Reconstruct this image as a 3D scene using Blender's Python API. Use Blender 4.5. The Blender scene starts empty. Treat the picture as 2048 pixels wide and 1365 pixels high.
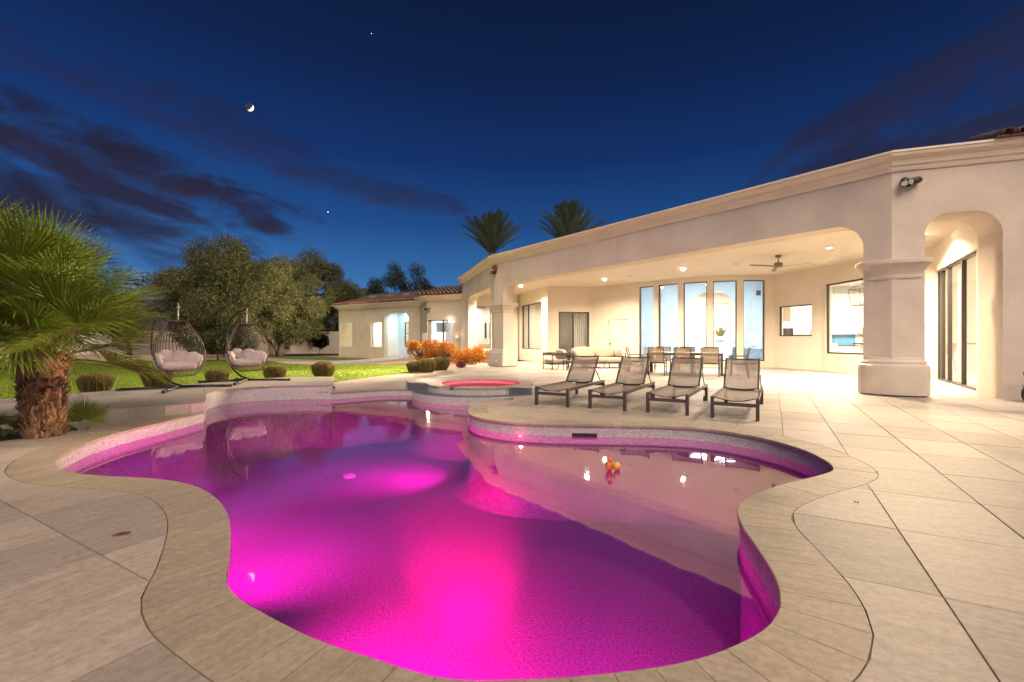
import bpy, bmesh, math, random
import numpy as np
from mathutils import Vector, Matrix
from mathutils.geometry import delaunay_2d_cdt

random.seed(7)
rng = np.random.default_rng(11)
PI = math.pi
sc = bpy.context.scene
COL = sc.collection

# ------------------------------------------------------------------ camera
cam_d = bpy.data.cameras.new('camera')
cam_d.sensor_width = 36.0
cam_d.lens = 36.0 * 915.0 / 2048.0
cam_d.clip_start = 0.05
cam_d.clip_end = 3000.0
cam = bpy.data.objects.new('camera', cam_d)
COL.objects.link(cam)
cam.location = (0, 0, 1.15)
cam.rotation_euler = (PI / 2, 0, 0)
sc.camera = cam

# ------------------------------------------------------------------ render settings
sc.render.engine = 'CYCLES'
sc.cycles.use_denoising = True
try:
    sc.cycles.denoiser = 'OPENIMAGEDENOISE'
except Exception:
    pass
sc.cycles.use_adaptive_sampling = True
sc.cycles.adaptive_threshold = 0.03
sc.cycles.max_bounces = 6
sc.cycles.diffuse_bounces = 3
sc.cycles.glossy_bounces = 3
sc.cycles.transmission_bounces = 4
sc.cycles.transparent_max_bounces = 10
sc.cycles.sample_clamp_indirect = 6.0
sc.cycles.caustics_reflective = False
sc.cycles.caustics_refractive = False
sc.view_settings.view_transform = 'Standard'
sc.view_settings.look = 'None'
sc.view_settings.gamma = 1.0
sc.view_settings.exposure = 1.0

# ------------------------------------------------------------------ dusk sky
world = bpy.data.worlds.new('World')
sc.world = world
world.use_nodes = True
NT = world.node_tree
NT.nodes.clear()


def nd(nt, kind, **kw):
    n = nt.nodes.new(kind)
    for k, v in kw.items():
        if k in n.inputs:
            n.inputs[k].default_value = v
        else:
            setattr(n, k, v)
    return n


def mth(nt, op, a, b=None, clamp=False):
    n = nt.nodes.new('ShaderNodeMath')
    n.operation = op
    n.use_clamp = clamp
    for i, v in enumerate((a, b)):
        if v is None:
            continue
        if isinstance(v, (int, float)):
            n.inputs[i].default_value = v
        else:
            nt.links.new(v, n.inputs[i])
    return n.outputs[0]


def ramp(nt, fac, stops, interp='LINEAR'):
    n = nt.nodes.new('ShaderNodeValToRGB')
    n.color_ramp.interpolation = interp
    el = n.color_ramp.elements
    while len(el) < len(stops):
        el.new(0.5)
    for e, (p, c) in zip(el, stops):
        e.position = p
        e.color = (c, c, c, 1) if isinstance(c, (int, float)) else (*c, 1)
    if fac is not None:
        nt.links.new(fac, n.inputs[0])
    return n.outputs[0]


def mixc(nt, fac, a, b, blend='MIX'):
    n = nt.nodes.new('ShaderNodeMix')
    n.data_type = 'RGBA'
    n.blend_type = blend
    for sock, v in ((n.inputs[0], fac), (n.inputs[6], a), (n.inputs[7], b)):
        if isinstance(v, (int, float)):
            sock.default_value = v
        elif isinstance(v, (tuple, list)):
            sock.default_value = (*v, 1)
        else:
            nt.links.new(v, sock)
    return n.outputs[2]


def build_sky():
    nt = NT
    tc = nd(nt, 'ShaderNodeTexCoord')
    sep = nd(nt, 'ShaderNodeSeparateXYZ')
    nt.links.new(tc.outputs['Generated'], sep.inputs[0])
    # clear blue-hour gradient from the horizon to the zenith
    base = ramp(nt, sep.outputs[2], [(0.0, (0.052, 0.150, 0.30)), (0.05, (0.042, 0.130, 0.27)), (0.13, (0.019, 0.076, 0.195)),
                                     (0.24, (0.0075, 0.036, 0.122)), (0.36, (0.0038, 0.0165, 0.072)), (0.5, (0.0026, 0.0085, 0.036)),
                                     (0.62, (0.0019, 0.0060, 0.0215)), (1.0, (0.0016, 0.0045, 0.016))])
    # the side of the sky where the glow of the set sun lingers is a little lighter
    side = ramp(nt, mth(nt, 'MULTIPLY_ADD', sep.outputs[0], -0.5), [(0.0, 0.86), (0.5, 0.97), (1.0, 1.22)])
    base = mixc(nt, 1.0, base, side, 'MULTIPLY')

    # wind-drawn clouds, each a noise streak round its own direction
    def cloud(px, pz, ln, wd, tilt, seed, dens):
        # px, pz: horizontal and vertical tangents of the cloud's direction
        c = Vector((px, 1.0, pz)).normalized()
        right = Vector((c.y, -c.x, 0)).normalized()
        up = right.cross(c)
        ax = (right * math.cos(tilt) + up * math.sin(tilt)).normalized()
        ay = (up * math.cos(tilt) - right * math.sin(tilt)).normalized()

        def dotn(v):
            n = nt.nodes.new('ShaderNodeVectorMath')
            n.operation = 'DOT_PRODUCT'
            nt.links.new(tc.outputs['Generated'], n.inputs[0])
            n.inputs[1].default_value = v
            return n.outputs['Value']
        a, b, f = dotn(ax), dotn(ay), dotn(c)
        comb = nd(nt, 'ShaderNodeCombineXYZ')
        nt.links.new(mth(nt, 'MULTIPLY', a, 6.5), comb.inputs[0])
        nt.links.new(mth(nt, 'MULTIPLY', b, 17.0), comb.inputs[1])
        comb.inputs[2].default_value = seed
        nz = nd(nt, 'ShaderNodeTexNoise', Scale=1.0, Detail=6.0, Roughness=0.6, Distortion=0.45)
        nt.links.new(comb.outputs[0], nz.inputs['Vector'])
        e1 = mth(nt, 'POWER', mth(nt, 'ABSOLUTE', mth(nt, 'MULTIPLY', a, 1.0 / ln)), 2.0)
        e2 = mth(nt, 'POWER', mth(nt, 'ABSOLUTE', mth(nt, 'MULTIPLY', b, 1.0 / wd)), 2.0)
        fall = mth(nt, 'SUBTRACT', 1.0, mth(nt, 'ADD', e1, e2), True)
        fall = mth(nt, 'MULTIPLY', fall, mth(nt, 'GREATER_THAN', f, 0.0))
        m = mth(nt, 'ADD', mth(nt, 'MULTIPLY', fall, 0.75), mth(nt, 'MULTIPLY', mth(nt, 'SUBTRACT', nz.outputs[0], 0.5), 2.6))
        m = ramp(nt, mth(nt, 'MULTIPLY', m, mth(nt, 'MULTIPLY', fall, 3.0, True)), [(0.12, 0.0), (0.85, 1.0)], 'EASE')
        return mth(nt, 'MULTIPLY', m, dens, True), b
    specs = [  # tangent right, tangent up, half length, half width, tilt, seed, density
        (-1.05, 0.40, 0.50, 0.100, -0.16, 1.3, 0.95),
        (-0.70, 0.345, 0.26, 0.040, -0.15, 4.1, 0.98),
        (-0.98, 0.285, 0.34, 0.048, -0.14, 7.7, 0.85),
        (-0.66, 0.47, 0.36, 0.060, -0.18, 9.2, 0.45),
        (-0.30, 0.330, 0.22, 0.036, -0.12, 12.5, 0.55),
        (-0.528, 0.252, 0.055, 0.022, -0.05, 15.1, 0.90),
        (0.93, 0.425, 0.34, 0.080, 0.16, 18.4, 0.80),
        (0.78, 0.50, 0.20, 0.045, 0.30, 21.4, 0.62),
        (1.02, 0.62, 0.42, 0.080, 0.40, 24.9, 0.50),
        (0.78, 0.40, 0.20, 0.040, 0.10, 27.9, 0.65),
        (-1.9, 0.50, 0.6, 0.12, -0.2, 31.0, 0.6),
        (1.9, 0.6, 0.6, 0.12, 0.3, 33.0, 0.5)]
    out = base
    for s in specs:
        m, b = cloud(*s)
        tint = mixc(nt, ramp(nt, mth(nt, 'MULTIPLY_ADD', b, 1.0 / (2 * s[3])), [(0.0, 0.0), (1.0, 1.0)]), (0.0165, 0.0130, 0.029), (0.0070, 0.0085, 0.020))
        # MULTIPLY_ADD has a third input: centre the ramp on the cloud's axis
        out = mixc(nt, m, out, tint)
    bg = nd(nt, 'ShaderNodeBackground', Strength=1.0)
    nt.links.new(out, bg.inputs[0])
    wo = nd(nt, 'ShaderNodeOutputWorld')
    nt.links.new(bg.outputs[0], wo.inputs[0])
    for n in nt.nodes:
        if n.type == 'MATH' and n.operation == 'MULTIPLY_ADD':
            n.inputs[2].default_value = 0.5


build_sky()

# ------------------------------------------------------------------ added warm fill from behind the camera, standing in for unseen house lights
sun_d = bpy.data.lights.new('sun', 'SUN')
sun_d.energy = 1.9
sun_d.angle = math.radians(50)
sun_d.color = (1.0, 0.80, 0.62)
sun = bpy.data.objects.new('sun', sun_d)
COL.objects.link(sun)
sd = Vector((-0.08, 0.66, -0.74)).normalized()      # the way the light travels
sun.rotation_euler = sd.to_track_quat('-Z', 'Y').to_euler()
sun.location = (6, -8, 6)


# ------------------------------------------------------------------ object helpers
def tag(o, label=None, cat=None, group=None, kind=None):
    for k, v in (('label', label), ('category', cat), ('group', group), ('kind', kind)):
        if v:
            o[k] = v
    return o


def empty(name, loc=(0, 0, 0), rz=0.0):
    o = bpy.data.objects.new(name, None)
    o.empty_display_size = 0.2
    COL.objects.link(o)
    o.location = loc
    o.rotation_euler = (0, 0, rz)
    return o


def link(name, me, mat=None, parent=None, world_space=True):
    if mat is not None and not me.materials:
        me.materials.append(mat)
    o = bpy.data.objects.new(name, me)
    COL.objects.link(o)
    if parent is not None:
        o.parent = parent
        if world_space:
            p = parent
            off = Vector((0, 0, 0))
            while p is not None:
                off -= Vector(p.location)
                p = p.parent
            o.location = off
    return o


def mesh_np(name, V, F, smooth=False):
    """V (n,3) array; F (m,k) int array, every face with k corners"""
    V = np.asarray(V, dtype=np.float32)
    F = np.asarray(F, dtype=np.int32)
    me = bpy.data.meshes.new(name)
    m, k = F.shape
    me.vertices.add(len(V))
    me.vertices.foreach_set('co', V.ravel())
    me.loops.add(m * k)
    me.loops.foreach_set('vertex_index', F.ravel())
    me.polygons.add(m)
    me.polygons.foreach_set('loop_start', np.arange(0, m * k, k, dtype=np.int32))
    me.polygons.foreach_set('loop_total', np.full(m, k, dtype=np.int32))
    if smooth:
        me.polygons.foreach_set('use_smooth', np.ones(m, dtype=bool))
    me.update(calc_edges=True)
    return me


class MB:
    def __init__(self):
        self.v, self.f = [], []

    def add(self, vs, fs):
        n = len(self.v)
        self.v += [tuple(p) for p in vs]
        self.f += [tuple(i + n for i in q) for q in fs]
        return self

    def box(self, lo, hi, M=None):
        x0, y0, z0 = lo
        x1, y1, z1 = hi
        vs = [Vector(p) for p in ((x0, y0, z0), (x1, y0, z0), (x1, y1, z0), (x0, y1, z0), (x0, y0, z1), (x1, y0, z1), (x1, y1, z1), (x0, y1, z1))]
        if M is not None:
            vs = [M @ p for p in vs]
        return self.add(vs, [(0, 3, 2, 1), (4, 5, 6, 7), (0, 1, 5, 4), (1, 2, 6, 5), (2, 3, 7, 6), (3, 0, 4, 7)])

    def bar(self, a, b, w, h, up=(0, 0, 1)):
        a, b = Vector(a), Vector(b)
        d = (b - a).normalized()
        u = Vector(up)
        s = d.cross(u)
        if s.length < 1e-4:
            s = d.cross(Vector((0, 1, 0)))
        s.normalize()
        u = s.cross(d)
        vs = []
        for p in (a, b):
            for i, j in ((-1, -1), (1, -1), (1, 1), (-1, 1)):
                vs.append(p + s * (i * w / 2) + u * (j * h / 2))
        return self.add(vs, [(0, 3, 2, 1), (4, 5, 6, 7), (0, 1, 5, 4), (1, 2, 6, 5), (2, 3, 7, 6), (3, 0, 4, 7)])

    def tube(self, pts, r, seg=6, closed=False, caps=True):
        pts = [Vector(p) for p in pts]
        n = len(pts)
        rs = r if isinstance(r, (list, tuple)) else [r] * n
        base = len(self.v)
        prev = None
        for i, p in enumerate(pts):
            if closed:
                d = pts[(i + 1) % n] - pts[i - 1]
            else:
                d = pts[min(i + 1, n - 1)] - pts[max(i - 1, 0)]
            if d.length < 1e-7:
                d = Vector((0, 0, 1))
            d.normalize()
            if prev is None:
                s = d.cross(Vector((0, 0, 1)))
                if s.length < 0.05:
                    s = d.cross(Vector((1, 0, 0)))
            else:
                s = prev - d * prev.dot(d)
                if s.length < 1e-4:
                    s = d.cross(Vector((0, 0, 1)))
            s.normalize()
            prev = s
            t = d.cross(s)
            for k in range(seg):
                a = 2 * PI * k / seg
                self.v.append(tuple(p + (s * math.cos(a) + t * math.sin(a)) * rs[i]))
        for i in range(n if closed else n - 1):
            j = (i + 1) % n
            for k in range(seg):
                l = (k + 1) % seg
                self.f.append((base + i * seg + k, base + i * seg + l, base + j * seg + l, base + j * seg + k))
        if caps and not closed:
            self.f.append(tuple(base + k for k in reversed(range(seg))))
            self.f.append(tuple(base + (n - 1) * seg + k for k in range(seg)))
        return self

    def lathe(self, prof, c=(0, 0, 0), seg=20, M=None):
        """profile of (radius, z)"""
        base = len(self.v)
        for r, z in prof:
            for k in range(seg):
                a = 2 * PI * k / seg
                p = Vector((r * math.cos(a), r * math.sin(a), z))
                if M is not None:
                    p = M @ p
                self.v.append(tuple(p + Vector(c)))
        for i in range(len(prof) - 1):
            for k in range(seg):
                l = (k + 1) % seg
                self.f.append((base + i * seg + k, base + i * seg + l, base + (i + 1) * seg + l, base + (i + 1) * seg + k))
        if prof[0][0] > 1e-5:
            self.f.append(tuple(base + k for k in reversed(range(seg))))
        if prof[-1][0] > 1e-5:
            self.f.append(tuple(base + (len(prof) - 1) * seg + k for k in range(seg)))
        return self

    def puff(self, c, size, e=2.6, nu=18, nv=12, lump=0.0, M=None, seed=0):
        """a stuffed cushion: superellipsoid with soft lumps"""
        base = len(self.v)
        r = random.Random(seed)
        ph = [r.uniform(0, 6.28) for _ in range(6)]

        def sp(x, p):
            return math.copysign(abs(x) ** p, x)
        p = 2.0 / e
        for j in range(nv + 1):
            la = -PI / 2 + PI * j / nv
            for i in range(nu):
                lo = 2 * PI * i / nu
                x = sp(math.cos(la), p) * sp(math.cos(lo), p)
                y = sp(math.cos(la), p) * sp(math.sin(lo), p)
                z = sp(math.sin(la), p)
                k = 1 + lump * (math.sin(5 * x + ph[0]) * math.sin(6 * y + ph[1]) + 0.6 * math.sin(9 * x + 7 * z + ph[2]))
                q = Vector((x * size[0] / 2, y * size[1] / 2, z * size[2] / 2)) * k
                if M is not None:
                    q = M @ q
                self.v.append(tuple(q + Vector(c)))
        for j in range(nv):
            for i in range(nu):
                l = (i + 1) % nu
                self.f.append((base + j * nu + i, base + j * nu + l, base + (j + 1) * nu + l, base + (j + 1) * nu + i))
        return self

    def mesh(self, name, smooth=False, bevel=0.0, recalc=False):
        me = bpy.data.meshes.new(name)
        me.from_pydata(self.v, [], self.f)
        if bevel > 0 or recalc:
            bm = bmesh.new()
            bm.from_mesh(me)
            if recalc:
                bmesh.ops.remove_doubles(bm, verts=bm.verts, dist=1e-5)
                bmesh.ops.recalc_face_normals(bm, faces=bm.faces)
            if bevel > 0:
                bmesh.ops.bevel(bm, geom=[e for e in bm.edges], offset=bevel, segments=1, affect='EDGES', profile=0.5)
            bm.to_mesh(me)
            bm.free()
        if smooth:
            me.polygons.foreach_set('use_smooth', np.ones(len(me.polygons), dtype=bool))
        me.update()
        return me

    def build(self, name, mat, parent=None, smooth=False, bevel=0.0, recalc=False, local=False):
        return link(name, self.mesh(name, smooth, bevel, recalc), mat, parent, not local)


def copy_tree(o, parent=None):
    c = o.copy()
    COL.objects.link(c)
    c.parent = parent
    for ch in list(o.children):
        copy_tree(ch, c)
    return c


# ------------------------------------------------------------------ planar helpers
def in_poly(x, y, P):
    n = len(P)
    c = False
    j = n - 1
    for i in range(n):
        xi, yi = P[i]
        xj, yj = P[j]
        if (yi > y) != (yj > y) and x < (xj - xi) * (y - yi) / (yj - yi) + xi:
            c = not c
        j = i
    return c


def catmull(P, step=0.08, closed=False):
    P = [Vector((p[0], p[1])) for p in P]
    n = len(P)
    out = []
    rngi = range(n if closed else n - 1)
    for i in rngi:
        p1, p2 = P[i], P[(i + 1) % n]
        p0 = P[i - 1] if (closed or i > 0) else p1 * 2 - p2
        p3 = P[(i + 2) % n] if (closed or i + 2 < n) else p2 * 2 - p1
        m = max(1, int((p2 - p1).length / step))
        for k in range(m):
            t = k / m
            q = 0.5 * ((2 * p1) + (p2 - p0) * t + (2 * p0 - 5 * p1 + 4 * p2 - p3) * t * t + (3 * p1 - p0 - 3 * p2 + p3) * t ** 3)
            out.append((q.x, q.y))
    if not closed:
        out.append((P[-1].x, P[-1].y))
    return out


def cdt(outer, holes):
    """triangles of outer minus holes (holes may cross the border): verts, tris, border edges"""
    vs, es = [], []
    for poly in [outer] + list(holes):
        b = len(vs)
        vs += [Vector((p[0], p[1])) for p in poly]
        m = len(poly)
        es += [(b + i, b + (i + 1) % m) for i in range(m)]
    V, E, F, *_ = delaunay_2d_cdt(vs, es, [], 0, 1e-5)
    tris = []
    for f in F:
        cx = sum(V[i].x for i in f) / 3
        cy = sum(V[i].y for i in f) / 3
        if in_poly(cx, cy, outer) and not any(in_poly(cx, cy, h) for h in holes):
            a, b_, c = (V[i] for i in f)
            if (b_.x - a.x) * (c.y - a.y) - (b_.y - a.y) * (c.x - a.x) < 0:
                f = [f[0], f[2], f[1]]
            tris.append(tuple(f))
    cnt = {}
    for t in tris:
        for k in range(3):
            a, b_ = t[k], t[(k + 1) % 3]
            cnt[(a, b_)] = 1
    border = [e for e in cnt if (e[1], e[0]) not in cnt]
    return V, tris, border


def prism(mb, outer, holes, fmap, depth, back=True):
    """extrude a plane shape: fmap(s, t) -> point, depth a vector"""
    V, T, B = cdt(outer, holes)
    if not T:
        return mb
    d = Vector(depth)
    used = sorted({i for t in T for i in t})
    ix = {v: k for k, v in enumerate(used)}
    fr = [Vector(fmap(V[i].x, V[i].y)) for i in used]
    n = len(fr)
    vs = fr + [p + d for p in fr]
    fs = [tuple(ix[i] for i in t) for t in T]
    if back:
        fs += [tuple(n + ix[i] for i in reversed(t)) for t in T]
    fs += [(ix[b], ix[a], n + ix[a], n + ix[b]) for a, b in B]
    return mb.add(vs, fs)


def sheet(name, outer, holes, z, mat, thick=0.0, parent=None):
    mb = MB()
    if thick > 0:
        prism(mb, outer, holes, lambda s, t: (s, t, z), (0, 0, -thick))
    else:
        V, T, B = cdt(outer, holes)
        mb.add([(p.x, p.y, z) for p in V], T)
    return mb.build(name, mat, parent)


def round_open(s0, s1, z0, z1, r, n=8, r2=None):
    r2 = r if r2 is None else r2
    P = [(s0, z0)]
    for k in range(n + 1):
        a = PI - (PI / 2) * k / n
        P.append((s0 + r + r * math.cos(a), z1 - r + r * math.sin(a)))
    for k in range(n + 1):
        a = PI / 2 - (PI / 2) * k / n
        P.append((s1 - r2 + r2 * math.cos(a), z1 - r2 + r2 * math.sin(a)))
    P.append((s1, z0))
    return P


def rect(s0, s1, z0, z1):
    return [(s0, z0), (s1, z0), (s1, z1), (s0, z1)]


class Line:
    """a wall line, p0 left and p1 right as seen from its front; n points inward"""

    def __init__(self, p0, p1):
        self.p0, self.p1 = Vector(p0), Vector(p1)
        self.L = (self.p1 - self.p0).length
        self.t = (self.p1 - self.p0) / self.L
        self.n = Vector((-self.t.y, self.t.x))

    def at(self, s, z, d=0.0):
        q = self.p0 + self.t * s + self.n * d
        return Vector((q.x, q.y, z))

    def M(self, s, z, d=0.0):
        p = self.at(s, z, d)
        return Matrix(((self.t.x, self.n.x, 0, p.x), (self.t.y, self.n.y, 0, p.y), (0, 0, 1, p.z), (0, 0, 0, 1)))


def wall(name, ln, z0, z1, th, holes, mat, parent, s0=0.0, s1=None, d0=0.0):
    s1 = ln.L if s1 is None else s1
    mb = MB()
    n = ln.n * th
    prism(mb, rect(s0, s1, z0, z1), holes, lambda s, t: ln.at(s, t, d0), (n.x, n.y, 0))
    return mb.build(name, mat, parent, recalc=True)


def sweep(mb, path, prof, cap=True):
    """profile of (outward, z) along a plan path; outward is the right-hand side of travel"""
    P = [Vector(p) for p in path]
    base = len(mb.v)
    k = len(prof)
    for i, p in enumerate(P):
        a = (P[i] - P[i - 1]).normalized() if i > 0 else None
        b = (P[i + 1] - P[i]).normalized() if i + 1 < len(P) else None
        na = Vector((a.y, -a.x)) if a else None
        nb = Vector((b.y, -b.x)) if b else None
        if na and nb:
            m = (na + nb).normalized()
            m = m / max(0.3, m.dot(na))
        else:
            m = na or nb
        for o, z in prof:
            q = p + m * o
            mb.v.append((q.x, q.y, z))
    for i in range(len(P) - 1):
        for j in range(k):
            l = (j + 1) % k
            mb.f.append((base + i * k + j, base + i * k + l, base + (i + 1) * k + l, base + (i + 1) * k + j))
    if cap:
        mb.f.append(tuple(base + j for j in range(k)))
        mb.f.append(tuple(base + (len(P) - 1) * k + j for j in reversed(range(k))))
    return mb
# ------------------------------------------------------------------ materials
def new_mat(name):
    m = bpy.data.materials.new(name)
    m.use_nodes = True
    nt = m.node_tree
    nt.nodes.clear()
    out = nd(nt, 'ShaderNodeOutputMaterial')
    return m, nt, out


def surf(name, c1, c2=None, rough=0.6, scale=4.0, detail=4.0, bump=0.0, bscale=60.0, metallic=0.0, spec=0.5, vary=0.0, stretch=None, lo=0.35, hi=0.65, coord='Object', trans=0.0, sheen=0.0):
    m, nt, out = new_mat(name)
    b = nd(nt, 'ShaderNodeBsdfPrincipled', Roughness=rough, Metallic=metallic)
    b.inputs['Specular IOR Level'].default_value = spec
    if sheen:
        b.inputs['Sheen Weight'].default_value = sheen
    tc = nd(nt, 'ShaderNodeTexCoord')
    vec = tc.outputs[coord]
    if coord == 'World':
        vec = nd(nt, 'ShaderNodeNewGeometry').outputs['Position']
    if stretch:
        mp = nd(nt, 'ShaderNodeMapping')
        mp.inputs['Scale'].default_value = stretch
        nt.links.new(vec, mp.inputs[0])
        vec2 = mp.outputs[0]
    else:
        vec2 = vec
    col = None
    if c2 is not None:
        nz = nd(nt, 'ShaderNodeTexNoise', Scale=scale, Detail=detail, Roughness=0.6)
        nt.links.new(vec2, nz.inputs['Vector'])
        col = mixc(nt, ramp(nt, nz.outputs[0], [(lo, 0.0), (hi, 1.0)]), c1, c2)
    if vary:
        oi = nd(nt, 'ShaderNodeObjectInfo')
        ge = nd(nt, 'ShaderNodeNewGeometry')
        r = mth(nt, 'FRACT', mth(nt, 'ADD', oi.outputs['Random'], ge.outputs['Random Per Island']))
        k = ramp(nt, r, [(0.0, 1.0 - vary), (1.0, 1.0 + vary)])
        col = mixc(nt, 1.0, col if col is not None else c1, k, 'MULTIPLY')
    if col is None:
        b.inputs['Base Color'].default_value = (*c1, 1)
    else:
        nt.links.new(col, b.inputs['Base Color'])
    if bump:
        nz = nd(nt, 'ShaderNodeTexNoise', Scale=bscale, Detail=5.0, Roughness=0.65)
        nt.links.new(vec2, nz.inputs['Vector'])
        bp = nd(nt, 'ShaderNodeBump', Strength=bump, Distance=0.02)
        nt.links.new(nz.outputs[0], bp.inputs['Height'])
        nt.links.new(bp.outputs[0], b.inputs['Normal'])
    if trans:
        tr = nd(nt, 'ShaderNodeBsdfTranslucent')
        if col is None:
            tr.inputs[0].default_value = (*c1, 1)
        else:
            nt.links.new(col, tr.inputs[0])
        mx = nd(nt, 'ShaderNodeMixShader')
        mx.inputs[0].default_value = trans
        nt.links.new(b.outputs[0], mx.inputs[1])
        nt.links.new(tr.outputs[0], mx.inputs[2])
        nt.links.new(mx.outputs[0], out.inputs[0])
    else:
        nt.links.new(b.outputs[0], out.inputs[0])
    return m


def glow(name, col, strength):
    m, nt, out = new_mat(name)
    e = nd(nt, 'ShaderNodeEmission', Strength=strength)
    e.inputs[0].default_value = (*col, 1)
    nt.links.new(e.outputs[0], out.inputs[0])
    return m


def glass_mat(name, tint=(1, 1, 1), ior=1.45, rough=0.0, base=0.02):
    """thin clear sheet: mirror by Fresnel, otherwise see-through"""
    m, nt, out = new_mat(name)
    tr = nd(nt, 'ShaderNodeBsdfTransparent')
    tr.inputs[0].default_value = (*tint, 1)
    gl = nd(nt, 'ShaderNodeBsdfGlossy', Roughness=rough)
    lw = nd(nt, 'ShaderNodeLayerWeight', Blend=0.5)
    mx = nd(nt, 'ShaderNodeMixShader')
    f5 = mth(nt, 'MULTIPLY', mth(nt, 'POWER', lw.outputs['Facing'], 5.0), 0.9)
    nt.links.new(mth(nt, 'ADD', f5, 0.03 + base, True), mx.inputs[0])
    nt.links.new(tr.outputs[0], mx.inputs[1])
    nt.links.new(gl.outputs[0], mx.inputs[2])
    nt.links.new(mx.outputs[0], out.inputs[0])
    return m


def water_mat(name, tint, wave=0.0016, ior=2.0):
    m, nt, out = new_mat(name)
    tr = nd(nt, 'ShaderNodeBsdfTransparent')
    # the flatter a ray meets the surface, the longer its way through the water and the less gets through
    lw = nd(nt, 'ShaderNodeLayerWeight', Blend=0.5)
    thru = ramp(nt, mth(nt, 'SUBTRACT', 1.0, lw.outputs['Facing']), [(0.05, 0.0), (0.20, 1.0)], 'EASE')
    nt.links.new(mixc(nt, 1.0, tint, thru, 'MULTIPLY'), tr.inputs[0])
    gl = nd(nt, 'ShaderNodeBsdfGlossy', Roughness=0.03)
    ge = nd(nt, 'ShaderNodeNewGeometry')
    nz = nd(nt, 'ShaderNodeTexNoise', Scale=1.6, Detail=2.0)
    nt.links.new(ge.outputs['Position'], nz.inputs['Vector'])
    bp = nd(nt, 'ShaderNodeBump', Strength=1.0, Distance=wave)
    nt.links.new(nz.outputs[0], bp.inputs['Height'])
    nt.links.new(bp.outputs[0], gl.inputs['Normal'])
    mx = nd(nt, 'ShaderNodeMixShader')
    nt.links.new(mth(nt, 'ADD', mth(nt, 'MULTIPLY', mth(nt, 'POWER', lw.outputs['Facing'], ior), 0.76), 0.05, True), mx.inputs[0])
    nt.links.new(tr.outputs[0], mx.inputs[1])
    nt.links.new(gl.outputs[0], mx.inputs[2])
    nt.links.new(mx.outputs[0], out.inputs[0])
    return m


def stone_mat(name, c1, c2, dark, rough=0.55, grain=26.0, vary=0.10, patch=0.7, darkamt=0.75):
    """laid stone: streaked grain, tone per piece, weathered dark patches"""
    m, nt, out = new_mat(name)
    b = nd(nt, 'ShaderNodeBsdfPrincipled', Roughness=rough)
    b.inputs['Specular IOR Level'].default_value = 0.35
    ge = nd(nt, 'ShaderNodeNewGeometry')
    oi = nd(nt, 'ShaderNodeObjectInfo')
    rnd = mth(nt, 'FRACT', mth(nt, 'ADD', mth(nt, 'MULTIPLY', oi.outputs['Random'], 7.31), ge.outputs['Random Per Island']))
    sep = nd(nt, 'ShaderNodeSeparateXYZ')
    nt.links.new(ge.outputs['Position'], sep.inputs[0])

    def streak(ang, sc):
        mp = nd(nt, 'ShaderNodeMapping')
        mp.vector_type = 'TEXTURE'
        mp.inputs['Rotation'].default_value = (0, 0, ang)
        mp.inputs['Scale'].default_value = (1.0, 0.13, 1.0)
        nt.links.new(ge.outputs['Position'], mp.inputs[0])
        ad = nd(nt, 'ShaderNodeVectorMath')
        ad.operation = 'ADD'
        nt.links.new(mp.outputs[0], ad.inputs[0])
        cb = nd(nt, 'ShaderNodeCombineXYZ')
        nt.links.new(mth(nt, 'MULTIPLY', rnd, 43.0), cb.inputs[0])
        nt.links.new(cb.outputs[0], ad.inputs[1])
        n = nd(nt, 'ShaderNodeTexNoise', Scale=sc, Detail=6.0, Roughness=0.62, Distortion=0.25)
        nt.links.new(ad.outputs[0], n.inputs['Vector'])
        return n.outputs[0]
    a_right = math.radians(150.4)
    a_left = math.radians(60.4)
    leftness = ramp(nt, mth(nt, 'MULTIPLY_ADD', sep.outputs[0], -0.25), [(0.35, 0.0), (0.65, 1.0)])
    for n in nt.nodes:
        if n.type == 'MATH' and n.operation == 'MULTIPLY_ADD':
            n.inputs[2].default_value = 0.5
    st = mixc(nt, leftness, streak(a_right, 3.2), streak(a_left, 3.2))
    fine = nd(nt, 'ShaderNodeTexNoise', Scale=grain, Detail=7.0, Roughness=0.7)
    nt.links.new(ge.outputs['Position'], fine.inputs['Vector'])
    col = mixc(nt, ramp(nt, st, [(0.32, 0.0), (0.68, 1.0)]), c1, c2)
    col = mixc(nt, mth(nt, 'MULTIPLY', ramp(nt, fine.outputs[0], [(0.42, 0.0), (0.70, 1.0)]), 0.45), col, dark)
    big = nd(nt, 'ShaderNodeTexNoise', Scale=patch, Detail=3.0, Roughness=0.55, Distortion=0.3)
    nt.links.new(ge.outputs['Position'], big.inputs['Vector'])
    dk = mth(nt, 'MULTIPLY', ramp(nt, mth(nt, 'ADD', big.outputs[0], mth(nt, 'MULTIPLY', rnd, 0.035)), [(0.56, 0.0), (0.72, 1.0)]), darkamt)
    col = mixc(nt, dk, col, dark)
    tone = ramp(nt, rnd, [(0.0, 1.0 - vary), (1.0, 1.0 + vary)])
    col = mixc(nt, 1.0, col, tone, 'MULTIPLY')
    nt.links.new(col, b.inputs['Base Color'])
    nt.links.new(mth(nt, 'SUBTRACT', rough + 0.08, mth(nt, 'MULTIPLY', dk, 0.2)), b.inputs['Roughness'])
    bp = nd(nt, 'ShaderNodeBump', Strength=0.35, Distance=0.006)
    nt.links.new(mth(nt, 'ADD', mth(nt, 'MULTIPLY', st, 0.7), fine.outputs[0]), bp.inputs['Height'])
    nt.links.new(bp.outputs[0], b.inputs['Normal'])
    nt.links.new(b.outputs[0], out.inputs[0])
    return m


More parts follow.
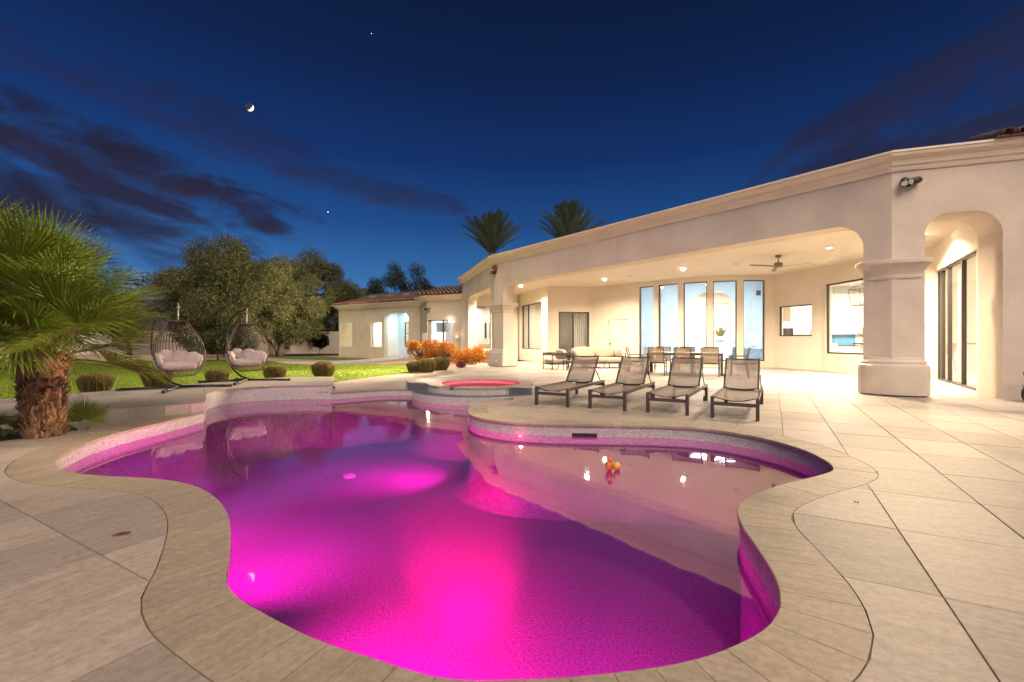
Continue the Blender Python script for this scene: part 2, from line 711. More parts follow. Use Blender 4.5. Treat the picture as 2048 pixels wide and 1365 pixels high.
def mesh_fabric(name, col, see=0.4):
    m, nt, out = new_mat(name)
    b = nd(nt, 'ShaderNodeBsdfPrincipled', Roughness=0.75)
    b.inputs['Base Color'].default_value = (*col, 1)
    tr = nd(nt, 'ShaderNodeBsdfTransparent')
    mx = nd(nt, 'ShaderNodeMixShader')
    mx.inputs[0].default_value = see
    nt.links.new(b.outputs[0], mx.inputs[1])
    nt.links.new(tr.outputs[0], mx.inputs[2])
    nt.links.new(mx.outputs[0], out.inputs[0])
    return m


def leaf_mat(name, c1, c2, rough=0.5, trans=0.3, c3=None):
    m, nt, out = new_mat(name)
    b = nd(nt, 'ShaderNodeBsdfPrincipled', Roughness=rough)
    b.inputs['Specular IOR Level'].default_value = 0.4
    ge = nd(nt, 'ShaderNodeNewGeometry')
    oi = nd(nt, 'ShaderNodeObjectInfo')
    r = mth(nt, 'FRACT', mth(nt, 'ADD', oi.outputs['Random'], ge.outputs['Random Per Island']))
    stops = [(0.0, c1), (1.0, c2)] if c3 is None else [(0.0, c1), (0.75, c2), (1.0, c3)]
    col = ramp(nt, r, stops)
    nt.links.new(col, b.inputs['Base Color'])
    tr = nd(nt, 'ShaderNodeBsdfTranslucent')
    nt.links.new(col, tr.inputs[0])
    mx = nd(nt, 'ShaderNodeMixShader')
    mx.inputs[0].default_value = trans
    nt.links.new(b.outputs[0], mx.inputs[1])
    nt.links.new(tr.outputs[0], mx.inputs[2])
    nt.links.new(mx.outputs[0], out.inputs[0])
    return m


MAT = {}
MAT['stucco'] = surf('stucco', (0.71, 0.63, 0.525), (0.60, 0.53, 0.44), 0.85, 0.9, 7, 0.6, 34, spec=0.2)
MAT['patio_wall'] = surf('patio_wall_paint', (0.80, 0.72, 0.60), (0.76, 0.68, 0.56), 0.8, 1.0, 4, 0.22, 45, spec=0.2)
MAT['guest_stucco'] = surf('guest_stucco', (0.58, 0.52, 0.37), (0.51, 0.455, 0.32), 0.85, 1.4, 5, 0.35, 45, spec=0.2)
MAT['cornice'] = surf('cornice_paint', (0.84, 0.74, 0.58), (0.78, 0.68, 0.53), 0.8, 1.5, 4, 0.2, 45, spec=0.2)
MAT['room_white'] = surf('room_white', (0.85, 0.82, 0.76), (0.82, 0.79, 0.73), 0.7, 1.0)
MAT['room_blue'] = surf('room_cool_white', (0.66, 0.76, 0.82), (0.62, 0.73, 0.80), 0.7, 1.0)
MAT['room_floor'] = surf('room_floor', (0.60, 0.54, 0.46), (0.52, 0.46, 0.40), 0.4, 3.0)
MAT['frame_bronze'] = surf('bronze_window_frame', (0.07, 0.06, 0.05), (0.05, 0.045, 0.04), 0.45, 8.0, metallic=0.3)
MAT['trim_white'] = surf('white_trim', (0.80, 0.78, 0.72), (0.76, 0.74, 0.68), 0.5, 6.0)
MAT['glass'] = glass_mat('window_glass')
MAT['paver'] = stone_mat('patio_stone', (0.45, 0.38, 0.328), (0.325, 0.275, 0.24), (0.16, 0.138, 0.125), 0.5, 26.0, 0.15)
MAT['coping'] = stone_mat('coping_stone', (0.43, 0.35, 0.275), (0.32, 0.258, 0.20), (0.13, 0.105, 0.085), 0.5, 30.0, 0.07, 0.9, 0.6)
MAT['deck'] = stone_mat('deck_stone', (0.36, 0.32, 0.29), (0.31, 0.275, 0.25), (0.2, 0.18, 0.17), 0.55, 30.0, 0.05, 0.5, 0.4)
MAT['grout'] = surf('joint_sand', (0.24, 0.19, 0.15), (0.16, 0.125, 0.10), 0.95, 20.0)
MAT['tile'] = surf('glass_mosaic', (0.66, 0.64, 0.62), (0.54, 0.53, 0.53), 0.12, 30.0, vary=0.16, spec=0.6)
MAT['tile_grout'] = surf('mosaic_grout', (0.36, 0.34, 0.33), None, 0.8)
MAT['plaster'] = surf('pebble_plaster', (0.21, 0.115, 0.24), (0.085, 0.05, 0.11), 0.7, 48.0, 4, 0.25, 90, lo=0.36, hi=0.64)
MAT['slate'] = surf('slate_cladding', (0.13, 0.14, 0.17), (0.09, 0.10, 0.13), 0.35, 6.0, 5, 0.1, 40)
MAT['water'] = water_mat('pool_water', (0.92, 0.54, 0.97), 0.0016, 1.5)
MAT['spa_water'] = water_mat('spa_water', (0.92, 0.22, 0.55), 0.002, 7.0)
MAT['soil'] = surf('bed_soil', (0.07, 0.045, 0.03), (0.035, 0.025, 0.02), 0.95, 12.0, 6, 0.6, 25)
MAT['gravel'] = surf('desert_gravel', (0.46, 0.34, 0.24), (0.30, 0.21, 0.15), 0.9, 9.0, 8, 0.7, 22)
MAT['turf'] = surf('lawn_turf', (0.13, 0.19, 0.016), (0.17, 0.22, 0.022), 0.85, 2.2, 6, 0.8, 60, spec=0.15)
MAT['green'] = surf('putting_green_turf', (0.10, 0.17, 0.05), (0.08, 0.14, 0.04), 0.85, 3.0, 5, 0.3, 80, spec=0.15)
MAT['concrete'] = surf('path_concrete', (0.58, 0.55, 0.50), (0.50, 0.47, 0.43), 0.8, 3.0, 5, 0.2, 40)
MAT['hill'] = surf('far_hill', (0.045, 0.045, 0.05), (0.03, 0.03, 0.035), 1.0, 0.05, 6)
MAT['garden_wall'] = surf('garden_wall_render', (0.62, 0.56, 0.47), (0.56, 0.50, 0.42), 0.85, 1.0, 4, 0.25, 40)
MAT['clay'] = surf('clay_tile', (0.42, 0.19, 0.10), (0.30, 0.14, 0.085), 0.8, 6.0, 4, 0.2, 40, vary=0.25)
MAT['clay_dark'] = surf('weathered_clay_tile', (0.17, 0.12, 0.10), (0.11, 0.085, 0.075), 0.85, 5.0, 4, 0.2, 40, vary=0.25)
MAT['wood_end'] = surf('rafter_wood', (0.22, 0.09, 0.05), (0.16, 0.07, 0.04), 0.7, 10.0)
MAT['metal_dark'] = surf('charcoal_metal', (0.055, 0.05, 0.047), (0.045, 0.042, 0.04), 0.45, 20.0, metallic=0.4)
MAT['metal_taupe'] = surf('taupe_metal', (0.075, 0.064, 0.056), (0.062, 0.054, 0.047), 0.45, 20.0, metallic=0.25)
MAT['metal_black'] = surf('black_metal', (0.02, 0.019, 0.018), (0.03, 0.028, 0.026), 0.4, 20.0, metallic=0.3)
MAT['chain'] = surf('bright_steel', (0.5, 0.48, 0.46), None, 0.35, metallic=0.8)
MAT['sling'] = mesh_fabric('woven_sling', (0.20, 0.158, 0.13), 0.22)
MAT['sling_light'] = mesh_fabric('pale_woven_sling', (0.36, 0.26, 0.17), 0.32)
MAT['cushion'] = surf('beige_cushion', (0.50, 0.41, 0.31), (0.45, 0.37, 0.28), 0.9, 5.0, 4, 0.25, 60, spec=0.1, sheen=0.2)
MAT['cushion_grey'] = surf('greige_cushion', (0.40, 0.355, 0.33), (0.33, 0.295, 0.275), 0.9, 7.0, 4, 0.35, 30, spec=0.1, sheen=0.2)
MAT['rattan'] = surf('bronze_wicker_rod', (0.065, 0.048, 0.034), (0.05, 0.037, 0.027), 0.55, 40.0)
MAT['tabletop'] = surf('pale_table_top', (0.48, 0.44, 0.40), (0.43, 0.39, 0.35), 0.35, 6.0)
MAT['fan'] = surf('bronze_fan', (0.15, 0.105, 0.06), (0.12, 0.085, 0.05), 0.4, 20.0, metallic=0.5)
MAT['plastic_white'] = surf('white_plastic', (0.78, 0.76, 0.72), None, 0.4)
MAT['bark'] = surf('olive_bark', (0.20, 0.145, 0.10), (0.10, 0.072, 0.05), 0.95, 6.0, 6, 0.9, 14, stretch=(1, 1, 0.25))
MAT['palm_fibre'] = surf('palm_fibre', (0.36, 0.20, 0.10), (0.17, 0.09, 0.048), 0.9, 9.0, 5, 0.8, 30, vary=0.35)
MAT['palm_leaf'] = leaf_mat('fan_palm_leaf', (0.13, 0.185, 0.02), (0.20, 0.26, 0.034), 0.40, 0.35)
MAT['palm_stalk'] = surf('palm_stalk', (0.20, 0.20, 0.06), (0.15, 0.16, 0.05), 0.5, 10.0)
MAT['date_leaf'] = leaf_mat('date_palm_leaf', (0.06, 0.09, 0.055), (0.095, 0.13, 0.075), 0.5, 0.3)
MAT['olive_leaf'] = leaf_mat('olive_leaf', (0.065, 0.072, 0.026), (0.125, 0.13, 0.045), 0.5, 0.25, (0.20, 0.205, 0.10))
MAT['dark_leaf'] = leaf_mat('dark_tree_leaf', (0.028, 0.036, 0.018), (0.05, 0.062, 0.03), 0.6, 0.25)
MAT['bush_leaf'] = leaf_mat('bush_leaf', (0.05, 0.075, 0.018), (0.10, 0.13, 0.035), 0.5, 0.3)
MAT['flame_leaf'] = leaf_mat('orange_shrub_leaf', (0.52, 0.17, 0.02), (0.68, 0.28, 0.03), 0.6, 0.35, (0.62, 0.42, 0.09))
MAT['dry_grass'] = leaf_mat('ornamental_grass_blade', (0.12, 0.10, 0.03), (0.20, 0.15, 0.05), 0.6, 0.3, (0.30, 0.21, 0.09))
MAT['grass_blade'] = leaf_mat('lawn_blade', (0.12, 0.19, 0.016), (0.18, 0.235, 0.024), 0.6, 0.3)
MAT['orange_toy'] = surf('orange_plastic', (0.55, 0.17, 0.02), None, 0.3)
MAT['yellow_toy'] = surf('yellow_plastic', (0.70, 0.42, 0.04), None, 0.3)
MAT['purple_toy'] = surf('plum_plastic', (0.16, 0.02, 0.07), None, 0.3)
MAT['red_sign'] = surf('red_sign', (0.50, 0.05, 0.03), None, 0.5)
MAT['sky_blue'] = surf('blue_splashback', (0.16, 0.42, 0.62), (0.12, 0.34, 0.55), 0.2, 3.0)
MAT['steel'] = surf('brushed_steel', (0.42, 0.42, 0.42), None, 0.3, metallic=0.9)
MAT['yellow_door'] = surf('amber_cabinet', (0.70, 0.34, 0.03), (0.62, 0.28, 0.03), 0.5, 4.0)
MAT['aloe'] = leaf_mat('aloe_leaf', (0.16, 0.17, 0.04), (0.28, 0.24, 0.05), 0.4, 0.2)
MAT['white_pot'] = surf('white_ceramic', (0.80, 0.79, 0.76), None, 0.3)
MAT['blue_fabric'] = surf('blue_grey_fabric', (0.20, 0.30, 0.36), (0.12, 0.19, 0.25), 0.9, 9.0)
MAT['blue_art'] = surf('blue_art', (0.28, 0.45, 0.56), (0.55, 0.64, 0.68), 0.5, 3.0, 6)
MAT['lens_lit'] = glow('lit_downlight', (1.0, 0.86, 0.62), 40.0)
MAT['lens_flood'] = glow('lit_flood_lens', (1.0, 0.84, 0.60), 0.18)
MAT['shade_lit'] = glow('lit_lamp_shade', (1.0, 0.95, 0.88), 2.2)
MAT['bulb'] = glow('lit_bulb', (1.0, 0.95, 0.85), 60.0)
MAT['red_led'] = glow('red_led', (1.0, 0.05, 0.12), 30.0)
MAT['curtain'] = surf('white_curtain', (0.82, 0.78, 0.70), (0.76, 0.72, 0.64), 0.9, 6.0, trans=0.35)


def leaf_cloud(name, centers, radii, counts, size, aspect, mat, parent, shell=0.35, up=0.0, seed=1, droop=0.0, squash=1.0):
    """many leaf-sized faces spread through lumps; one mesh"""
    r = np.random.default_rng(seed)
    Vs = []
    for c, R, n in zip(centers, radii, counts):
        d = r.normal(size=(n, 3))
        d /= np.linalg.norm(d, axis=1, keepdims=True) + 1e-9
        rad = R * (shell + (1 - shell) * r.random(n)) ** 0.7 * (0.85 + 0.3 * r.random(n))
        p = np.asarray(c) + d * rad[:, None] * np.array([1, 1, squash])
        ax = d * 0.6 + r.normal(size=(n, 3)) * 0.7
        ax[:, 2] += up - droop
        ax /= np.linalg.norm(ax, axis=1, keepdims=True) + 1e-9
        nb = r.normal(size=(n, 3))
        sd_ = np.cross(ax, nb)
        sd_ /= np.linalg.norm(sd_, axis=1, keepdims=True) + 1e-9
        L = size * (0.6 + 0.8 * r.random(n))[:, None]
        w = L * aspect
        Vs.append(np.stack([p - ax * L * 0.5, p + sd_ * w * 0.5, p + ax * L * 0.5, p - sd_ * w * 0.5], axis=1))
    V = np.concatenate(Vs).reshape(-1, 3)
    F = np.arange(len(V)).reshape(-1, 4)
    return link(name, mesh_np(name, V, F), mat, parent)


def lamp_spot(name, loc, target, power, col, size=math.radians(110), blend=0.8, radius=0.06, parent=None):
    d = bpy.data.lights.new(name, 'SPOT')
    d.energy = power
    d.color = col
    d.spot_size = size
    d.spot_blend = blend
    d.shadow_soft_size = radius
    o = bpy.data.objects.new(name, d)
    COL.objects.link(o)
    o.location = loc
    o.rotation_euler = (Vector(target) - Vector(loc)).to_track_quat('-Z', 'Y').to_euler()
    return o


def lamp_area(name, loc, target, power, col, sx=1.0, sy=None, spread=PI):
    d = bpy.data.lights.new(name, 'AREA')
    d.energy = power
    d.color = col
    d.size = sx
    if sy:
        d.shape = 'RECTANGLE'
        d.size_y = sy
    else:
        d.shape = 'DISK'
    d.spread = spread
    o = bpy.data.objects.new(name, d)
    COL.objects.link(o)
    o.location = loc
    o.rotation_euler = (Vector(target) - Vector(loc)).to_track_quat('-Z', 'Y').to_euler()
    return o
# ------------------------------------------------------------------ the pool outline (plan, metres)
WATER = -0.165
FLOOR = -1.25
SPA = (-0.75, 10.95)
seg_a = [(0.2, 1.555), (-0.16, 1.54), (-0.33, 1.58), (-0.56, 1.67), (-0.81, 1.78), (-1.12, 1.965), (-1.27, 2.07), (-1.41, 2.22), (-1.51, 2.42),
         (-1.78, 2.86), (-2.03, 3.19), (-2.34, 3.49), (-2.64, 3.69), (-3.01, 3.82), (-3.38, 3.88), (-3.66, 3.93), (-3.9, 4.02), (-4.14, 4.16),
         (-4.37, 4.36), (-4.60, 4.68), (-4.82, 5.15), (-4.94, 5.63), (-4.97, 6.05), (-4.96, 6.52), (-4.98, 7.1), (-5.02, 7.45)]
seg_b = [(-5.02, 7.45), (-5.30, 7.92), (-5.59, 8.34), (-5.83, 8.75), (-5.97, 9.22), (-5.90, 9.70), (-5.58, 10.07), (-5.04, 10.27), (-4.55, 10.36), (-4.10, 10.40)]
seg_c = [(-4.10, 10.36), (-3.71, 10.63), (-3.32, 10.94), (-2.84, 11.10), (-2.36, 11.03)]
arc = [(SPA[0] + 1.6 * math.cos(math.radians(a)), SPA[1] + 1.6 * math.sin(math.radians(a))) for a in range(182, 301, 4)]
seg_d = [(0.05, 9.44), (-0.08, 9.25), (-0.37, 9.02), (-0.62, 8.6), (-0.72, 8.05), (-0.72, 7.62), (-0.65, 7.19), (-0.47, 6.86), (-0.2, 6.61), (0.08, 6.47),
         (0.49, 6.37), (1.02, 6.31), (1.47, 6.28), (2.10, 6.19), (2.55, 6.0), (2.84, 5.70), (3.02, 5.34), (3.10, 4.89), (3.06, 4.51), (2.99, 4.27),
         (2.88, 4.08), (2.62, 3.90), (2.37, 3.77), (2.09, 3.61), (1.83, 3.43), (1.65, 3.26), (1.54, 3.1), (1.48, 2.95), (1.43, 2.78), (1.37, 2.51),
         (1.31, 2.27), (1.24, 2.09), (1.17, 1.97), (1.08, 1.87), (0.96, 1.78), (0.83, 1.71), (0.64, 1.635), (0.42, 1.585), (0.2, 1.555)]
cu_a, cu_b, cu_c, cu_d = (catmull(s, 0.075) for s in (seg_a, seg_b, seg_c, seg_d))
POOL = cu_a + cu_b[1:] + cu_c + arc + cu_d[:-1]


def offset(curve, d):
    """offset to the left of travel (the land side)"""
    P = [Vector(p) for p in curve]
    out = []
    for i in range(len(P)):
        t = (P[min(i + 1, len(P) - 1)] - P[max(i - 1, 0)])
        t.normalize()
        n = Vector((-t.y, t.x))
        out.append((P[i].x + n.x * d, P[i].y + n.y * d))
    return out


COPE = 0.30
out_a, out_b, out_c, out_d = (offset(c, COPE + 0.006) for c in (cu_a, cu_b, cu_c, cu_d))

# raised deck (left) with the egg chairs
riser = [(-5.02, 7.45), (-5.12, 7.27), (-5.35, 7.04), (-5.72, 6.82), (-6.2, 6.46), (-7.0, 5.95), (-8.2, 5.35), (-9.6, 4.8)]
deck_back = [(-4.12, 10.42), (-4.42, 11.3), (-4.95, 12.75), (-5.5, 12.85), (-6.05, 12.75), (-6.62, 12.25), (-7.05, 11.4), (-7.45, 10.75), (-7.85, 9.95), (-8.25, 8.95), (-8.6, 8.2), (-9.2, 7.2), (-9.9, 6.2)]
DECK = list(reversed(riser)) + offset(cu_b, 0.014)[1:-1] + deck_back
DECK_Z = 0.15

# lawn / patio border
lawn_edge = catmull([(-4.95, 12.7), (-4.55, 14.4), (-3.95, 15.7), (-3.23, 17.0), (-2.75, 18.1), (-2.3, 19.2), (-1.95, 20.6), (-1.75, 22.4), (-1.7, 24.0)], 0.3)
PATIO = [(-10.5, -2.5), (14.0, -2.5), (14.0, 26.0), (-1.7, 26.0)] + list(reversed(lawn_edge)) + [(-5.0, 12.6), (-4.3, 11.2), (-4.6, 9.0), (-5.3, 7.2), (-6.2, 6.2), (-7.6, 5.3), (-10.5, 4.0)]
BED = [(-5.60, 5.92), (-5.66, 5.62), (-5.86, 5.24), (-6.35, 4.98), (-8.4, 4.9), (-8.6, 5.05), (-7.4, 5.72), (-6.75, 6.1), (-6.22, 6.40)]
SPA_DISC = [(SPA[0] + 1.62 * math.cos(2 * PI * k / 40), SPA[1] + 1.62 * math.sin(2 * PI * k / 40)) for k in range(40)]
COPE_POLY = out_a + [(-5.02, 7.45)] + cu_b[1:-1] + out_c + arc + out_d[4:]

# ------------------------------------------------------------------ ground
GROUND = [(-1200, -300), (1200, -300), (1200, 1500), (-1200, 1500)]
tag(sheet('ground', GROUND, [POOL, SPA_DISC], -0.09, MAT['gravel']), kind='structure')
base = sheet('patio', PATIO, [POOL, BED, SPA_DISC], -0.008, MAT['grout'])
tag(base, kind='structure')
LAWN = [(-45, 9.0), (-14, 5.6), (-9.85, 6.2), (-9.2, 7.2), (-8.6, 8.2), (-8.25, 8.95), (-7.85, 9.95), (-7.45, 10.75), (-7.05, 11.4), (-6.62, 12.25), (-6.05, 12.75), (-4.95, 12.76)] + lawn_edge[1:16] + \
    [(-3.0, 20.6), (-4.2, 22.4), (-7.0, 23.2), (-9.6, 22.6), (-11.6, 23.6), (-14.0, 26.6), (-19.0, 27.6), (-28.0, 27.0), (-45, 28.0)]
tag(sheet('lawn', LAWN, [], -0.035, MAT['turf'], 0.05), kind='structure')
tag(sheet('putting_green', catmull([(-20, 37.5), (-15.2, 35.6), (-12.2, 33.4), (-10.4, 32.4), (-9.6, 30.6), (-11.4, 29.6), (-15, 31.5), (-19, 34.6)], 0.5, True), [], -0.05, MAT['green'], 0.03), kind='structure')
tag(sheet('garden_path', catmull([(-8.9, 33.2), (-7.4, 32.3), (-7.6, 30.0), (-8.3, 27.0), (-9.9, 25.0), (-13, 25.4), (-13.2, 26.6), (-10.9, 26.6), (-9.9, 28.6), (-9.4, 31.0)], 0.4, True), [], -0.04, MAT['concrete'], 0.05), kind='structure')
tag(sheet('planting_bed', BED, [], -0.03, MAT['soil'], 0.03), kind='structure')

# grass blades that give the lawn its nap and its soft edge
N = 150000
xy = np.column_stack([rng.uniform(-22, -1.6, N), 6.0 + 21.5 * rng.random(N) ** 1.3])
# keep the points inside the lawn
def np_in(P, Q):
    c = np.zeros(len(Q), bool)
    j = len(P) - 1
    for i in range(len(P)):
        xi, yi = P[i]
        xj, yj = P[j]
        k = ((yi > Q[:, 1]) != (yj > Q[:, 1])) & (Q[:, 0] < (xj - xi) * (Q[:, 1] - yi) / (yj - yi + 1e-12) + xi)
        c ^= k
        j = i
    return c


xy = xy[np_in(LAWN, xy)]
n = len(xy)
a = rng.uniform(0, 2 * PI, n)
h = rng.uniform(0.02, 0.045, n)
w = 0.007 + 0.006 * rng.random(n)
p = np.column_stack([xy, np.full(n, -0.036)])
side = np.column_stack([np.cos(a), np.sin(a), np.zeros(n)]) * w[:, None]
tip = p + np.column_stack([rng.normal(0, 0.014, n), rng.normal(0, 0.014, n), h])
V = np.stack([p - side, p + side, tip], 1).reshape(-1, 3)
o = link('lawn_grass', mesh_np('lawn_grass', V, np.arange(len(V)).reshape(-1, 3)), MAT['grass_blade'])
tag(o, 'short mown green grass blades covering the lawn', 'grass', kind='stuff')

# ------------------------------------------------------------------ pavers, cut to the coping, deck and beds
TH = math.radians(29.6)
ux, uy = math.sin(TH), math.cos(TH)
vx, vy = -uy, ux


def uv(x, y):
    return (x * ux + y * uy, x * vx + y * vy)


def xy_of(u, v):
    return (u * ux + v * vx, u * uy + v * vy)


u_lines = [1.05 + 0.8475 * k for k in range(-9, 40)]
v_lines = [-0.668 - 0.608 * k for k in range(22, 0, -1)] + [-0.668 + 0.545 * k for k in range(6)] + [2.057 + 0.54 * k for k in range(1, 40)]
holes_all = [COPE_POLY, BED, SPA_DISC]
GAP = 0.003
cut_list = []
HOUSE_FRONT = [(-0.9, 21.2), (7.94, 9.6), (11.6, 8.3), (13.0, 8.3)]


def dense(P, step=0.12):
    out = []
    for i in range(len(P)):
        a, b = Vector(P[i]), Vector(P[(i + 1) % len(P)])
        m = max(1, int((b - a).length / step))
        out += [a + (b - a) * (k / m) for k in range(m)]
    return out


allhole_np = [np.array(dense(h)) for h in holes_all]
patio_np = np.array(dense(PATIO))
for i in range(len(u_lines) - 1):
    for j in range(len(v_lines) - 1):
        u0, u1, v0, v1 = u_lines[i] + GAP, u_lines[i + 1] - GAP, v_lines[j] + GAP, v_lines[j + 1] - GAP
        R = [xy_of(u0, v0), xy_of(u0, v1), xy_of(u1, v1), xy_of(u1, v0)]
        cx, cy = sum(p[0] for p in R) / 4, sum(p[1] for p in R) / 4
        if cy < -1.2 or cy > 27 or abs(cx) > 15:
            continue
        if cy < 0.9 and (abs(cx) > 4):
            continue
        ins = [in_poly(*p, PATIO) for p in R]
        if not any(ins):
            continue
        inh = [any(in_poly(*p, h) for h in holes_all) for p in R]
        if all(inh):
            continue
        # does any outline pass through the piece?
        def crosses(A):
            uu = A[:, 0] * ux + A[:, 1] * uy
            vv = A[:, 0] * vx + A[:, 1] * vy
            return bool(np.any((uu > u0) & (uu < u1) & (vv > v0) & (vv < v1)))
        hs = [h for h, A in zip(holes_all, allhole_np) if crosses(A)]
        px = crosses(patio_np)
        if not hs and any(inh):
            continue
        cut_list.append((cx, cy, (u0, u1, v0, v1), hs, px))


def seen_size(c):
    x, y = c[0], c[1]
    if y < 0.5 or abs(x) > 1.2 * y + 0.5:
        return 0.0
    return 1.0 / (y * y * y)


cut_list.sort(key=seen_size, reverse=True)
shared = {}
rest = MB()
count = 0
BV = 0.004


def paver_shape(mb, R, hs, px, z1, th):
    """bevelled slab; cut pieces get a plain edge"""
    if not hs and not px:
        q = [Vector((p[0], p[1], 0)) for p in R]
        c = sum(q, Vector()) / 4
        top = []
        for p in q:
            d = c - p
            top.append(p + d.normalized() * BV * 1.4)
        vs = [(p.x, p.y, z1) for p in top] + [(p.x, p.y, z1 - BV) for p in q] + [(p.x, p.y, z1 - th) for p in q]
        fs = [(3, 2, 1, 0)]
        for k in range(4):
            l = (k + 1) % 4
            fs += [(k, l, 4 + l, 4 + k), (4 + k, 4 + l, 8 + l, 8 + k)]
        mb.add(vs, fs)
    else:
        ho = list(hs)
        if px:
            B = [(-60, -60), (60, -60), (60, 60), (-60, 60)]
        V, T, _ = cdt(R, ho + ([PATIO] if px else [])) if not px else cdt_keep(R, ho)
        if T:
            E = {}
            for t in T:
                for k in range(3):
                    E[(t[k], t[(k + 1) % 3])] = 1
            border = [e for e in E if (e[1], e[0]) not in E]
            used = sorted({i for t in T for i in t})
            ix = {v: k for k, v in enumerate(used)}
            m = len(used)
            vs = [(V[i].x, V[i].y, z1) for i in used] + [(V[i].x, V[i].y, z1 - th) for i in used]
            fs = [tuple(ix[i] for i in t) for t in T] + [(ix[b], ix[a], m + ix[a], m + ix[b]) for a, b in border]
            mb.add(vs, fs)


def cdt_keep(R, ho):
    vs, es = [], []
    for poly in [R, PATIO] + list(ho):
        b = len(vs)
        vs += [Vector((p[0], p[1])) for p in poly]
        m = len(poly)
        es += [(b + i, b + (i + 1) % m) for i in range(m)]
    V, E, F, *_ = delaunay_2d_cdt(vs, es, [], 0, 1e-5)
    tris = []
    for f in F:
        cx = sum(V[i].x for i in f) / 3
        cy = sum(V[i].y for i in f) / 3
        if in_poly(cx, cy, R) and in_poly(cx, cy, PATIO) and not any(in_poly(cx, cy, h) for h in ho):
            a, b_, c = (V[i] for i in f)
            if (b_.x - a.x) * (c.y - a.y) - (b_.y - a.y) * (c.x - a.x) < 0:
                f = [f[0], f[2], f[1]]
            tris.append(tuple(f))
    return V, tris, None


for cx, cy, (u0, u1, v0, v1), hs, px in cut_list:
    R = [xy_of(u0, v0), xy_of(u0, v1), xy_of(u1, v1), xy_of(u1, v0)]
    if seen_size((cx, cy)) > 0 and count < 300:
        if not hs and not px:
            key = (round(u1 - u0, 3), round(v1 - v0, 3))
            if key not in shared:
                mb = MB()
                paver_shape(mb, [(p[0] - cx, p[1] - cy) for p in R], [], False, 0.0, 0.03)
                shared[key] = mb.mesh('paver')
                shared[key].materials.append(MAT['paver'])
            o = link('paver', shared[key], None, base, False)
            o.location = (cx, cy, random.uniform(-0.0012, 0.0012))
        else:
            mb = MB()
            paver_shape(mb, R, hs, px, random.uniform(-0.001, 0.001), 0.03)
            if not mb.f:
                continue
            o = mb.build('paver', MAT['paver'], base)
        count += 1
    else:
        paver_shape(rest, R, hs, px, random.uniform(-0.001, 0.001), 0.03)
o = rest.build('far_pavers', MAT['paver'], base)
o['kind'] = 'stuff'

# ------------------------------------------------------------------ raised deck of large slabs
deck = tag(sheet('raised_deck', DECK, [], DECK_Z - 0.012, MAT['grout'], 0.19), kind='structure')
du = [(-12 + 1.55 * k) for k in range(0, 12)]
dv = [(-1.0 + 1.35 * k) for k in range(0, 12)]
# slabs follow the step's own direction
DA = math.radians(36)
dx, dy = math.cos(DA), math.sin(DA)


def dxy(u, v):
    return (u * dx - v * dy, u * dy + v * dx)


inner_cut = offset(cu_b, 0.16)
for i in range(len(du) - 1):
    for j in range(len(dv) - 1):
        for jj in (0,):
            R = [dxy(du[i] + .004, (dv[j]) + 6.0 + .004), dxy(du[i + 1] - .004, dv[j] + 6.0 + .004), dxy(du[i + 1] - .004, dv[j + 1] + 6.0 - .004), dxy(du[i] + .004, dv[j + 1] + 6.0 - .004)]
            vs, es = [], []
            V, T, Bd = None, None, None
            allv = []
            for poly in (R, DECK):
                b = len(allv)
                allv += [Vector(p) for p in poly]
                m = len(poly)
                es += [(b + k, b + (k + 1) % m) for k in range(m)]
            V, E_, F, *_ = delaunay_2d_cdt(allv, es, [], 0, 1e-5)
            T = []
            for f in F:
                fx = sum(V[k].x for k in f) / 3
                fy = sum(V[k].y for k in f) / 3
                if in_poly(fx, fy, R) and in_poly(fx, fy, DECK):
                    a_, b_, c_ = (V[k] for k in f)
                    if (b_.x - a_.x) * (c_.y - a_.y) - (b_.y - a_.y) * (c_.x - a_.x) < 0:
                        f = [f[0], f[2], f[1]]
                    T.append(tuple(f))
            if not T:
                continue
            E2 = {}
            for t in T:
                for k in range(3):
                    E2[(t[k], t[(k + 1) % 3])] = 1
            bd = [e for e in E2 if (e[1], e[0]) not in E2]
            used = sorted({k for t in T for k in t})
            ix = {v: k for k, v in enumerate(used)}
            m = len(used)
            mb = MB()
            mb.add([(V[k].x, V[k].y, DECK_Z) for k in used] + [(V[k].x, V[k].y, DECK_Z - 0.02) for k in used],
                   [tuple(ix[k] for k in t) for t in T] + [(ix[b], ix[a], m + ix[a], m + ix[b]) for a, b in bd])
            mb.build('deck_slab', MAT['deck'], deck)
# pale riser face of the step
mb = MB()
rp = list(reversed(riser[:-1]))
for k in range(len(rp) - 1):
    a_, b_ = Vector(rp[k]), Vector(rp[k + 1])
    t = (b_ - a_).normalized()
    n_ = Vector((t.y, -t.x)) * 0.012
    q = [a_ + t * 0.003, b_ - t * 0.003]
    mb2 = MB()
    mb2.add([(q[0].x, q[0].y, -0.02), (q[1].x, q[1].y, -0.02), (q[1].x, q[1].y, DECK_Z - 0.003), (q[0].x, q[0].y, DECK_Z - 0.003),
             (q[0].x + n_.x, q[0].y + n_.y, -0.02), (q[1].x + n_.x, q[1].y + n_.y, -0.02), (q[1].x + n_.x, q[1].y + n_.y, DECK_Z - 0.003), (q[0].x + n_.x, q[0].y + n_.y, DECK_Z - 0.003)],
            [(4, 5, 6, 7), (3, 2, 6, 7)[::-1], (0, 3, 7, 4), (1, 5, 6, 2), (0, 1, 5, 4)[::-1]])
    mb2.build('riser_slab', MAT['deck'], deck, recalc=True)

# ------------------------------------------------------------------ pool basin
mb = MB()
m = len(POOL)
V, T, B = cdt(POOL, [])
mb.add([(p_.x, p_.y, FLOOR) for p_ in V], T)
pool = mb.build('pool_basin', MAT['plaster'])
tag(pool, kind='structure')


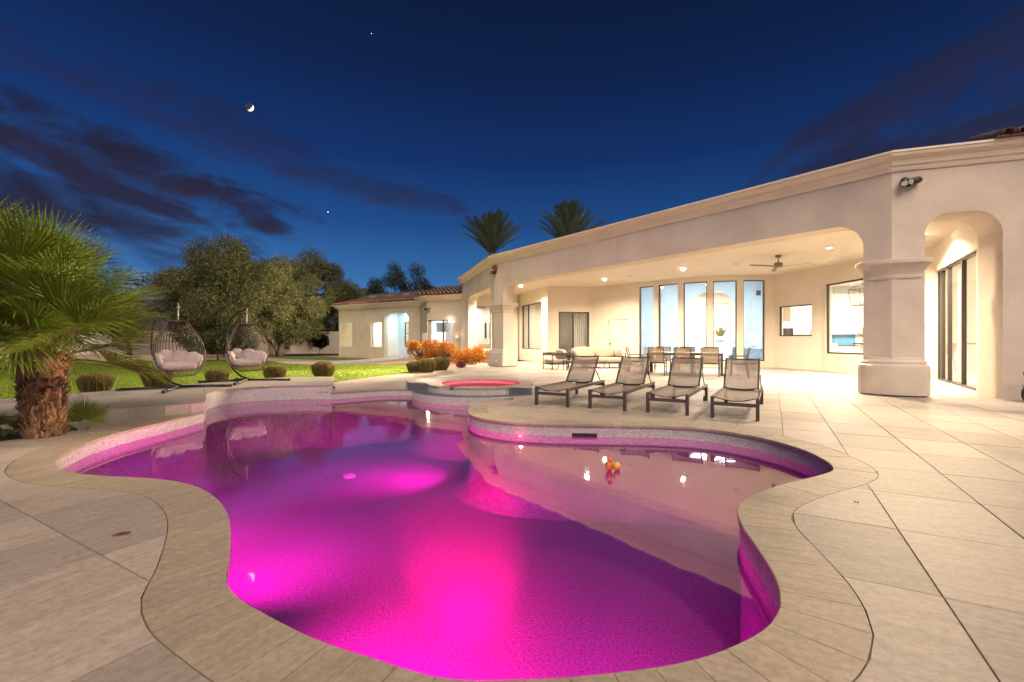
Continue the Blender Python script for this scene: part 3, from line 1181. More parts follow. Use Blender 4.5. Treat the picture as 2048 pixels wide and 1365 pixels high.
def strip(curve, z0, z1, out=0.0):
    mb = MB()
    P = offset(curve, out) if out else curve
    vs = [(x, y, z0) for x, y in P] + [(x, y, z1) for x, y in P]
    k = len(P)
    return mb.add(vs, [(i, i + 1, k + i + 1, k + i) for i in range(k - 1)])


# below the tile the shell is plaster, curved out into the floor
POOLC = POOL + [POOL[0]]
mbw = MB()
prof = [(0.008, -0.262), (0.008, -0.85), (0.0, -1.0), (-0.05, -1.12), (-0.14, -1.21), (-0.24, -1.249)]
rows = []
for d_, z_ in prof:
    rows.append([(x, y, z_) for x, y in offset(POOLC, d_)])
k = len(POOLC)
vs = [q for r_ in rows for q in r_]
fs = [(r_ * k + i, r_ * k + i + 1, (r_ + 1) * k + i + 1, (r_ + 1) * k + i) for r_ in range(len(prof) - 1) for i in range(k - 1)]
mbw.add(vs, fs)
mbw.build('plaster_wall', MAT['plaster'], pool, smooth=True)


def mosaic(name, curve, z0, z1, parent):
    """staggered little glass bricks on a grout bed"""
    strip(curve, z0, z1, 0.010).build(name + '_bed', MAT['tile_grout'], parent)
    P = np.array(curve)
    seg = np.linalg.norm(np.diff(P, axis=0), axis=1)
    S = np.concatenate([[0], np.cumsum(seg)])
    Ltot = S[-1]
    bw, bh, g = 0.030, 0.0155, 0.0022
    rowsn = max(1, int(round((z1 - z0) / bh)))
    bh = (z1 - z0) / rowsn
    allq = []
    for r_ in range(rowsn):
        st = np.arange(-bw * 0.5 * (r_ % 2), Ltot, bw)
        a0 = np.clip(st + g / 2, 0, Ltot)
        a1 = np.clip(st + bw - g / 2, 0, Ltot)
        keep = a1 - a0 > 0.004
        a0, a1 = a0[keep], a1[keep]

        def pos(s):
            x = np.interp(s, S, P[:, 0])
            y = np.interp(s, S, P[:, 1])
            return x, y
        x0, y0 = pos(a0)
        x1, y1 = pos(a1)
        tx, ty = x1 - x0, y1 - y0
        ln = np.sqrt(tx * tx + ty * ty) + 1e-9
        nx, ny = -ty / ln, tx / ln
        o_in = 0.001 + rng.normal(0, 0.0005, len(x0))
        b0 = z0 + r_ * bh + g / 2
        b1 = z0 + (r_ + 1) * bh - g / 2
        f_ = [np.column_stack([x0 + nx * o_in, y0 + ny * o_in, np.full(len(x0), b0)]),
              np.column_stack([x1 + nx * o_in, y1 + ny * o_in, np.full(len(x0), b0)]),
              np.column_stack([x1 + nx * o_in, y1 + ny * o_in, np.full(len(x0), b1)]),
              np.column_stack([x0 + nx * o_in, y0 + ny * o_in, np.full(len(x0), b1)])]
        bk = [q + np.column_stack([nx, ny, nx * 0]) * 0.008 for q in f_]
        allq.append(np.stack(f_ + bk, 1))
    Q = np.concatenate(allq)
    nb = len(Q)
    V = Q.reshape(-1, 3)
    idx = np.arange(nb)[:, None, None] * 8
    F = (idx + np.array([[3, 2, 1, 0], [0, 1, 5, 4], [1, 2, 6, 5], [2, 3, 7, 6], [3, 0, 4, 7]])[None]).reshape(-1, 4)
    o = link(name, mesh_np(name, V, F), MAT['tile'], parent)
    o['kind'] = 'stuff'
    return o


mosaic('mosaic_band', cu_a, -0.265, -0.036, pool)
mosaic('mosaic_band', cu_b, -0.265, DECK_Z - 0.022, pool)
mosaic('mosaic_band', cu_c, -0.265, -0.036, pool)
mosaic('mosaic_band', [cu_c[-1]] + arc + [cu_d[0]], -0.265, -0.012, pool)
mosaic('mosaic_band', cu_d, -0.265, -0.036, pool)


# coping stones, each its own piece
def coping(curve, z, width, parent, step=0.155, name='coping_stone', th=0.034, nose=0.015):
    inn = offset(curve, -nose)
    outc = offset(curve, width)
    P = [Vector(p) for p in curve]
    S = [0.0]
    for i in range(1, len(P)):
        S.append(S[-1] + (P[i] - P[i - 1]).length)
    nst = max(1, int(round(S[-1] / step)))

    def interp(C, s):
        for i in range(1, len(S)):
            if S[i] >= s - 1e-9:
                t = (s - S[i - 1]) / max(1e-9, S[i] - S[i - 1])
                return Vector(C[i - 1]).lerp(Vector(C[i]), min(1, max(0, t)))
        return Vector(C[-1])
    for q in range(nst):
        s0 = S[-1] * q / nst + 0.0015
        s1 = S[-1] * (q + 1) / nst - 0.0015
        mid = (s0 + s1) / 2
        I = [interp(inn, s) for s in (s0, mid, s1)]
        O = [interp(outc, s) for s in (s0, mid, s1)]
        dz = random.uniform(-0.001, 0.001)
        mb = MB()
        e = 0.005
        Ie = [i_.lerp(o_, e / width) for i_, o_ in zip(I, O)]
        top = [(p.x, p.y, z + dz) for p in Ie] + [(p.x, p.y, z + dz) for p in O]
        nosev = [(p.x, p.y, z + dz - e) for p in I]
        botv = [(p.x, p.y, z - th) for p in I]
        botb = [(p.x, p.y, z - th) for p in O]
        vs = top + nosev + botv + botb
        fs = [(0, 1, 4, 3)[::-1], (1, 2, 5, 4)[::-1], (6, 7, 1, 0), (7, 8, 2, 1), (9, 10, 7, 6), (10, 11, 8, 7),
              (0, 3, 12, 9), (2, 11, 14, 5), (0, 9, 6), (2, 8, 11), (9, 12, 13, 10), (10, 13, 14, 11), (3, 4, 13, 12), (4, 5, 14, 13)]
        mb.add(vs, fs)
        mb.build(name, MAT['coping'], parent, recalc=True)


cop = empty('pool_coping', (0, 4, 0))
cop['kind'] = 'structure'
coping(cu_a, 0.0, COPE, cop)
coping(cu_b[2:-1], DECK_Z, 0.05, cop, 0.6, th=0.022, nose=0.010)
coping(cu_c, 0.0, COPE, cop)
coping(cu_d[5:], 0.0, COPE, cop)

# ------------------------------------------------------------------ water
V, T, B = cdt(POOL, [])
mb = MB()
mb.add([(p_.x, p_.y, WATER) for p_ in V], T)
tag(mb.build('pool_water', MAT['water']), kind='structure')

# ------------------------------------------------------------------ spa
spa = empty('spa', (SPA[0], SPA[1], 0))
tag(spa, 'round raised spa with pink lit water spilling into the pool', 'spa')


def ringpts(r, a0, a1, n_):
    return [(SPA[0] + r * math.cos(math.radians(a0 + (a1 - a0) * k / n_)), SPA[1] + r * math.sin(math.radians(a0 + (a1 - a0) * k / n_))) for k in range(n_ + 1)]


RI, RO, ZS = 0.95, 1.25, 0.15
G0a, G1a = 227.0, 246.0       # the spillway
# slab round the spa, faced in slate, cut by the ring
SLAB = [(-2.52, 11.05), (-2.24, 10.92), (0.41, 9.70), (0.47, 11.2), (0.1, 12.5), (-0.9, 12.75), (-2.1, 12.5), (-2.75, 11.9)]
mb = MB()
disc = ringpts(RO - 0.01, 0, 360, 60)[:-1]
front_cut = [(SPA[0] + 1.0, SPA[1] - 2.2)] 
prism(mb, SLAB, [disc], lambda s, t: (s, t, ZS - 0.004), (0, 0, -0.17))
mb.build('slate_plinth', MAT['slate'], spa, recalc=True)
mb = MB()
top = [(p_[0], p_[1]) for p_ in SLAB]
prism(mb, top, [ringpts(RO + 0.003, 0, 360, 60)[:-1]], lambda s, t: (s, t, ZS), (0, 0, -0.02))
mb.build('plinth_paving', MAT['paver'], spa, recalc=True)
# lower ledge in front
ledge_in = ringpts(RI, 0, 360, 60)[:-1]
mb = MB()
prism(mb, ringpts(1.584, 0, 360, 80)[:-1], [ledge_in], lambda s, t: (s, t, -0.010), (0, 0, -0.25))
mb.build('spill_ledge', MAT['slate'], spa, recalc=True)
# ring wall
mb = MB()
sector = [(SPA[0], SPA[1])] + ringpts(2.0, G0a, G1a, 4)
prism(mb, disc, [ledge_in, sector], lambda s, t: (s, t, 0.118), (0, 0, -0.13))
mb.build('ring_wall', MAT['tile_grout'], spa, recalc=True)
mb = MB()
prism(mb, ringpts(RO - 0.015, 0, 360, 60)[:-1], [ringpts(RI - 0.012, 0, 360, 60)[:-1]], lambda s, t: (s, t, 0.062), (0, 0, -0.08))
mb.build('weir', MAT['tile_grout'], spa, recalc=True)
mosaic('ring_mosaic', ringpts(RO, G1a + 1, 300, 30), -0.009, 0.116, spa)
mosaic('ring_mosaic', ringpts(RO, 165, G0a - 1, 30), -0.009, 0.116, spa)
mosaic('weir_mosaic', ringpts(RO - 0.004, G0a, G1a, 12), -0.009, 0.060, spa)
inner = list(reversed(ringpts(RI, 0, 360, 72)))
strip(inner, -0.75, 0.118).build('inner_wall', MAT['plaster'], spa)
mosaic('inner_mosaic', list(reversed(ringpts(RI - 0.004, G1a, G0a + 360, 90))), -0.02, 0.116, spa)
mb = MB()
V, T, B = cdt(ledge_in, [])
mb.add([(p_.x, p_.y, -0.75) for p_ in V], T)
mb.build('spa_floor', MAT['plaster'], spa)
nst = 30
for q in range(nst):
    a0 = G1a + (360 - (G1a - G0a)) * q / nst + 0.12
    a1 = G1a + (360 - (G1a - G0a)) * (q + 1) / nst - 0.12
    mb = MB()
    P_ = list(reversed(ringpts(RI - 0.015, a0, a1, 4))) + ringpts(RO + 0.01, a0, a1, 4)
    prism(mb, P_, [], lambda s, t: (s, t, ZS + 0.004), (0, 0, -0.034))
    mb.build('spa_coping_stone', MAT['coping'], spa, recalc=True)
mb = MB()
V, T, B = cdt(ringpts(RI + 0.06, 0, 360, 60)[:-1], [])
mb.add([(p_.x, p_.y, 0.067) for p_ in V], T)
tag(mb.build('spa_water', MAT['spa_water']), kind='structure')

# ------------------------------------------------------------------ pool lights, drain, skimmer
def pool_light(name, loc, direction, label, power, col, ang=130, off=0.10):
    d = Vector(direction).normalized()
    root = empty(name, loc)
    tag(root, label, 'pool light', 'round underwater pool lights')
    q = d.to_track_quat('Z', 'Y').to_matrix().to_4x4()
    mb = MB()
    mb.lathe([(0.0, 0.0), (0.125, 0.0), (0.125, 0.022), (0.105, 0.034), (0.095, 0.026), (0.0, 0.022)], (0, 0, 0), 28, q)
    mb.build('bezel', MAT['metal_taupe'], root, smooth=False, local=True)
    mb = MB()
    mb.lathe([(0.0, 0.0262), (0.094, 0.0262), (0.06, 0.034), (0.0, 0.037)], (0, 0, 0), 28, q)
    mb.build('lens', MAT['plastic_white'], root, smooth=True, local=True)
    p_ = Vector(loc) + d * off
    lamp_spot('pool_lamp', p_, p_ + d, power, col, math.radians(ang), 1.0, 0.08)
    return root


HOT = (1.0, 0.0, 0.17)
MAG = (1.0, 0.0, 0.43)


def low(az, half):
    """a beam whose upper edge stays just below the water's surface"""
    a_, p_ = math.radians(az), math.radians(half + 2)
    return (math.sin(a_) * math.cos(p_), math.cos(a_) * math.cos(p_), -math.sin(p_))


def added_strip(x, y, az, pitch, length, power, col, spread, label):
    """an added, unseen wide lamp by the pool wall that evens out the pink glow"""
    a_, p_ = math.radians(az), math.radians(pitch)
    d = Vector((math.sin(a_) * math.cos(p_), math.cos(a_) * math.cos(p_), -math.sin(p_)))
    t = Vector((math.cos(a_), -math.sin(a_), 0))
    c = Vector((x, y, -0.46))
    root = empty('added_strip_light', c)
    tag(root, label, 'pool light', 'unseen strips added to spread the pool glow')
    mb = MB()
    mb.bar(-t * length * 0.17 - d * 0.10, t * length * 0.17 - d * 0.10, 0.03, 0.06)
    mb.build('housing', MAT['metal_taupe'], root, local=True)
    lamp_area('strip_lamp', c + d * 0.06, c + d, power, col, length, 0.16, math.radians(spread))


pool_light('pool_light', (0.98, 1.93, -0.72), low(-62, 34), 'round pool light in the right wall near the camera', 260, MAG, 68)
pool_light('pool_light', (0.00, 1.62, -0.30), low(-9, 12), 'round pool light under the coping nearest the camera', 6800, HOT, 26)
added_strip(-0.25, 1.72, -12, 14, 1.2, 62, HOT, 46, 'long added strip light under the front coping, aimed at the peninsula')
added_strip(-0.30, 1.76, -6, 25, 1.4, 24, MAG, 110, 'long added strip light under the front coping, aimed at the floor')
added_strip(0.62, 1.80, 8, 25, 0.7, 26, MAG, 100, 'added strip light under the front coping, right of the middle')
added_strip(-1.62, 2.72, 58, 30, 0.9, 50, MAG, 120, 'unseen strip light in the left wall near the camera')
added_strip(-2.75, 3.80, 12, 22, 0.9, 70, MAG, 100, 'added strip light under the coping at the left bulge')
added_strip(-3.75, 4.12, -12, 20, 0.8, 85, MAG, 100, 'added strip light under the coping at the left bay')
added_strip(-0.78, 7.6, -70, 20, 0.8, 75, (1.0, 0.0, 0.45), 90, 'added strip light in the tip of the lounger peninsula')
lamp_spot('spa_lamp', (SPA[0] + 0.1, SPA[1] + 0.5, -0.25), (SPA[0] - 0.1, SPA[1] - 0.5, -0.7), 36, (1.0, 0.0, 0.20), math.radians(170), 1.0, 0.1)
lamp_spot('spa_lamp', (SPA[0], SPA[1] - 0.45, -0.35), (SPA[0], SPA[1] + 1.0, -0.10), 100, (1.0, 0.0, 0.20), math.radians(170), 1.0, 0.1)

# main drain cover on the floor
mb = MB()
mb.lathe([(0.0, 0.03), (0.09, 0.03), (0.115, 0.012), (0.115, 0.0)][::-1], (-2.88, 8.10, FLOOR), 28)
tag(mb.build('drain_cover', MAT['tile_grout'], smooth=False), 'round white drain cover on the pool floor', 'drain')

# skimmer mouth in the tile under the peninsula coping
ln = Line((1.22, 6.30), (0.86, 6.335))
mb = MB()
q0, q1 = Vector((0.83, 6.333)), Vector((1.17, 6.297))
mb.bar((q0.x, q0.y + 0.005, -0.150), (q1.x, q1.y + 0.005, -0.150), 0.03, 0.055)
sk = mb.build('skimmer_mouth', MAT['metal_black'])
tag(sk, 'dark slot of the skimmer in the pool tile below loungers', 'skimmer')

# small red lamp at the waterline
mb = MB()
mb.puff((0.115, 6.435, -0.19), (0.05, 0.02, 0.022), 2.2, 12, 8)
tag(mb.build('waterline_lamp', MAT['red_led'], smooth=True), 'small glowing red lamp at the waterline below the loungers', 'lamp')
lamp_spot('red_glow', (0.115, 6.33, -0.18), (0.115, 6.47, -0.18), 0.22, (1.0, 0.02, 0.08), math.radians(165), 1.0, 0.02)

# floating toys drifting on the water
toy = empty('floating_toy', (0.98, 4.62, WATER))
tag(toy, 'small orange and yellow floating toy drifting on the pool water', 'pool toy')
mb = MB()
mb.puff((0, 0, 0.05), (0.075, 0.065, 0.10), 2.0, 16, 10)
mb.puff((0.01, 0, 0.115), (0.05, 0.05, 0.05), 2.0, 14, 8)
mb.build('orange_body', MAT['orange_toy'], toy, True, local=True)
mb = MB()
mb.puff((0.085, 0.03, 0.045), (0.075, 0.075, 0.085), 2.0, 16, 10)
mb.build('yellow_body', MAT['yellow_toy'], toy, True, local=True)
mb = MB()
mb.tube([(0.0, -0.02, 0.01), (-0.005, -0.035, -0.03), (0.01, -0.04, -0.06)], [0.015, 0.016, 0.004], 8)
mb.build('dark_tail', MAT['purple_toy'], toy, True, local=True)
for lx, ly, lab in ((-2.32, 2.72, 'small rusty oval deck ring set in the paving at left'), (2.46, 3.27, 'tiny dark deck cap set in the paving at right')):
    mb = MB()
    if lx < 0:
        mb.lathe([(0.026, 0.001), (0.028, 0.005), (0.040, 0.005), (0.043, 0.001)], (0, 0, 0), 24, Matrix.Rotation(0.6, 4, 'Z') @ Matrix.Scale(0.55, 4, (0, 1, 0)))
    else:
        mb.lathe([(0.0, 0.003), (0.012, 0.003), (0.016, 0.0035), (0.016, -0.004)], (0, 0, 0), 20)
    o = mb.build('deck_cap', MAT['wood_end'] if lx < 0 else MAT['metal_dark'])
    o.location = (lx, ly, 0.003)
    tag(o, lab, 'drain cap')
# ------------------------------------------------------------------ main house
house = empty('house', (4.0, 16.0, 0))
tag(house, 'large cream stucco house with arched covered patio behind the pool', 'house')
ST, PW = MAT['stucco'], MAT['patio_wall']
Lc, Rc = (-0.845, 21.1), (7.94, 9.57)
T2 = Vector((0.944, -0.329)).normalized()
Rend = (Rc[0] + T2.x * 4.2, Rc[1] + T2.y * 4.2)
Wend = (-3.2, 28.7)
fac = Line(Lc, Rc)
fac2 = Line(Rc, Rend)
wing = Line(Wend, Lc)

# front walls with their rounded openings
wall('front_wall', fac, 0.0, 4.72, 0.57, [round_open(0.75, 14.01, -1, 3.73, 0.55)], ST, house)
wall('front_wall', fac2, 0.0, 4.72, 0.787, [round_open(0.563, 1.794, -1, 3.75, 0.42, 10, 0.46)], ST, house, 0.002)
wall('front_wall', wing, 0.0, 4.72, 0.5, [round_open(2.2, 7.60, -1, 3.70, 0.5)], ST, house)

# cornice running round the parapet
mb = MB()
prof = [(-0.2, 4.68), (0.03, 4.68), (0.05, 4.72), (0.06, 4.76), (0.10, 4.79), (0.11, 4.83), (0.12, 4.84), (0.12, 4.87), (0.17, 4.905), (0.215, 4.94), (0.23, 4.97), (0.23, 5.00), (0.255, 5.01), (0.255, 5.05), (-0.2, 5.06)]
path = [Wend, Lc, Rc, Rend]
sweep(mb, path, prof)
mb.build('cornice', MAT['cornice'], house, recalc=True)


# piers: base block, mouldings and capital wrap the shaft
def pier(footing, zs):
    """footing: plan polygon of the shaft (clockwise seen from above is fine)"""
    P = [Vector(p) for p in footing]
    c = sum(P, Vector((0, 0))) / len(P)

    def off(d):
        out = []
        m = len(P)
        for i in range(m):
            a, b, e = P[i - 1], P[i], P[(i + 1) % m]
            n1 = Vector(((b - a).y, -(b - a).x)).normalized()
            n2 = Vector(((e - b).y, -(e - b).x)).normalized()
            if n1.dot(b - c) < 0 and n2.dot(b - c) < 0:
                n1, n2 = -n1, -n2
            m_ = (n1 + n2)
            m_ = m_ / max(0.35, (1 + n1.dot(n2)))
            out.append(b + m_ * d)
        return out
    mb = MB()
    rings = [[(q.x, q.y, z) for q in off(d)] for d, z in zs]
    k = len(P)
    base_ = len(mb.v)
    for r_ in rings:
        mb.v += r_
    for i in range(len(rings) - 1):
        for j in range(k):
            l = (j + 1) % k
            mb.f.append((i * k + j, i * k + l, (i + 1) * k + l, (i + 1) * k + j))
    mb.f.append(tuple(range(k)))
    mb.f.append(tuple((len(rings) - 1) * k + j for j in reversed(range(k))))
    return mb


def soften(P, r, n_=5):
    out = []
    m = len(P)
    for i in range(m):
        a, b, c = Vector(P[i - 1]), Vector(P[i]), Vector(P[(i + 1) % m])
        u, v = (a - b).normalized(), (c - b).normalized()
        rr = min(r, (a - b).length * 0.45, (c - b).length * 0.45)
        for k in range(n_ + 1):
            t = k / n_
            q = (b + u * rr) * (1 - t) ** 2 + b * 2 * t * (1 - t) + (b + v * rr) * t * t
            out.append((q.x, q.y))
    return out


def fpt(line, s, d):
    q = line.at(s, 0, d)
    return (q.x, q.y)


base_prof = [(0.05, 0.0), (0.065, 0.012), (0.13, 0.03), (0.135, 0.58), (0.13, 0.63), (0.11, 0.655), (0.075, 0.67), (0.085, 0.70), (0.07, 0.735), (0.03, 0.76), (0.02, 0.79), (0.004, 0.81)]
cap_prof = [(0.004, 2.45), (0.03, 2.46), (0.035, 2.50), (0.02, 2.53), (0.03, 2.57), (0.06, 2.64), (0.11, 2.71), (0.16, 2.75), (0.175, 2.765), (0.175, 2.83), (0.165, 2.845), (0.004, 2.86)]
left_plan = [fpt(wing, wing.L - 0.42, 0), Lc, fpt(fac, 0.75, 0), fpt(fac, 0.75, 0.57), fpt(fac, 0.1, 0.57)]
i_n = Line(Rc, Rend)
right_plan = [fpt(fac, 14.01, 0), Rc, fpt(fac2, 0.563, 0), fpt(fac2, 0.563, 0.70), fpt(fac, 14.01, 0.57)]
for plan in (left_plan, soften(right_plan, 0.16)):
    pier(plan, base_prof).build('pier_base', ST, house, recalc=True)
    pier(plan, cap_prof).build('pier_capital', ST, house, recalc=True)

# ------------------------------------------------------------------ patio back walls
def window(line, s0, s1, z0, z1, parent, fw=0.05, depth=0.07, d=0.06, mull=(), mat='frame_bronze', name='window', pane=True, bars=(), grp=None):
    mb = MB()
    M = line.M(0, 0, d)
    mb.box((s0, 0, z0), (s0 + fw, depth, z1), M)
    mb.box((s1 - fw, 0, z0), (s1, depth, z1), M)
    mb.box((s0 + fw, 0.001, z0), (s1 - fw, depth - 0.001, z0 + fw), M)
    mb.box((s0 + fw, 0.001, z1 - fw), (s1 - fw, depth - 0.001, z1), M)
    for m_ in mull:
        mb.box((m_ - fw * 0.6, 0.002, z0 + fw), (m_ + fw * 0.6, depth - 0.002, z1 - fw), M)
    for b_ in bars:
        mb.box((s0 + fw, 0.003, b_ - fw * 0.4), (s1 - fw, depth - 0.003, b_ + fw * 0.4), M)
    fr = mb.build(name, MAT[mat], parent)
    if pane:
        cuts = [s0 + fw] + sorted(mull) + [s1 - fw]
        for a, b in zip(cuts[:-1], cuts[1:]):
            mb = MB()
            mb.box((a - 0.004, depth * 0.45, z0 + fw - 0.004), (b + 0.004, depth * 0.45 + 0.006, z1 - fw + 0.004), M)
            g = mb.build('pane', MAT['glass'], None)
            g.parent = fr
    return fr


def pane_fix():
    pass


W0, W1, W2 = (0.33, 28.3), (1.84, 23.75), (4.2, 24.2)
bow = [(5.98, 22.6), (6.8, 21.65), (7.63, 20.7), (8.68, 20.05), (9.84, 19.75), (10.99, 19.68)]
W7, W8, W9, W10, W11, W12 = (11.3, 19.65), (12.0, 17.74), (12.1, 14.6), (12.7, 13.75), (10.44, 10.27), (9.98, 9.60)
CEIL = 4.0
bayL = Line((-2.78, 27.9), (0.36, 27.95))
wall('back_wall', bayL, 0, CEIL + 0.1, 0.25, [rect(0.37, 1.48, 0.69, 3.25)], PW, house)
window(bayL, 0.37, 1.48, 0.69, 3.25, house)
bayS = Line((-2.95, 28.9), (-2.80, 27.9))
wall('back_wall', bayS, 0, CEIL + 0.1, 0.22, [rect(0.25, 0.7, 0.69, 3.25)], PW, house)
window(bayS, 0.25, 0.7, 0.69, 3.25, house)
wB = Line(W0, W1)
wall('back_wall', wB, 0, CEIL + 0.1, 0.25, [rect(0.77, 3.97, 0.68, 3.27)], PW, house)
window(wB, 0.77, 3.97, 0.68, 3.27, house, mull=(1.75,))
wC = Line(W1, W2)
wall('back_wall', wC, 0, CEIL + 0.1, 0.25, [rect(0.61, 2.285, -1, 2.68)], PW, house)
window(wC, 0.61, 2.285, 0.0, 2.68, house, 0.075, mull=(1.42,), name='sliding_door')
wD = Line(W2, bow[0])
wall('back_wall', wD, 0, CEIL + 0.1, 0.25, [rect(1.02, 2.13, -1, 2.24)], PW, house)
mb = MB()
mb.box((1.036, 0.04, 0.01), (2.114, 0.09, 2.222), wD.M(0, 0, 0))
sd_ = mb.build('service_door', PW, house)
mb = MB()
mb.lathe([(0.0, 0.0), (0.035, 0.0), (0.035, 0.012), (0.014, 0.02), (0.014, 0.045), (0.032, 0.055), (0.034, 0.075), (0.0, 0.085)], (0, 0, 0), 14, Matrix.Rotation(PI / 2, 4, 'X'))
kb = mb.build('door_knob', MAT['metal_dark'], None, True)
q = wD.at(1.12, 1.02, 0.02)
kb.location = q
kb.rotation_euler = (0, 0, math.atan2(wD.t.y, wD.t.x))
kb.parent = sd_
kb.matrix_parent_inverse = Matrix.Identity(4)
kb.location = Vector(q)
spans = [(0.34, 1.14), (0.13, 1.13), (0.12, 1.11), (0.12, 1.08), (0.15, 1.05)]
for k in range(5):
    ln = Line(bow[k], bow[k + 1])
    wall('back_wall', ln, 0, CEIL + 0.1, 0.25, [rect(*spans[k], 0.28, 3.78)], PW, house)
    window(ln, *spans[k], 0.28, 3.78, house, 0.04)
wE0 = Line(bow[5], W7)
wall('back_wall', wE0, 0, CEIL + 0.1, 0.25, [], PW, house)
wE = Line(W7, W8)
wall('back_wall', wE, 0, CEIL + 0.1, 0.25, [rect(0.175, 1.647, 1.35, 2.62)], PW, house)
window(wE, 0.175, 1.647, 1.35, 2.62, house, 0.045)
wF = Line(W8, W9)
wall('back_wall', wF, 0, CEIL + 0.1, 0.25, [rect(0.2, 2.85, 0.67, 3.32)], PW, house)
window(wF, 0.2, 2.85, 0.67, 3.32, house, 0.06)
wall('back_wall', Line(W9, W10), 0, CEIL + 0.1, 0.25, [], PW, house)
wG = Line(W10, W11)
wall('back_wall', wG, 0, CEIL + 0.1, 0.25, [rect(0.05, 4.11, -1, 3.23)], PW, house)
window(wG, 0.05, 4.11, 0.0, 3.23, house, 0.05, 0.10, mull=(0.45, 1.20, 2.58), name='sliding_door', mat='metal_taupe')
wall('back_wall', Line(W11, W12), 0, CEIL + 0.1, 0.3, [], PW, house)

# patio ceiling and flat roof
cp = [(-3.1, 28.75), fpt(fac, 0.0, 0.25), fpt(fac, 14.5, 0.3), fpt(fac2, 4.2, 0.3), (14.5, 9.0), (15.0, 20.5), (11.5, 20.2), (9, 20.4), (7.0, 22.5), (4.4, 24.6), (1.95, 24.2), (0.6, 28.5)]
mb = MB()
prism(mb, cp, [], lambda s, t: (s, t, CEIL), (0, 0, 0.06))
mb.build('patio_ceiling', MAT['patio_wall'], house, recalc=True)
rf = [(-3.1, 28.8), fpt(fac, 0.0, 0.15), fpt(fac, 14.5, 0.15), fpt(fac2, 4.2, 0.15), (24, 7.5), (24, 36), (-3, 36)]
mb = MB()
prism(mb, rf, [], lambda s, t: (s, t, 5.30 - 0.34), (0, 0, 0.04))
mb.build('flat_roof', MAT['concrete'], house, recalc=True)
# living room lantern roof above the parapet
# ------------------------------------------------------------------ rooms behind the glass
def room(poly, z1, wmat, name, floor='room_floor', holes=None, skip=(), z0=0.0):
    """inside faces of a room: walls, floor and ceiling"""
    m = len(poly)
    for i in range(m):
        if i in skip:
            continue
        ln = Line(poly[i], poly[(i + 1) % m])
        mb = MB()
        prism(mb, rect(0, ln.L, z0, z1), (holes or {}).get(i, []), lambda s, t: ln.at(s, t, 0), (ln.n.x * 0.08, ln.n.y * 0.08, 0))
        mb.build('inner_wall', MAT[wmat], house, recalc=True)
    mb = MB()
    prism(mb, poly, [], lambda s, t: (s, t, z0 + 0.012), (0, 0, -0.03))
    mb.build('room_floor', MAT[floor], house, recalc=True)
    mb = MB()
    prism(mb, poly, [], lambda s, t: (s, t, z1), (0, 0, 0.05))
    mb.build('room_ceiling', MAT[wmat], house, recalc=True)


# living room: cool white walls, big arch to a warm hall; plan listed clockwise
LRB0, LRB1 = (8.0, 29.5), (15.6, 27.4)
arch = [(3.17 + 2.77 * 0.5 + 1.385 * math.cos(PI - PI * k / 24), 2.87 + 1.385 * math.sin(PI * k / 24)) for k in range(25)]
arch = [(3.17, -1)] + arch + [(5.94, -1)]
room([(5.8, 22.9), LRB0, LRB1, (11.35, 19.9), (10.6, 20.0), (9.6, 20.05), (8.8, 20.35), (7.85, 20.95), (7.0, 21.9)], 4.88, 'room_blue', 'living_room', holes={1: [arch]}, skip=(3, 4, 5, 6, 7, 8))
room([(10.3, 29.2), (11.4, 33.6), (16.8, 32.4), (14.9, 27.95)], 4.6, 'room_white', 'hall', skip=(3,))
# kitchen
room([(11.55, 19.9), (14.4, 24.8), (22.0, 22.6), (20.0, 8.6), (13.0, 8.6), (10.9, 10.3), (13.05, 13.7), (12.5, 14.7), (12.35, 17.8)], 4.0, 'room_white', 'kitchen', skip=(4, 5, 6, 7, 8))
# rooms on the left
room([(1.95, 24.05), (2.6, 29.0), (6.9, 28.2), (5.75, 23.2), (4.25, 24.5)], 3.6, 'room_white', 'den', skip=(3, 4))
room([(0.55, 28.4), (0.9, 31.4), (2.4, 29.4), (2.05, 24.1)], 3.6, 'room_white', 'bedroom', skip=(3,))
room([(-2.7, 28.2), (-2.9, 31.6), (0.7, 31.6), (0.4, 28.25)], 3.6, 'room_white', 'bath', skip=(3,))
# ------------------------------------------------------------------ clay roof edge at the right end of the house
def barrel(r0, r1, length, seg=7, th=0.014):
    """half-round clay tile along +y, its arch up"""
    mb = MB()
    for q, (rr, y) in enumerate(((r0, 0.0), (r1, length))):
        for k in range(seg + 1):
            a_ = PI * k / seg
            mb.v.append((rr * math.cos(a_), y, rr * math.sin(a_)))
        for k in range(seg + 1):
            a_ = PI * k / seg
            mb.v.append(((rr - th) * math.cos(a_), y, (rr - th) * math.sin(a_)))
    n_ = seg + 1
    for k in range(seg):
        mb.f.append((k, k + 1, 2 * n_ + k + 1, 2 * n_ + k))
        mb.f.append((n_ + k + 1, n_ + k, 3 * n_ + k, 3 * n_ + k + 1))
        mb.f.append((k + 1, k, n_ + k, n_ + k + 1))
    mb.f.append((0, 2 * n_, 3 * n_, n_))
    mb.f.append((seg, n_ + seg, 3 * n_ + seg, 2 * n_ + seg))
    return mb


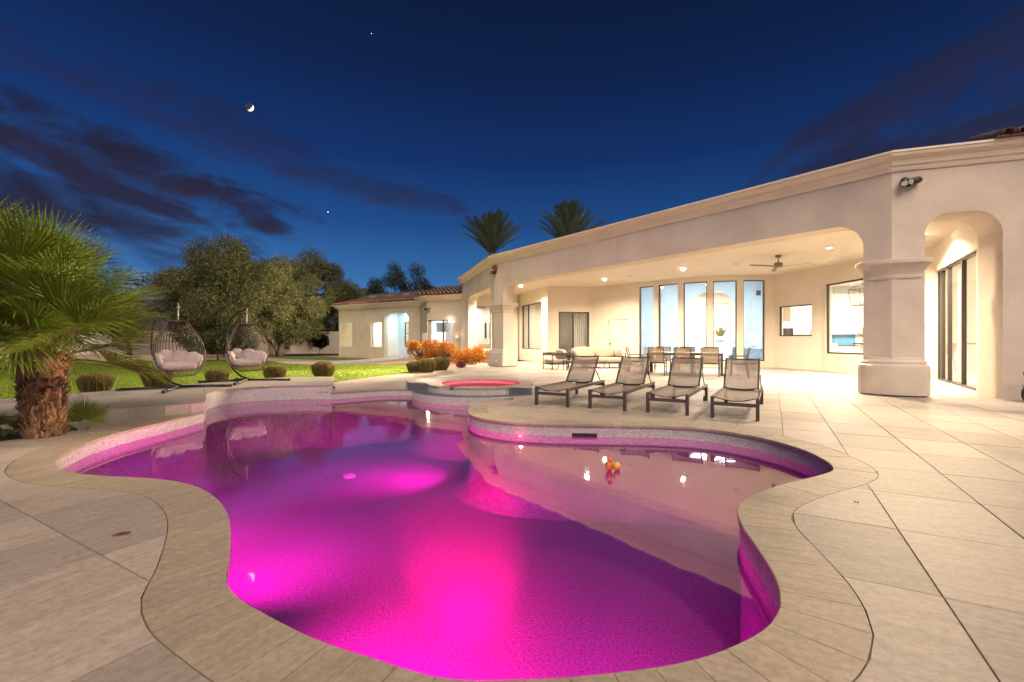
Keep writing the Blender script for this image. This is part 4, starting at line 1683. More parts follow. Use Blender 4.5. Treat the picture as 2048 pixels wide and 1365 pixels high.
tile_me = barrel(0.10, 0.085, 0.42).mesh('roof_tile', recalc=True)
tile_me.materials.append(MAT['clay_dark'])
ang2 = math.atan2(fac2.t.y, fac2.t.x)
mb = MB()
M = fac2.M(0, 5.055, 0)
mb.box((1.55, -0.33, 0.0), (4.2, 0.8, 0.03), M)
mb.build('eave_board', MAT['wood_end'], house)
for row in range(3):
    for k in range(11):
        o = link('roof_tile', tile_me, None, house, False)
        p_ = fac2.at(1.68 + 0.235 * k, 5.09 + row * 0.10, -0.40 + row * 0.36)
        o.location = p_ - Vector(house.location)
        o.rotation_euler = (math.radians(15), random.uniform(-0.03, 0.03), ang2 + random.uniform(-0.03, 0.03))
# weathered rafter ends at the left corner
for ln, s, z in ((fac, 0.10, 4.52), (wing, 0.35, 4.50)):
    mb = MB()
    mb.box((s, -0.16, z - 0.09), (s + 0.22, 0.02, z + 0.09), ln.M(0, 0, 0))
    mb.build('rafter_end', MAT['wood_end'], house, bevel=0.008)
# outlet plates
mb = MB()
mb.box((0.12, -0.012, 0.33), (0.19, 0.0, 0.45), Line((9.95, 9.75), (9.634, 8.98)).M(0, 0, -0.01))
mb.build('outlet_cover', MAT['plastic_white'], house)
mb = MB()
mb.box((0.34, -0.03, 0.20), (0.46, 0.0, 0.31), fac.M(0, 0, -0.14))
mb.build('outlet_cover', MAT['plastic_white'], house)

# ------------------------------------------------------------------ guest house
guest = empty('guest_house', (-9, 34, 0))
tag(guest, 'low olive stucco guest wing with clay tile roof behind the lawn', 'house')
GS = MAT['guest_stucco']
G0, G1 = (-13.9, 36.7), (-6.4, 32.0)
gl = Line(G0, G1)
wall('front_wall', gl, -0.1, 3.70, 0.3, [rect(0.19, 1.61, 0.67, 2.58), rect(3.73, 5.0, 0.66, 2.58), round_open(5.25, 7.70, -1, 3.2, 0.5)], GS, guest)
wall('side_wall', Line((-9.6, 44.0), G0), -0.1, 3.70, 0.3, [], GS, guest)
gr = Line((-5.54, 29.8), (-3.05, 28.7))
wall('front_wall', gr, -0.1, 3.85, 0.3, [rect(0.0 + 0.02, 2.0, 0.92, 2.50)], GS, guest)
wall('side_wall', Line((-6.35, 31.95), (-5.54, 29.8)), -0.1, 3.85, 0.3, [], GS, guest)
window(gl, 0.19, 1.61, 0.67, 2.58, guest, 0.07, mat='trim_white', d=-0.02)
window(gl, 3.73, 5.0, 0.66, 2.58, guest, 0.07, mat='trim_white', d=-0.02)
window(gr, 0.02, 2.0, 0.92, 2.50, guest, 0.05, mull=(1.2,))
# arched entry porch with a window and a door
porch = Line(tuple(gl.at(5.0, 0, 1.5).xy), tuple(gl.at(8.0, 0, 1.5).xy))
wall('porch_wall', porch, -0.1, 3.5, 0.15, [rect(0.75, 1.75, 0.72, 2.62), rect(2.05, 2.95, -1, 2.65)], MAT['room_blue'], guest)
window(porch, 0.75, 1.75, 0.72, 2.62, guest, 0.06, bars=(1.7,))
window(porch, 2.05, 2.95, 0.0, 2.65, guest, 0.12, name='entry_door', mat='metal_dark')
wall('porch_wall', Line(tuple(gl.at(5.1, 0, 0.3).xy), tuple(gl.at(5.1, 0, 1.5).xy)), -0.1, 3.5, 0.1, [], MAT['room_blue'], guest)
wall('porch_wall', Line(tuple(gl.at(7.85, 0, 1.5).xy), tuple(gl.at(7.85, 0, 0.3).xy)), -0.1, 3.5, 0.1, [], MAT['room_blue'], guest)
mb = MB()
prism(mb, [tuple(gl.at(s, 0, d).xy) for s, d in ((5, 0.1), (8, 0.1), (8, 1.6), (5, 1.6))], [], lambda s, t: (s, t, 3.42), (0, 0, 0.06))
mb.build('porch_ceiling', MAT['room_blue'], guest, recalc=True)
# rooms behind
def back_box(ln, s0, s1, d0, d1, z1, mat):
    P = [tuple(ln.at(s, 0, d).xy) for s, d in ((s0, d0), (s0, d1), (s1, d1), (s1, d0))]
    mb = MB()
    for a, b in zip(P[:-1], P[1:]):
        l_ = Line(a, b)
        prism(mb, rect(0, l_.L, 0, z1), [], lambda s, t: l_.at(s, t, 0), (l_.n.x * 0.06, l_.n.y * 0.06, 0))
    prism(mb, P, [], lambda s, t: (s, t, 0.01), (0, 0, -0.05))
    prism(mb, P, [], lambda s, t: (s, t, z1), (0, 0, 0.05))
    mb.build('room_shell', MAT[mat], guest, recalc=True)
    c = ln.at((s0 + s1) / 2, z1 - 0.25, (d0 + d1) / 2)
    return c


lights_rooms = []
c = back_box(gl, -0.1, 2.9, 0.32, 3.5, 3.3, 'room_white')
lamp_area('guest_room_lamp', c, c - Vector((0, 0, 1)), 44, (1.0, 0.86, 0.66), 0.8)
c = back_box(gl, 3.0, 5.05, 0.32, 3.6, 3.3, 'room_white')
lamp_area('guest_room_lamp', c, c - Vector((0, 0, 1)), 60, (1.0, 0.92, 0.80), 0.8)
c = back_box(porch, 0.2, 3.2, 0.17, 3.0, 3.3, 'room_white')
lamp_area('guest_room_lamp', c, c - Vector((0, 0, 1)), 34, (1.0, 0.85, 0.62), 0.8)
c = back_box(gr, -0.2, 2.6, 0.32, 3.2, 3.3, 'room_white')
lamp_area('guest_room_lamp', c, c - Vector((0, 0, 1)), 46, (0.92, 0.95, 1.0), 0.8)
pc = gl.at(6.4, 3.35, 0.9)
lamp_area('porch_lamp', pc, pc - Vector((0, 0, 1)), 34, (0.62, 0.90, 1.0), 0.25)
mb = MB()
mb.lathe([(0.0, 0.03), (0.09, 0.03), (0.10, 0.0), (0.0, -0.005)][::-1], tuple(gl.at(6.4, 3.385, 0.9)), 18)
o = mb.build('porch_light', MAT['shade_lit'])
tag(o, 'small round porch ceiling light above the guest entry', 'ceiling light')
# eaves: fascia moulding and clay tiles
mb = MB()
sweep(mb, [(-9.6, 44.0), G0, G1, (-5.9, 31.75)], [(-0.1, 3.62), (0.04, 3.62), (0.07, 3.70), (0.20, 3.80), (0.30, 3.90), (0.42, 3.93), (0.42, 3.99), (-0.1, 4.0)])
mb.build('eave_moulding', MAT['cornice'], guest, recalc=True)
mb = MB()
sweep(mb, [(-6.35, 31.95), (-5.54, 29.8), (-3.05, 28.7), (-2.9, 28.65)], [(-0.1, 3.76), (0.04, 3.76), (0.07, 3.83), (0.20, 3.92), (0.30, 4.0), (0.42, 4.02), (0.42, 4.08), (-0.1, 4.09)])
mb.build('eave_moulding', MAT['cornice'], guest, recalc=True)


def tile_roof(ln, s0, s1, z0, pitch, rows, parent, d0=-0.5, colw=0.30, front='clay', mats='clay_dark'):
    """columns of stepped barrel tiles; the eave row stands apart from the rest"""
    cs, sn = math.cos(pitch), math.sin(pitch)
    for which in (0, 1):
        V_, F_ = [], []
        seg = 5
        nb = 0
        ncol = int((s1 - s0) / colw)
        for c_ in range(ncol):
            sc_ = s0 + colw * (c_ + 0.5)
            rr_ = range(0, 1) if which == 0 else range(1, rows)
            for r_ in rr_:
                lo = r_ * 0.40
                hi = lo + 0.43
                wob = random.uniform(-0.012, 0.012)
                for (l_, rad, lift) in ((lo, 0.115, 0.030), (hi, 0.10, 0.0)):
                    for k in range(seg + 1):
                        a_ = PI * k / seg
                        s = sc_ + wob + rad * math.cos(a_)
                        hgt = rad * math.sin(a_) + lift
                        d_ = d0 + l_ * cs - hgt * sn
                        z_ = z0 + l_ * sn + hgt * cs
                        V_.append(tuple(ln.at(s, z_, d_)))
                for k in range(seg):
                    F_.append((nb + k, nb + k + 1, nb + seg + 1 + k + 1, nb + seg + 1 + k))
                nb += 2 * (seg + 1)
        if F_:
            o_ = link('eave_tiles' if which == 0 else 'roof_tiles', mesh_np('roof_tiles', V_, F_), MAT[front if which == 0 else mats], parent)
            o_['kind'] = 'stuff'
    # pan below
    mb = MB()
    q = [ln.at(s0 - 0.05, z0 - 0.01, d0 + 0.02), ln.at(s1 + 0.05, z0 - 0.01, d0 + 0.02), ln.at(s1 + 0.05, z0 - 0.01 + rows * 0.4 * sn, d0 + rows * 0.4 * cs), ln.at(s0 - 0.05, z0 - 0.01 + rows * 0.4 * sn, d0 + rows * 0.4 * cs)]
    mb.add([tuple(p_) for p_ in q], [(0, 1, 2, 3)])
    mb.build('roof_pan', MAT['clay_dark'], parent)


tile_roof(gl, -0.5, 8.9, 4.0, math.radians(15), 11, guest)
tile_roof(gr, -0.45, 2.95, 4.1, math.radians(15), 8, guest)
# hip end and roof vents
hp = [gl.at(-0.5, 4.0, -0.5), gl.at(-0.5, 4.0 + 11 * 0.4 * math.sin(math.radians(15)), 11 * 0.4 * math.cos(math.radians(15)) - 0.5), gl.at(-0.5, 4.0, 9.0)]
mb = MB()
mb.add([tuple(p_) for p_ in hp], [(0, 1, 2)])
mb.build('hip_slope', MAT['clay_dark'], guest)
for s in (2.4, 4.3, 6.1):
    mb = MB()
    M = gl.M(s, 4.05 + 1.9 * math.sin(math.radians(15)), -0.5 + 1.9 * math.cos(math.radians(15)))
    M = M @ Matrix.Rotation(math.radians(15), 4, 'X')
    mb.puff((0, 0, 0), (0.75, 0.6, 0.42), 3.0, 16, 8, M=M)
    # puff's centre is folded into M
    mb.build('roof_vent', MAT['clay_dark'], guest, True)
# meter box with its conduit pipes
mb = MB()
mb.box((-0.33, -0.20, 1.06), (0.0, -0.0, 1.68), gr.M(0.1, 0, -0.02))
mb.build('meter_box', MAT['garden_wall'], guest, bevel=0.012)
mb = MB()
for k in range(3):
    mb.tube([gr.at(-0.17 + 0.11 * k, 0.0, -0.12), gr.at(-0.17 + 0.11 * k, 1.06, -0.12)], 0.03, 8)
mb.build('conduit', MAT['garden_wall'], guest)
mb = MB()
mb.box((2.2, -0.09, 1.30), (2.42, -0.0, 1.48), gr.M(0, 0, 0))
mb.build('junction_box', MAT['plastic_white'], guest, bevel=0.01)
# things seen in the guest rooms
mb = MB()
mb.box((0.55, 0.0, 0.4), (1.2, 0.35, 2.2), gl.M(3.75, 0, 2.6))
tag(mb.build('amber_cabinet', MAT['yellow_door'], bevel=0.01), 'tall amber cabinet seen through the guest wing window', 'cabinet')
mb = MB()
mb.box((0.62, 0.0, 2.32), (1.1, 0.05, 2.9), gl.M(3.75, 0, 3.4))
tag(mb.build('wall_picture', MAT['metal_taupe']), 'grey framed picture above the amber cabinet', 'picture')
mb = MB()
mb.box((0.0, 0.0, 0.01), (1.6, 0.5, 0.95), gl.M(0.3, 0, 2.2))
tag(mb.build('grey_dresser', MAT['metal_taupe'], bevel=0.01), 'low grey dresser behind the leftmost guest window', 'dresser')
bk = empty('bookcase', porch.at(1.3, 0, 1.4))
tag(bk, 'narrow bookcase with amber boxes behind the porch window', 'bookcase')
mb = MB()
M = porch.M(0.85, 0, 1.3)
mb.box((0, 0, 0), (0.03, 0.3, 2.1), M).box((0.8, 0, 0), (0.83, 0.3, 2.1), M)
for z in (0.3, 0.75, 1.2, 1.65, 2.07):
    mb.box((0.03, 0.005, z), (0.8, 0.295, z + 0.03), M)
mb.build('carcase', MAT['wood_end'], bk)
for z, w_, mt in ((0.33, 0.5, 'yellow_door'), (0.78, 0.35, 'metal_dark'), (1.23, 0.55, 'yellow_door')):
    mb = MB()
    mb.box((0.08, 0.02, z), (0.08 + w_, 0.25, z + 0.34), M)
    mb.build('box', MAT[mt], bk)
mb = MB()
mb.box((0.12, 0.0, 1.75), (1.15, 0.06, 2.38), gr.M(0, 0, 0.9))
tag(mb.build('television', MAT['blue_art'], bevel=0.008), 'blue glowing wall television behind the guest wing right window', 'television')
for k in range(8):
    pass
mb = MB()
for k in range(30):
    x0 = 1.25 + k * 0.024
    mb.box((x0, 0.02 * (k % 2), 0.95), (x0 + 0.022, 0.012 + 0.02 * (k % 2), 2.47), gr.M(0, 0, 0.30))
tag(mb.build('vertical_blind', MAT['curtain']), 'white vertical blind in the guest wing right window', 'blind')
# bare bright bulb at that window's corner
bq = gr.at(1.78, 2.42, -0.10)
mb = MB()
mb.puff(tuple(bq), (0.10, 0.10, 0.12), 2.0, 12, 8)
tag(mb.build('security_bulb', MAT['bulb'], smooth=True), 'bright white bulb at the corner of the guest window', 'bulb')
lamp_spot('bulb_light', bq + Vector((-0.1, -0.18, 0)), bq + Vector((-0.4, -1.0, -0.9)), 110, (1.0, 0.86, 0.66), math.radians(160), 0.9, 0.08)

# ------------------------------------------------------------------ ceiling downlights
dl = [(0.46, 23.5, 'leftmost, behind the left pier'), (4.25, 21.0, 'middle, above the sofa'), (6.73, 18.0, 'right, above the dining table'),
      (3.0, 18.3, 'hidden, near the arch middle'), (7.6, 11.2, 'hidden, behind the right pier'), (10.6, 13.4, 'hidden, by the sliding door'), (-1.5, 25.3, 'in the left porch, before the bay window'), (10.9, 12.2, 'hidden, behind the right arch'), (9.7, 14.0, 'near the right pier, flush lens, lit to brighten the wall')]  # the flush one is lit only to brighten the wall nearby
DL_P = 150
for x, y, lab in dl:
    r_ = empty('downlight', (x, y, CEIL))
    tag(r_, 'recessed patio ceiling downlight, ' + lab, 'downlight', 'recessed patio downlights')
    mb = MB()
    mb.lathe([(0.085, 0.0), (0.115, -0.001), (0.115, -0.012), (0.085, -0.006)], (0, 0, 0), 24)
    mb.build('trim_ring', MAT['plastic_white'], r_, local=True)
    mb = MB()
    dz_ = 0.15 if 'flush' in lab else 1.0
    mb.lathe([(0.0, -0.075 * dz_), (0.035, -0.07 * dz_), (0.06, -0.05 * dz_), (0.078, -0.02 * dz_), (0.083, 0.0)], (0, 0, 0), 24)
    mb.build('lens', MAT['lens_lit'], r_, local=True)
    lamp_area('downlight_lamp', (x, y, CEIL - 0.09), (x, y, 0), DL_P, (1.0, 0.82, 0.58), 0.17, None, math.radians(150))
for x, y, lab in ((5.2, 20.2, 'small flat ceiling speaker grille between the downlights'), (8.3, 16.9, 'small flat ceiling speaker grille beside the fan')):
    mb = MB()
    mb.lathe([(0.0, -0.012), (0.12, -0.012), (0.13, 0.0)], (x, y, CEIL), 20)
    tag(mb.build('ceiling_speaker', MAT['garden_wall']), lab, 'speaker')


# twin floodlights
def flood(p, ln, label, heads, sc_=1.0):
    p = Vector(p)
    root = empty('floodlight', p)
    tag(root, label, 'floodlight', 'twin wall floodlights')
    out_ = Vector((-ln.n.x, -ln.n.y, 0))
    q = out_.to_track_quat('Z', 'Y').to_matrix().to_4x4()
    mb = MB()
    mb.lathe([(0.0, 0.0), (0.07 * sc_, 0.0), (0.065 * sc_, 0.03), (0.03 * sc_, 0.045), (0.0, 0.045)], (0, 0, 0), 18, q)
    mb.build('mount', MAT['metal_dark'], root, True, local=True)
    for k, (aim, power, ang) in enumerate(heads):
        a_ = (Vector(aim) - p).normalized()
        tv = Vector((ln.t.x, ln.t.y, 0)) * (-0.075 if k == 0 else 0.075) * sc_
        c0 = out_ * 0.09 * sc_ + tv
        mb = MB()
        qq = a_.to_track_quat('Z', 'Y').to_matrix().to_4x4()
        mb.lathe([(0.0, -0.09), (0.045, -0.085), (0.055, -0.05), (0.055, 0.11), (0.049, 0.11), (0.047, 0.085)], tuple(c0), 20, qq @ Matrix.Scale(sc_, 4))
        mb.tube([out_ * 0.03, c0 - a_ * 0.05 * sc_], 0.014 * sc_, 8)
        mb.build('lamp_head', MAT['metal_dark'], root, True, local=True)
        mb = MB()
        mb.lathe([(0.0, 0.09), (0.046, 0.09)], tuple(c0), 20, qq @ Matrix.Scale(sc_, 4))
        mb.build('lens', MAT['lens_flood'], root, local=True)
        src = p + c0 + a_ * 0.16 * sc_
        lamp_spot('flood_lamp', src, src + a_, power, (1.0, 0.79, 0.50), math.radians(ang), 1.0, 0.05)
    return root


flood(tuple(fac2.at(0.27, 4.43, -0.0)), fac2, 'twin dark floodlight above the right pier', [((4.0, 4.5, 0), 1100, 95), ((-5.4, 6.6, 0.9), 24000, 36)], 1.25)
flood(tuple(fac.at(0.12, 4.30, -0.0)), fac, 'twin dark floodlight at the left corner of the patio', [((-7.5, 14.5, 0), 11000, 60), ((-6.5, 20.5, 0), 5000, 66)], 1.2)
flood(tuple(gr.at(0.12, 3.2, -0.0)), gr, 'twin dark floodlight on the guest wing', [((-17.5, 34.0, 3.9), 9000, 50), ((-5.2, 24.0, 0), 900, 80)], 1.2)
# ------------------------------------------------------------------ interior lamps and furniture seen through the glass
def room_lamp(x, y, z, power, col, size=1.2):
    lamp_area('room_lamp', (x, y, z), (x, y, 0), power, col, size)


room_lamp(10.6, 24.2, 4.75, 340, (0.86, 0.94, 1.0), 2.5)
room_lamp(13.4, 30.6, 4.4, 190, (1.0, 0.86, 0.66), 1.6)
room_lamp(15.5, 20.0, 3.9, 400, (1.0, 0.90, 0.74), 2.0)
room_lamp(15.5, 13.0, 3.9, 420, (1.0, 0.90, 0.74), 2.0)
room_lamp(3.9, 26.4, 3.5, 14, (1.0, 0.88, 0.70), 1.0)
room_lamp(1.2, 28.6, 3.45, 70, (1.0, 0.90, 0.74), 0.8)
room_lamp(-1.2, 29.8, 3.45, 55, (1.0, 0.90, 0.74), 1.0)

# curtains
def curtain(p0, p1, z0, z1, label, folds=14, amp=0.035):
    ln = Line(p0, p1)
    mb = MB()
    m_ = folds * 6
    vs = []
    for z in (z0, z1):
        for k in range(m_ + 1):
            vs.append(tuple(ln.at(ln.L * k / m_, z, amp * math.sin(2 * PI * k / 6))))
    mb.add(vs, [(k, k + 1, m_ + 1 + k + 1, m_ + 1 + k) for k in range(m_)])
    o_ = mb.build('curtain', MAT['curtain'], smooth=True)
    return tag(o_, label, 'curtain')


curtain(tuple(wB.at(1.85, 0, 0.45).xy), tuple(wB.at(3.95, 0, 0.45).xy), 0.3, 3.35, 'white curtain drawn behind the left patio window')
curtain(tuple(wC.at(1.5, 0, 0.5).xy), tuple(wC.at(2.2, 0, 0.5).xy), 0.05, 2.75, 'taupe lit curtain behind the right leaf of the sliding door', 6)
curtain(tuple(wG.at(0.08, 0, 0.5).xy), tuple(wG.at(0.75, 0, 0.5).xy), 0.05, 3.2, 'pale curtain at the far end of the kitchen sliding door', 5)


def table_lamp(x, y, z, label):
    r_ = empty('table_lamp', (x, y, z))
    tag(r_, label, 'table lamp', 'white table lamps in the living room')
    mb = MB()
    mb.lathe([(0.0, 0.0), (0.10, 0.0), (0.10, 0.02), (0.13, 0.08), (0.17, 0.18), (0.15, 0.28), (0.06, 0.36), (0.02, 0.38), (0.015, 0.48), (0.0, 0.48)], (0, 0, 0), 20)
    mb.build('lamp_base', MAT['blue_art'], r_, True, local=True)
    mb = MB()
    mb.lathe([(0.27, 0.44), (0.23, 0.80)], (0, 0, 0), 24)
    mb.build('lamp_shade', MAT['shade_lit'], r_, True, local=True)


table_lamp(8.65, 27.7, 0.80, 'lit white table lamp behind the leftmost tall window')
table_lamp(13.55, 25.6, 0.75, 'lit white table lamp behind the rightmost tall window')


def console(x, y, z, w, d, rz, label, mat='cushion'):
    r_ = empty('console', (x, y, 0), rz)
    tag(r_, label, 'console table')
    mb = MB()
    mb.box((-w / 2, -d / 2, z - 0.05), (w / 2, d / 2, z))
    mb.build('top', MAT['tabletop'], r_, bevel=0.006, local=True)
    mb = MB()
    mb.box((-w / 2 + 0.02, -d / 2 + 0.02, 0.08), (w / 2 - 0.02, d / 2 - 0.02, z - 0.051))
    mb.build('cabinet_body', MAT[mat], r_, bevel=0.006, local=True)
    for sx in (-1, 1):
        for sy in (-1, 1):
            mb = MB()
            mb.box((sx * (w / 2 - 0.06) - 0.02, sy * (d / 2 - 0.06) - 0.02, 0.012), (sx * (w / 2 - 0.06) + 0.02, sy * (d / 2 - 0.06) + 0.02, 0.079))
            mb.build('leg', MAT['metal_dark'], r_, local=True)


console(8.6, 27.75, 0.80, 1.2, 0.45, -0.27, 'pale console under the lamp behind the leftmost tall window')
console(13.5, 25.6, 0.75, 1.1, 0.45, -0.9, 'grey console under the lamp behind the rightmost tall window', 'blue_fabric')
console(12.3, 27.3, 1.15, 1.9, 0.5, -0.27, 'white console holding the aloe before the arch', 'room_white')


def club_chair(x, y, rz, label):
    r_ = empty('club_chair', (x, y, 0.012), rz)
    tag(r_, label, 'armchair', 'blue living room armchairs')
    mb = MB()
    mb.puff((0, 0, 0.36), (0.66, 0.66, 0.22), 4, 16, 10)
    mb.build('seat', MAT['blue_fabric'], r_, True, local=True)
    mb = MB()
    for k in range(9):
        a_ = PI * k / 8
        mb.puff((0.38 * math.cos(a_), 0.34 * math.sin(a_), 0.55), (0.2, 0.2, 0.62), 3, 10, 8)
    mb.build('backrest', MAT['blue_fabric'], r_, True, local=True)
    for sx in (-1, 1):
        for sy in (-1, 1):
            mb = MB()
            mb.tube([(sx * 0.24, sy * 0.24, 0), (sx * 0.22, sy * 0.22, 0.28)], 0.02, 8)
            mb.build('leg', MAT['metal_dark'], r_, local=True)


club_chair(8.9, 23.6, 2.4, 'blue armchair behind the second tall window')
club_chair(11.4, 23.3, -2.2, 'patterned blue armchair behind the fourth tall window')
# aloe and an orchid vase
def aloe(x, y, z, s, label, mat='aloe', n_=16):
    r_ = empty('potted_aloe', (x, y, z))
    tag(r_, label, 'plant')
    mb = MB()
    mb.lathe([(0.0, 0.0), (0.14 * s, 0.0), (0.20 * s, 0.06 * s), (0.22 * s, 0.16 * s), (0.20 * s, 0.22 * s), (0.18 * s, 0.20 * s), (0.0, 0.19 * s)], (0, 0, 0), 20)
    mb.build('pot', MAT['white_pot'], r_, True, local=True)
    for k in range(n_):
        a_ = 2.4 * k
        tilt = 0.15 + 0.75 * (k / n_)
        L_ = s * random.uniform(0.5, 0.75)
        d_ = Vector((math.cos(a_) * math.sin(tilt), math.sin(a_) * math.sin(tilt), math.cos(tilt)))
        sd2 = d_.cross(Vector((0, 0, 1))).normalized() if tilt > 0.01 else Vector((1, 0, 0))
        b0 = Vector((0, 0, 0.18 * s)) + Vector((math.cos(a_), math.sin(a_), 0)) * 0.05 * s
        mb = MB()
        w_ = 0.055 * s
        vs = []
        for q, ww in ((0, 0.8), (0.35, 1.0), (0.7, 0.6), (1.0, 0.02)):
            c_ = b0 + d_ * L_ * q - Vector((0, 0, 1)) * 0.08 * s * q * q
            vs += [c_ - sd2 * w_ * ww, c_ + sd2.cross(d_) * w_ * 0.35 * ww, c_ + sd2 * w_ * ww]
        fs = []
        for i in range(3):
            fs += [(3 * i, 3 * i + 1, 3 * i + 4, 3 * i + 3), (3 * i + 1, 3 * i + 2, 3 * i + 5, 3 * i + 4)]
        mb.add(vs, fs)
        mb.build('leaf', MAT[mat], r_, True, local=True)


aloe(12.35, 27.15, 1.15, 1.25, 'spiky aloe in a white pot on the console before the arch')
# chandelier ring in the hall
ch = empty('ring_chandelier', (13.3, 29.9, 3.55))
tag(ch, 'slim bronze ring chandelier hanging in the arched hall', 'chandelier')
mb = MB()
mb.tube([(0.75 * math.cos(2 * PI * k / 32), 0.75 * math.sin(2 * PI * k / 32), 0) for k in range(32)], 0.02, 6, True)
mb.build('ring', MAT['fan'], ch, local=True)
mb = MB()
for k in range(3):
    mb.tube([(0.75 * math.cos(2.1 * k), 0.75 * math.sin(2.1 * k), 0), (0, 0, 1.0)], 0.005, 5)
mb.build('rods', MAT['fan'], ch, local=True)
# wall vents and the tall blue picture in the living room
LB = Line(LRB0, LRB1)
for s, z, lab in ((1.3, 3.9, 'small square vent on the living room wall left of the arch'), (7.0, 3.9, 'small square vent on the living room wall right of the arch')):
    mb = MB()
    mb.box((s, -0.02, z), (s + 0.25, 0.0, z + 0.3), LB.M(0, 0, -0.004))
    tag(mb.build('wall_vent', MAT['metal_taupe']), lab, 'vent')
mb = MB()
mb.box((0.0, -0.05, 1.15), (0.75, 0.0, 3.0), Line((6.62, 25.2), LRB0).M(1.2, 0, -0.05))
tag(mb.build('tall_picture', MAT['blue_art']), 'tall blue abstract picture behind the leftmost tall window', 'picture')
# orchid vase on the small table
ov = empty('orchid', (10.0, 23.3, 0.75))
tag(ov, 'white orchid arching from a vase on the living room table', 'plant')
mb = MB()
mb.lathe([(0.0, 0.0), (0.08, 0.0), (0.11, 0.08), (0.07, 0.18), (0.05, 0.2), (0.0, 0.19)], (0, 0, 0), 16)
mb.build('vase', MAT['white_pot'], ov, True, local=True)
mb = MB()
for sg in (-1, 1):
    mb.tube([(0, 0, 0.18), (0.05 * sg, 0, 0.4), (0.17 * sg, 0, 0.55), (0.26 * sg, 0.02, 0.50), (0.30 * sg, 0.02, 0.38)], 0.008, 6)
mb.build('stem', MAT['palm_stalk'], ov, True, local=True)
mb = MB()
for sg in (-1, 1):
    for q in range(5):
        mb.puff((sg * (0.15 + 0.035 * q), 0.01, 0.55 - 0.03 * q * q * 0.5), (0.07, 0.04, 0.06), 2, 8, 6)
mb.build('flowers', MAT['plastic_white'], ov, True, local=True)
rt = empty('side_table', (10.0, 23.3, 0.0))
tag(rt, 'small table carrying the orchid in the living room', 'table')
mb = MB()
mb.lathe([(0.0, 0.70), (0.42, 0.70), (0.42, 0.745), (0.0, 0.748)], (0, 0, 0), 28)
mb.build('top', MAT['blue_fabric'], rt, local=True)
mb = MB()
mb.lathe([(0.0, 0.013), (0.25, 0.013), (0.22, 0.03), (0.04, 0.06), (0.04, 0.699), (0.0, 0.699)], (0, 0, 0), 20)
mb.build('pedestal', MAT['metal_dark'], rt, True, local=True)

# ------------------------------------------------------------------ kitchen
KB = Line((14.4, 24.8), (22.0, 22.6))
kit = empty('kitchen_cabinets', (17, 23.5, 0))
tag(kit, 'white kitchen cabinets with steel pulls along the back wall', 'cabinets')
for z0_, z1_, dep in ((0.012, 0.88, 0.62), (1.5, 2.45, 0.36), (2.46, 3.6, 0.36)):
    for k in range(8):
        s = 0.15 + k * 0.88
        mb = MB()
        mb.box((s, -dep, z0_ + 0.003), (s + 0.872, -0.01, z1_ - 0.003), KB.M(0, 0, 0))
        c_ = mb.build('cabinet_door', MAT['trim_white'], kit, bevel=0.004)
        mb = MB()
        for sg in (-0.05, 0.05):
            zz = (z1_ - 0.25) if z0_ < 1 else z0_ + 0.12
            mb.tube([KB.at(s + 0.436 + sg, zz, -dep - 0.03), KB.at(s + 0.436 + sg, zz + 0.2, -dep - 0.03)], 0.010, 6)
        h_ = mb.build('handle', MAT['steel'], None)
        h_.parent = c_
mb = MB()
mb.box((0.1, -0.66, 0.885), (7.3, -0.01, 0.925), KB.M(0, 0, 0))
mb.build('counter_top', MAT['metal_taupe'], kit)
mb = MB()
mb.box((1.9, -0.022, 0.93), (3.6, -0.010, 1.495), KB.M(0, 0, 0))
mb.build('splashback', MAT['sky_blue'], kit)
# breakfast bar right behind the window with low chairs
bar = empty('breakfast_bar', (14.3, 18.0, 0))
tag(bar, 'dark topped breakfast bar behind the kitchen window', 'bar counter')
mb = MB()
mb.box((13.4, 17.0, 1.02), (17.6, 18.0, 1.07))
mb.build('top', MAT['metal_taupe'], bar, bevel=0.008)
mb = MB()
mb.box((13.6, 17.4, 0.013), (17.4, 17.9, 1.019))
mb.build('base', MAT['room_white'], bar)
for k, lab in enumerate(('taupe shell bar chair behind the kitchen window, left one', 'taupe shell bar chair behind the kitchen window, beside the right pier', 'taupe shell bar chair behind the kitchen, furthest right')):
    r_ = empty('bar_chair', (13.75 + 0.95 * k, 16.55, 0.012), 0.15)
    tag(r_, lab, 'chair', 'bar chairs in the kitchen')
    mb = MB()
    vs, fs = [], []
    for j in range(9):
        t = j / 8
        for i in range(9):
            u_ = -1 + 2 * i / 8
            y_ = 0.22 - 0.42 * min(1, t / 0.5) if t < 0.5 else -0.20 - 0.14 * (t - 0.5) / 0.5
            z_ = 0.66 + 0.02 * abs(u_) if t < 0.5 else 0.66 + 0.40 * (t - 0.5) / 0.5
            vs.append((u_ * (0.26 - 0.05 * max(0, t - 0.5) * 2), y_ + 0.06 * u_ * u_, z_ + 0.05 * u_ * u_))
    for j in range(8):
        for i in range(8):
            fs.append((j * 9 + i, j * 9 + i + 1, (j + 1) * 9 + i + 1, (j + 1) * 9 + i))
    mb.add(vs, fs)
    mb.build('shell_seat', MAT['metal_taupe'], r_, True, local=True)
    for sx in (-1, 1):
        for sy in (-1, 1):
            mb = MB()
            mb.tube([(sx * 0.23, sy * 0.2, 0), (sx * 0.17, sy * 0.14, 0.66)], 0.014, 6)
            mb.build('leg', MAT['metal_dark'], r_, local=True)
aloe(13.55, 17.45, 1.07, 0.85, 'yellow aloe in a white bowl on the breakfast bar', n_=18)
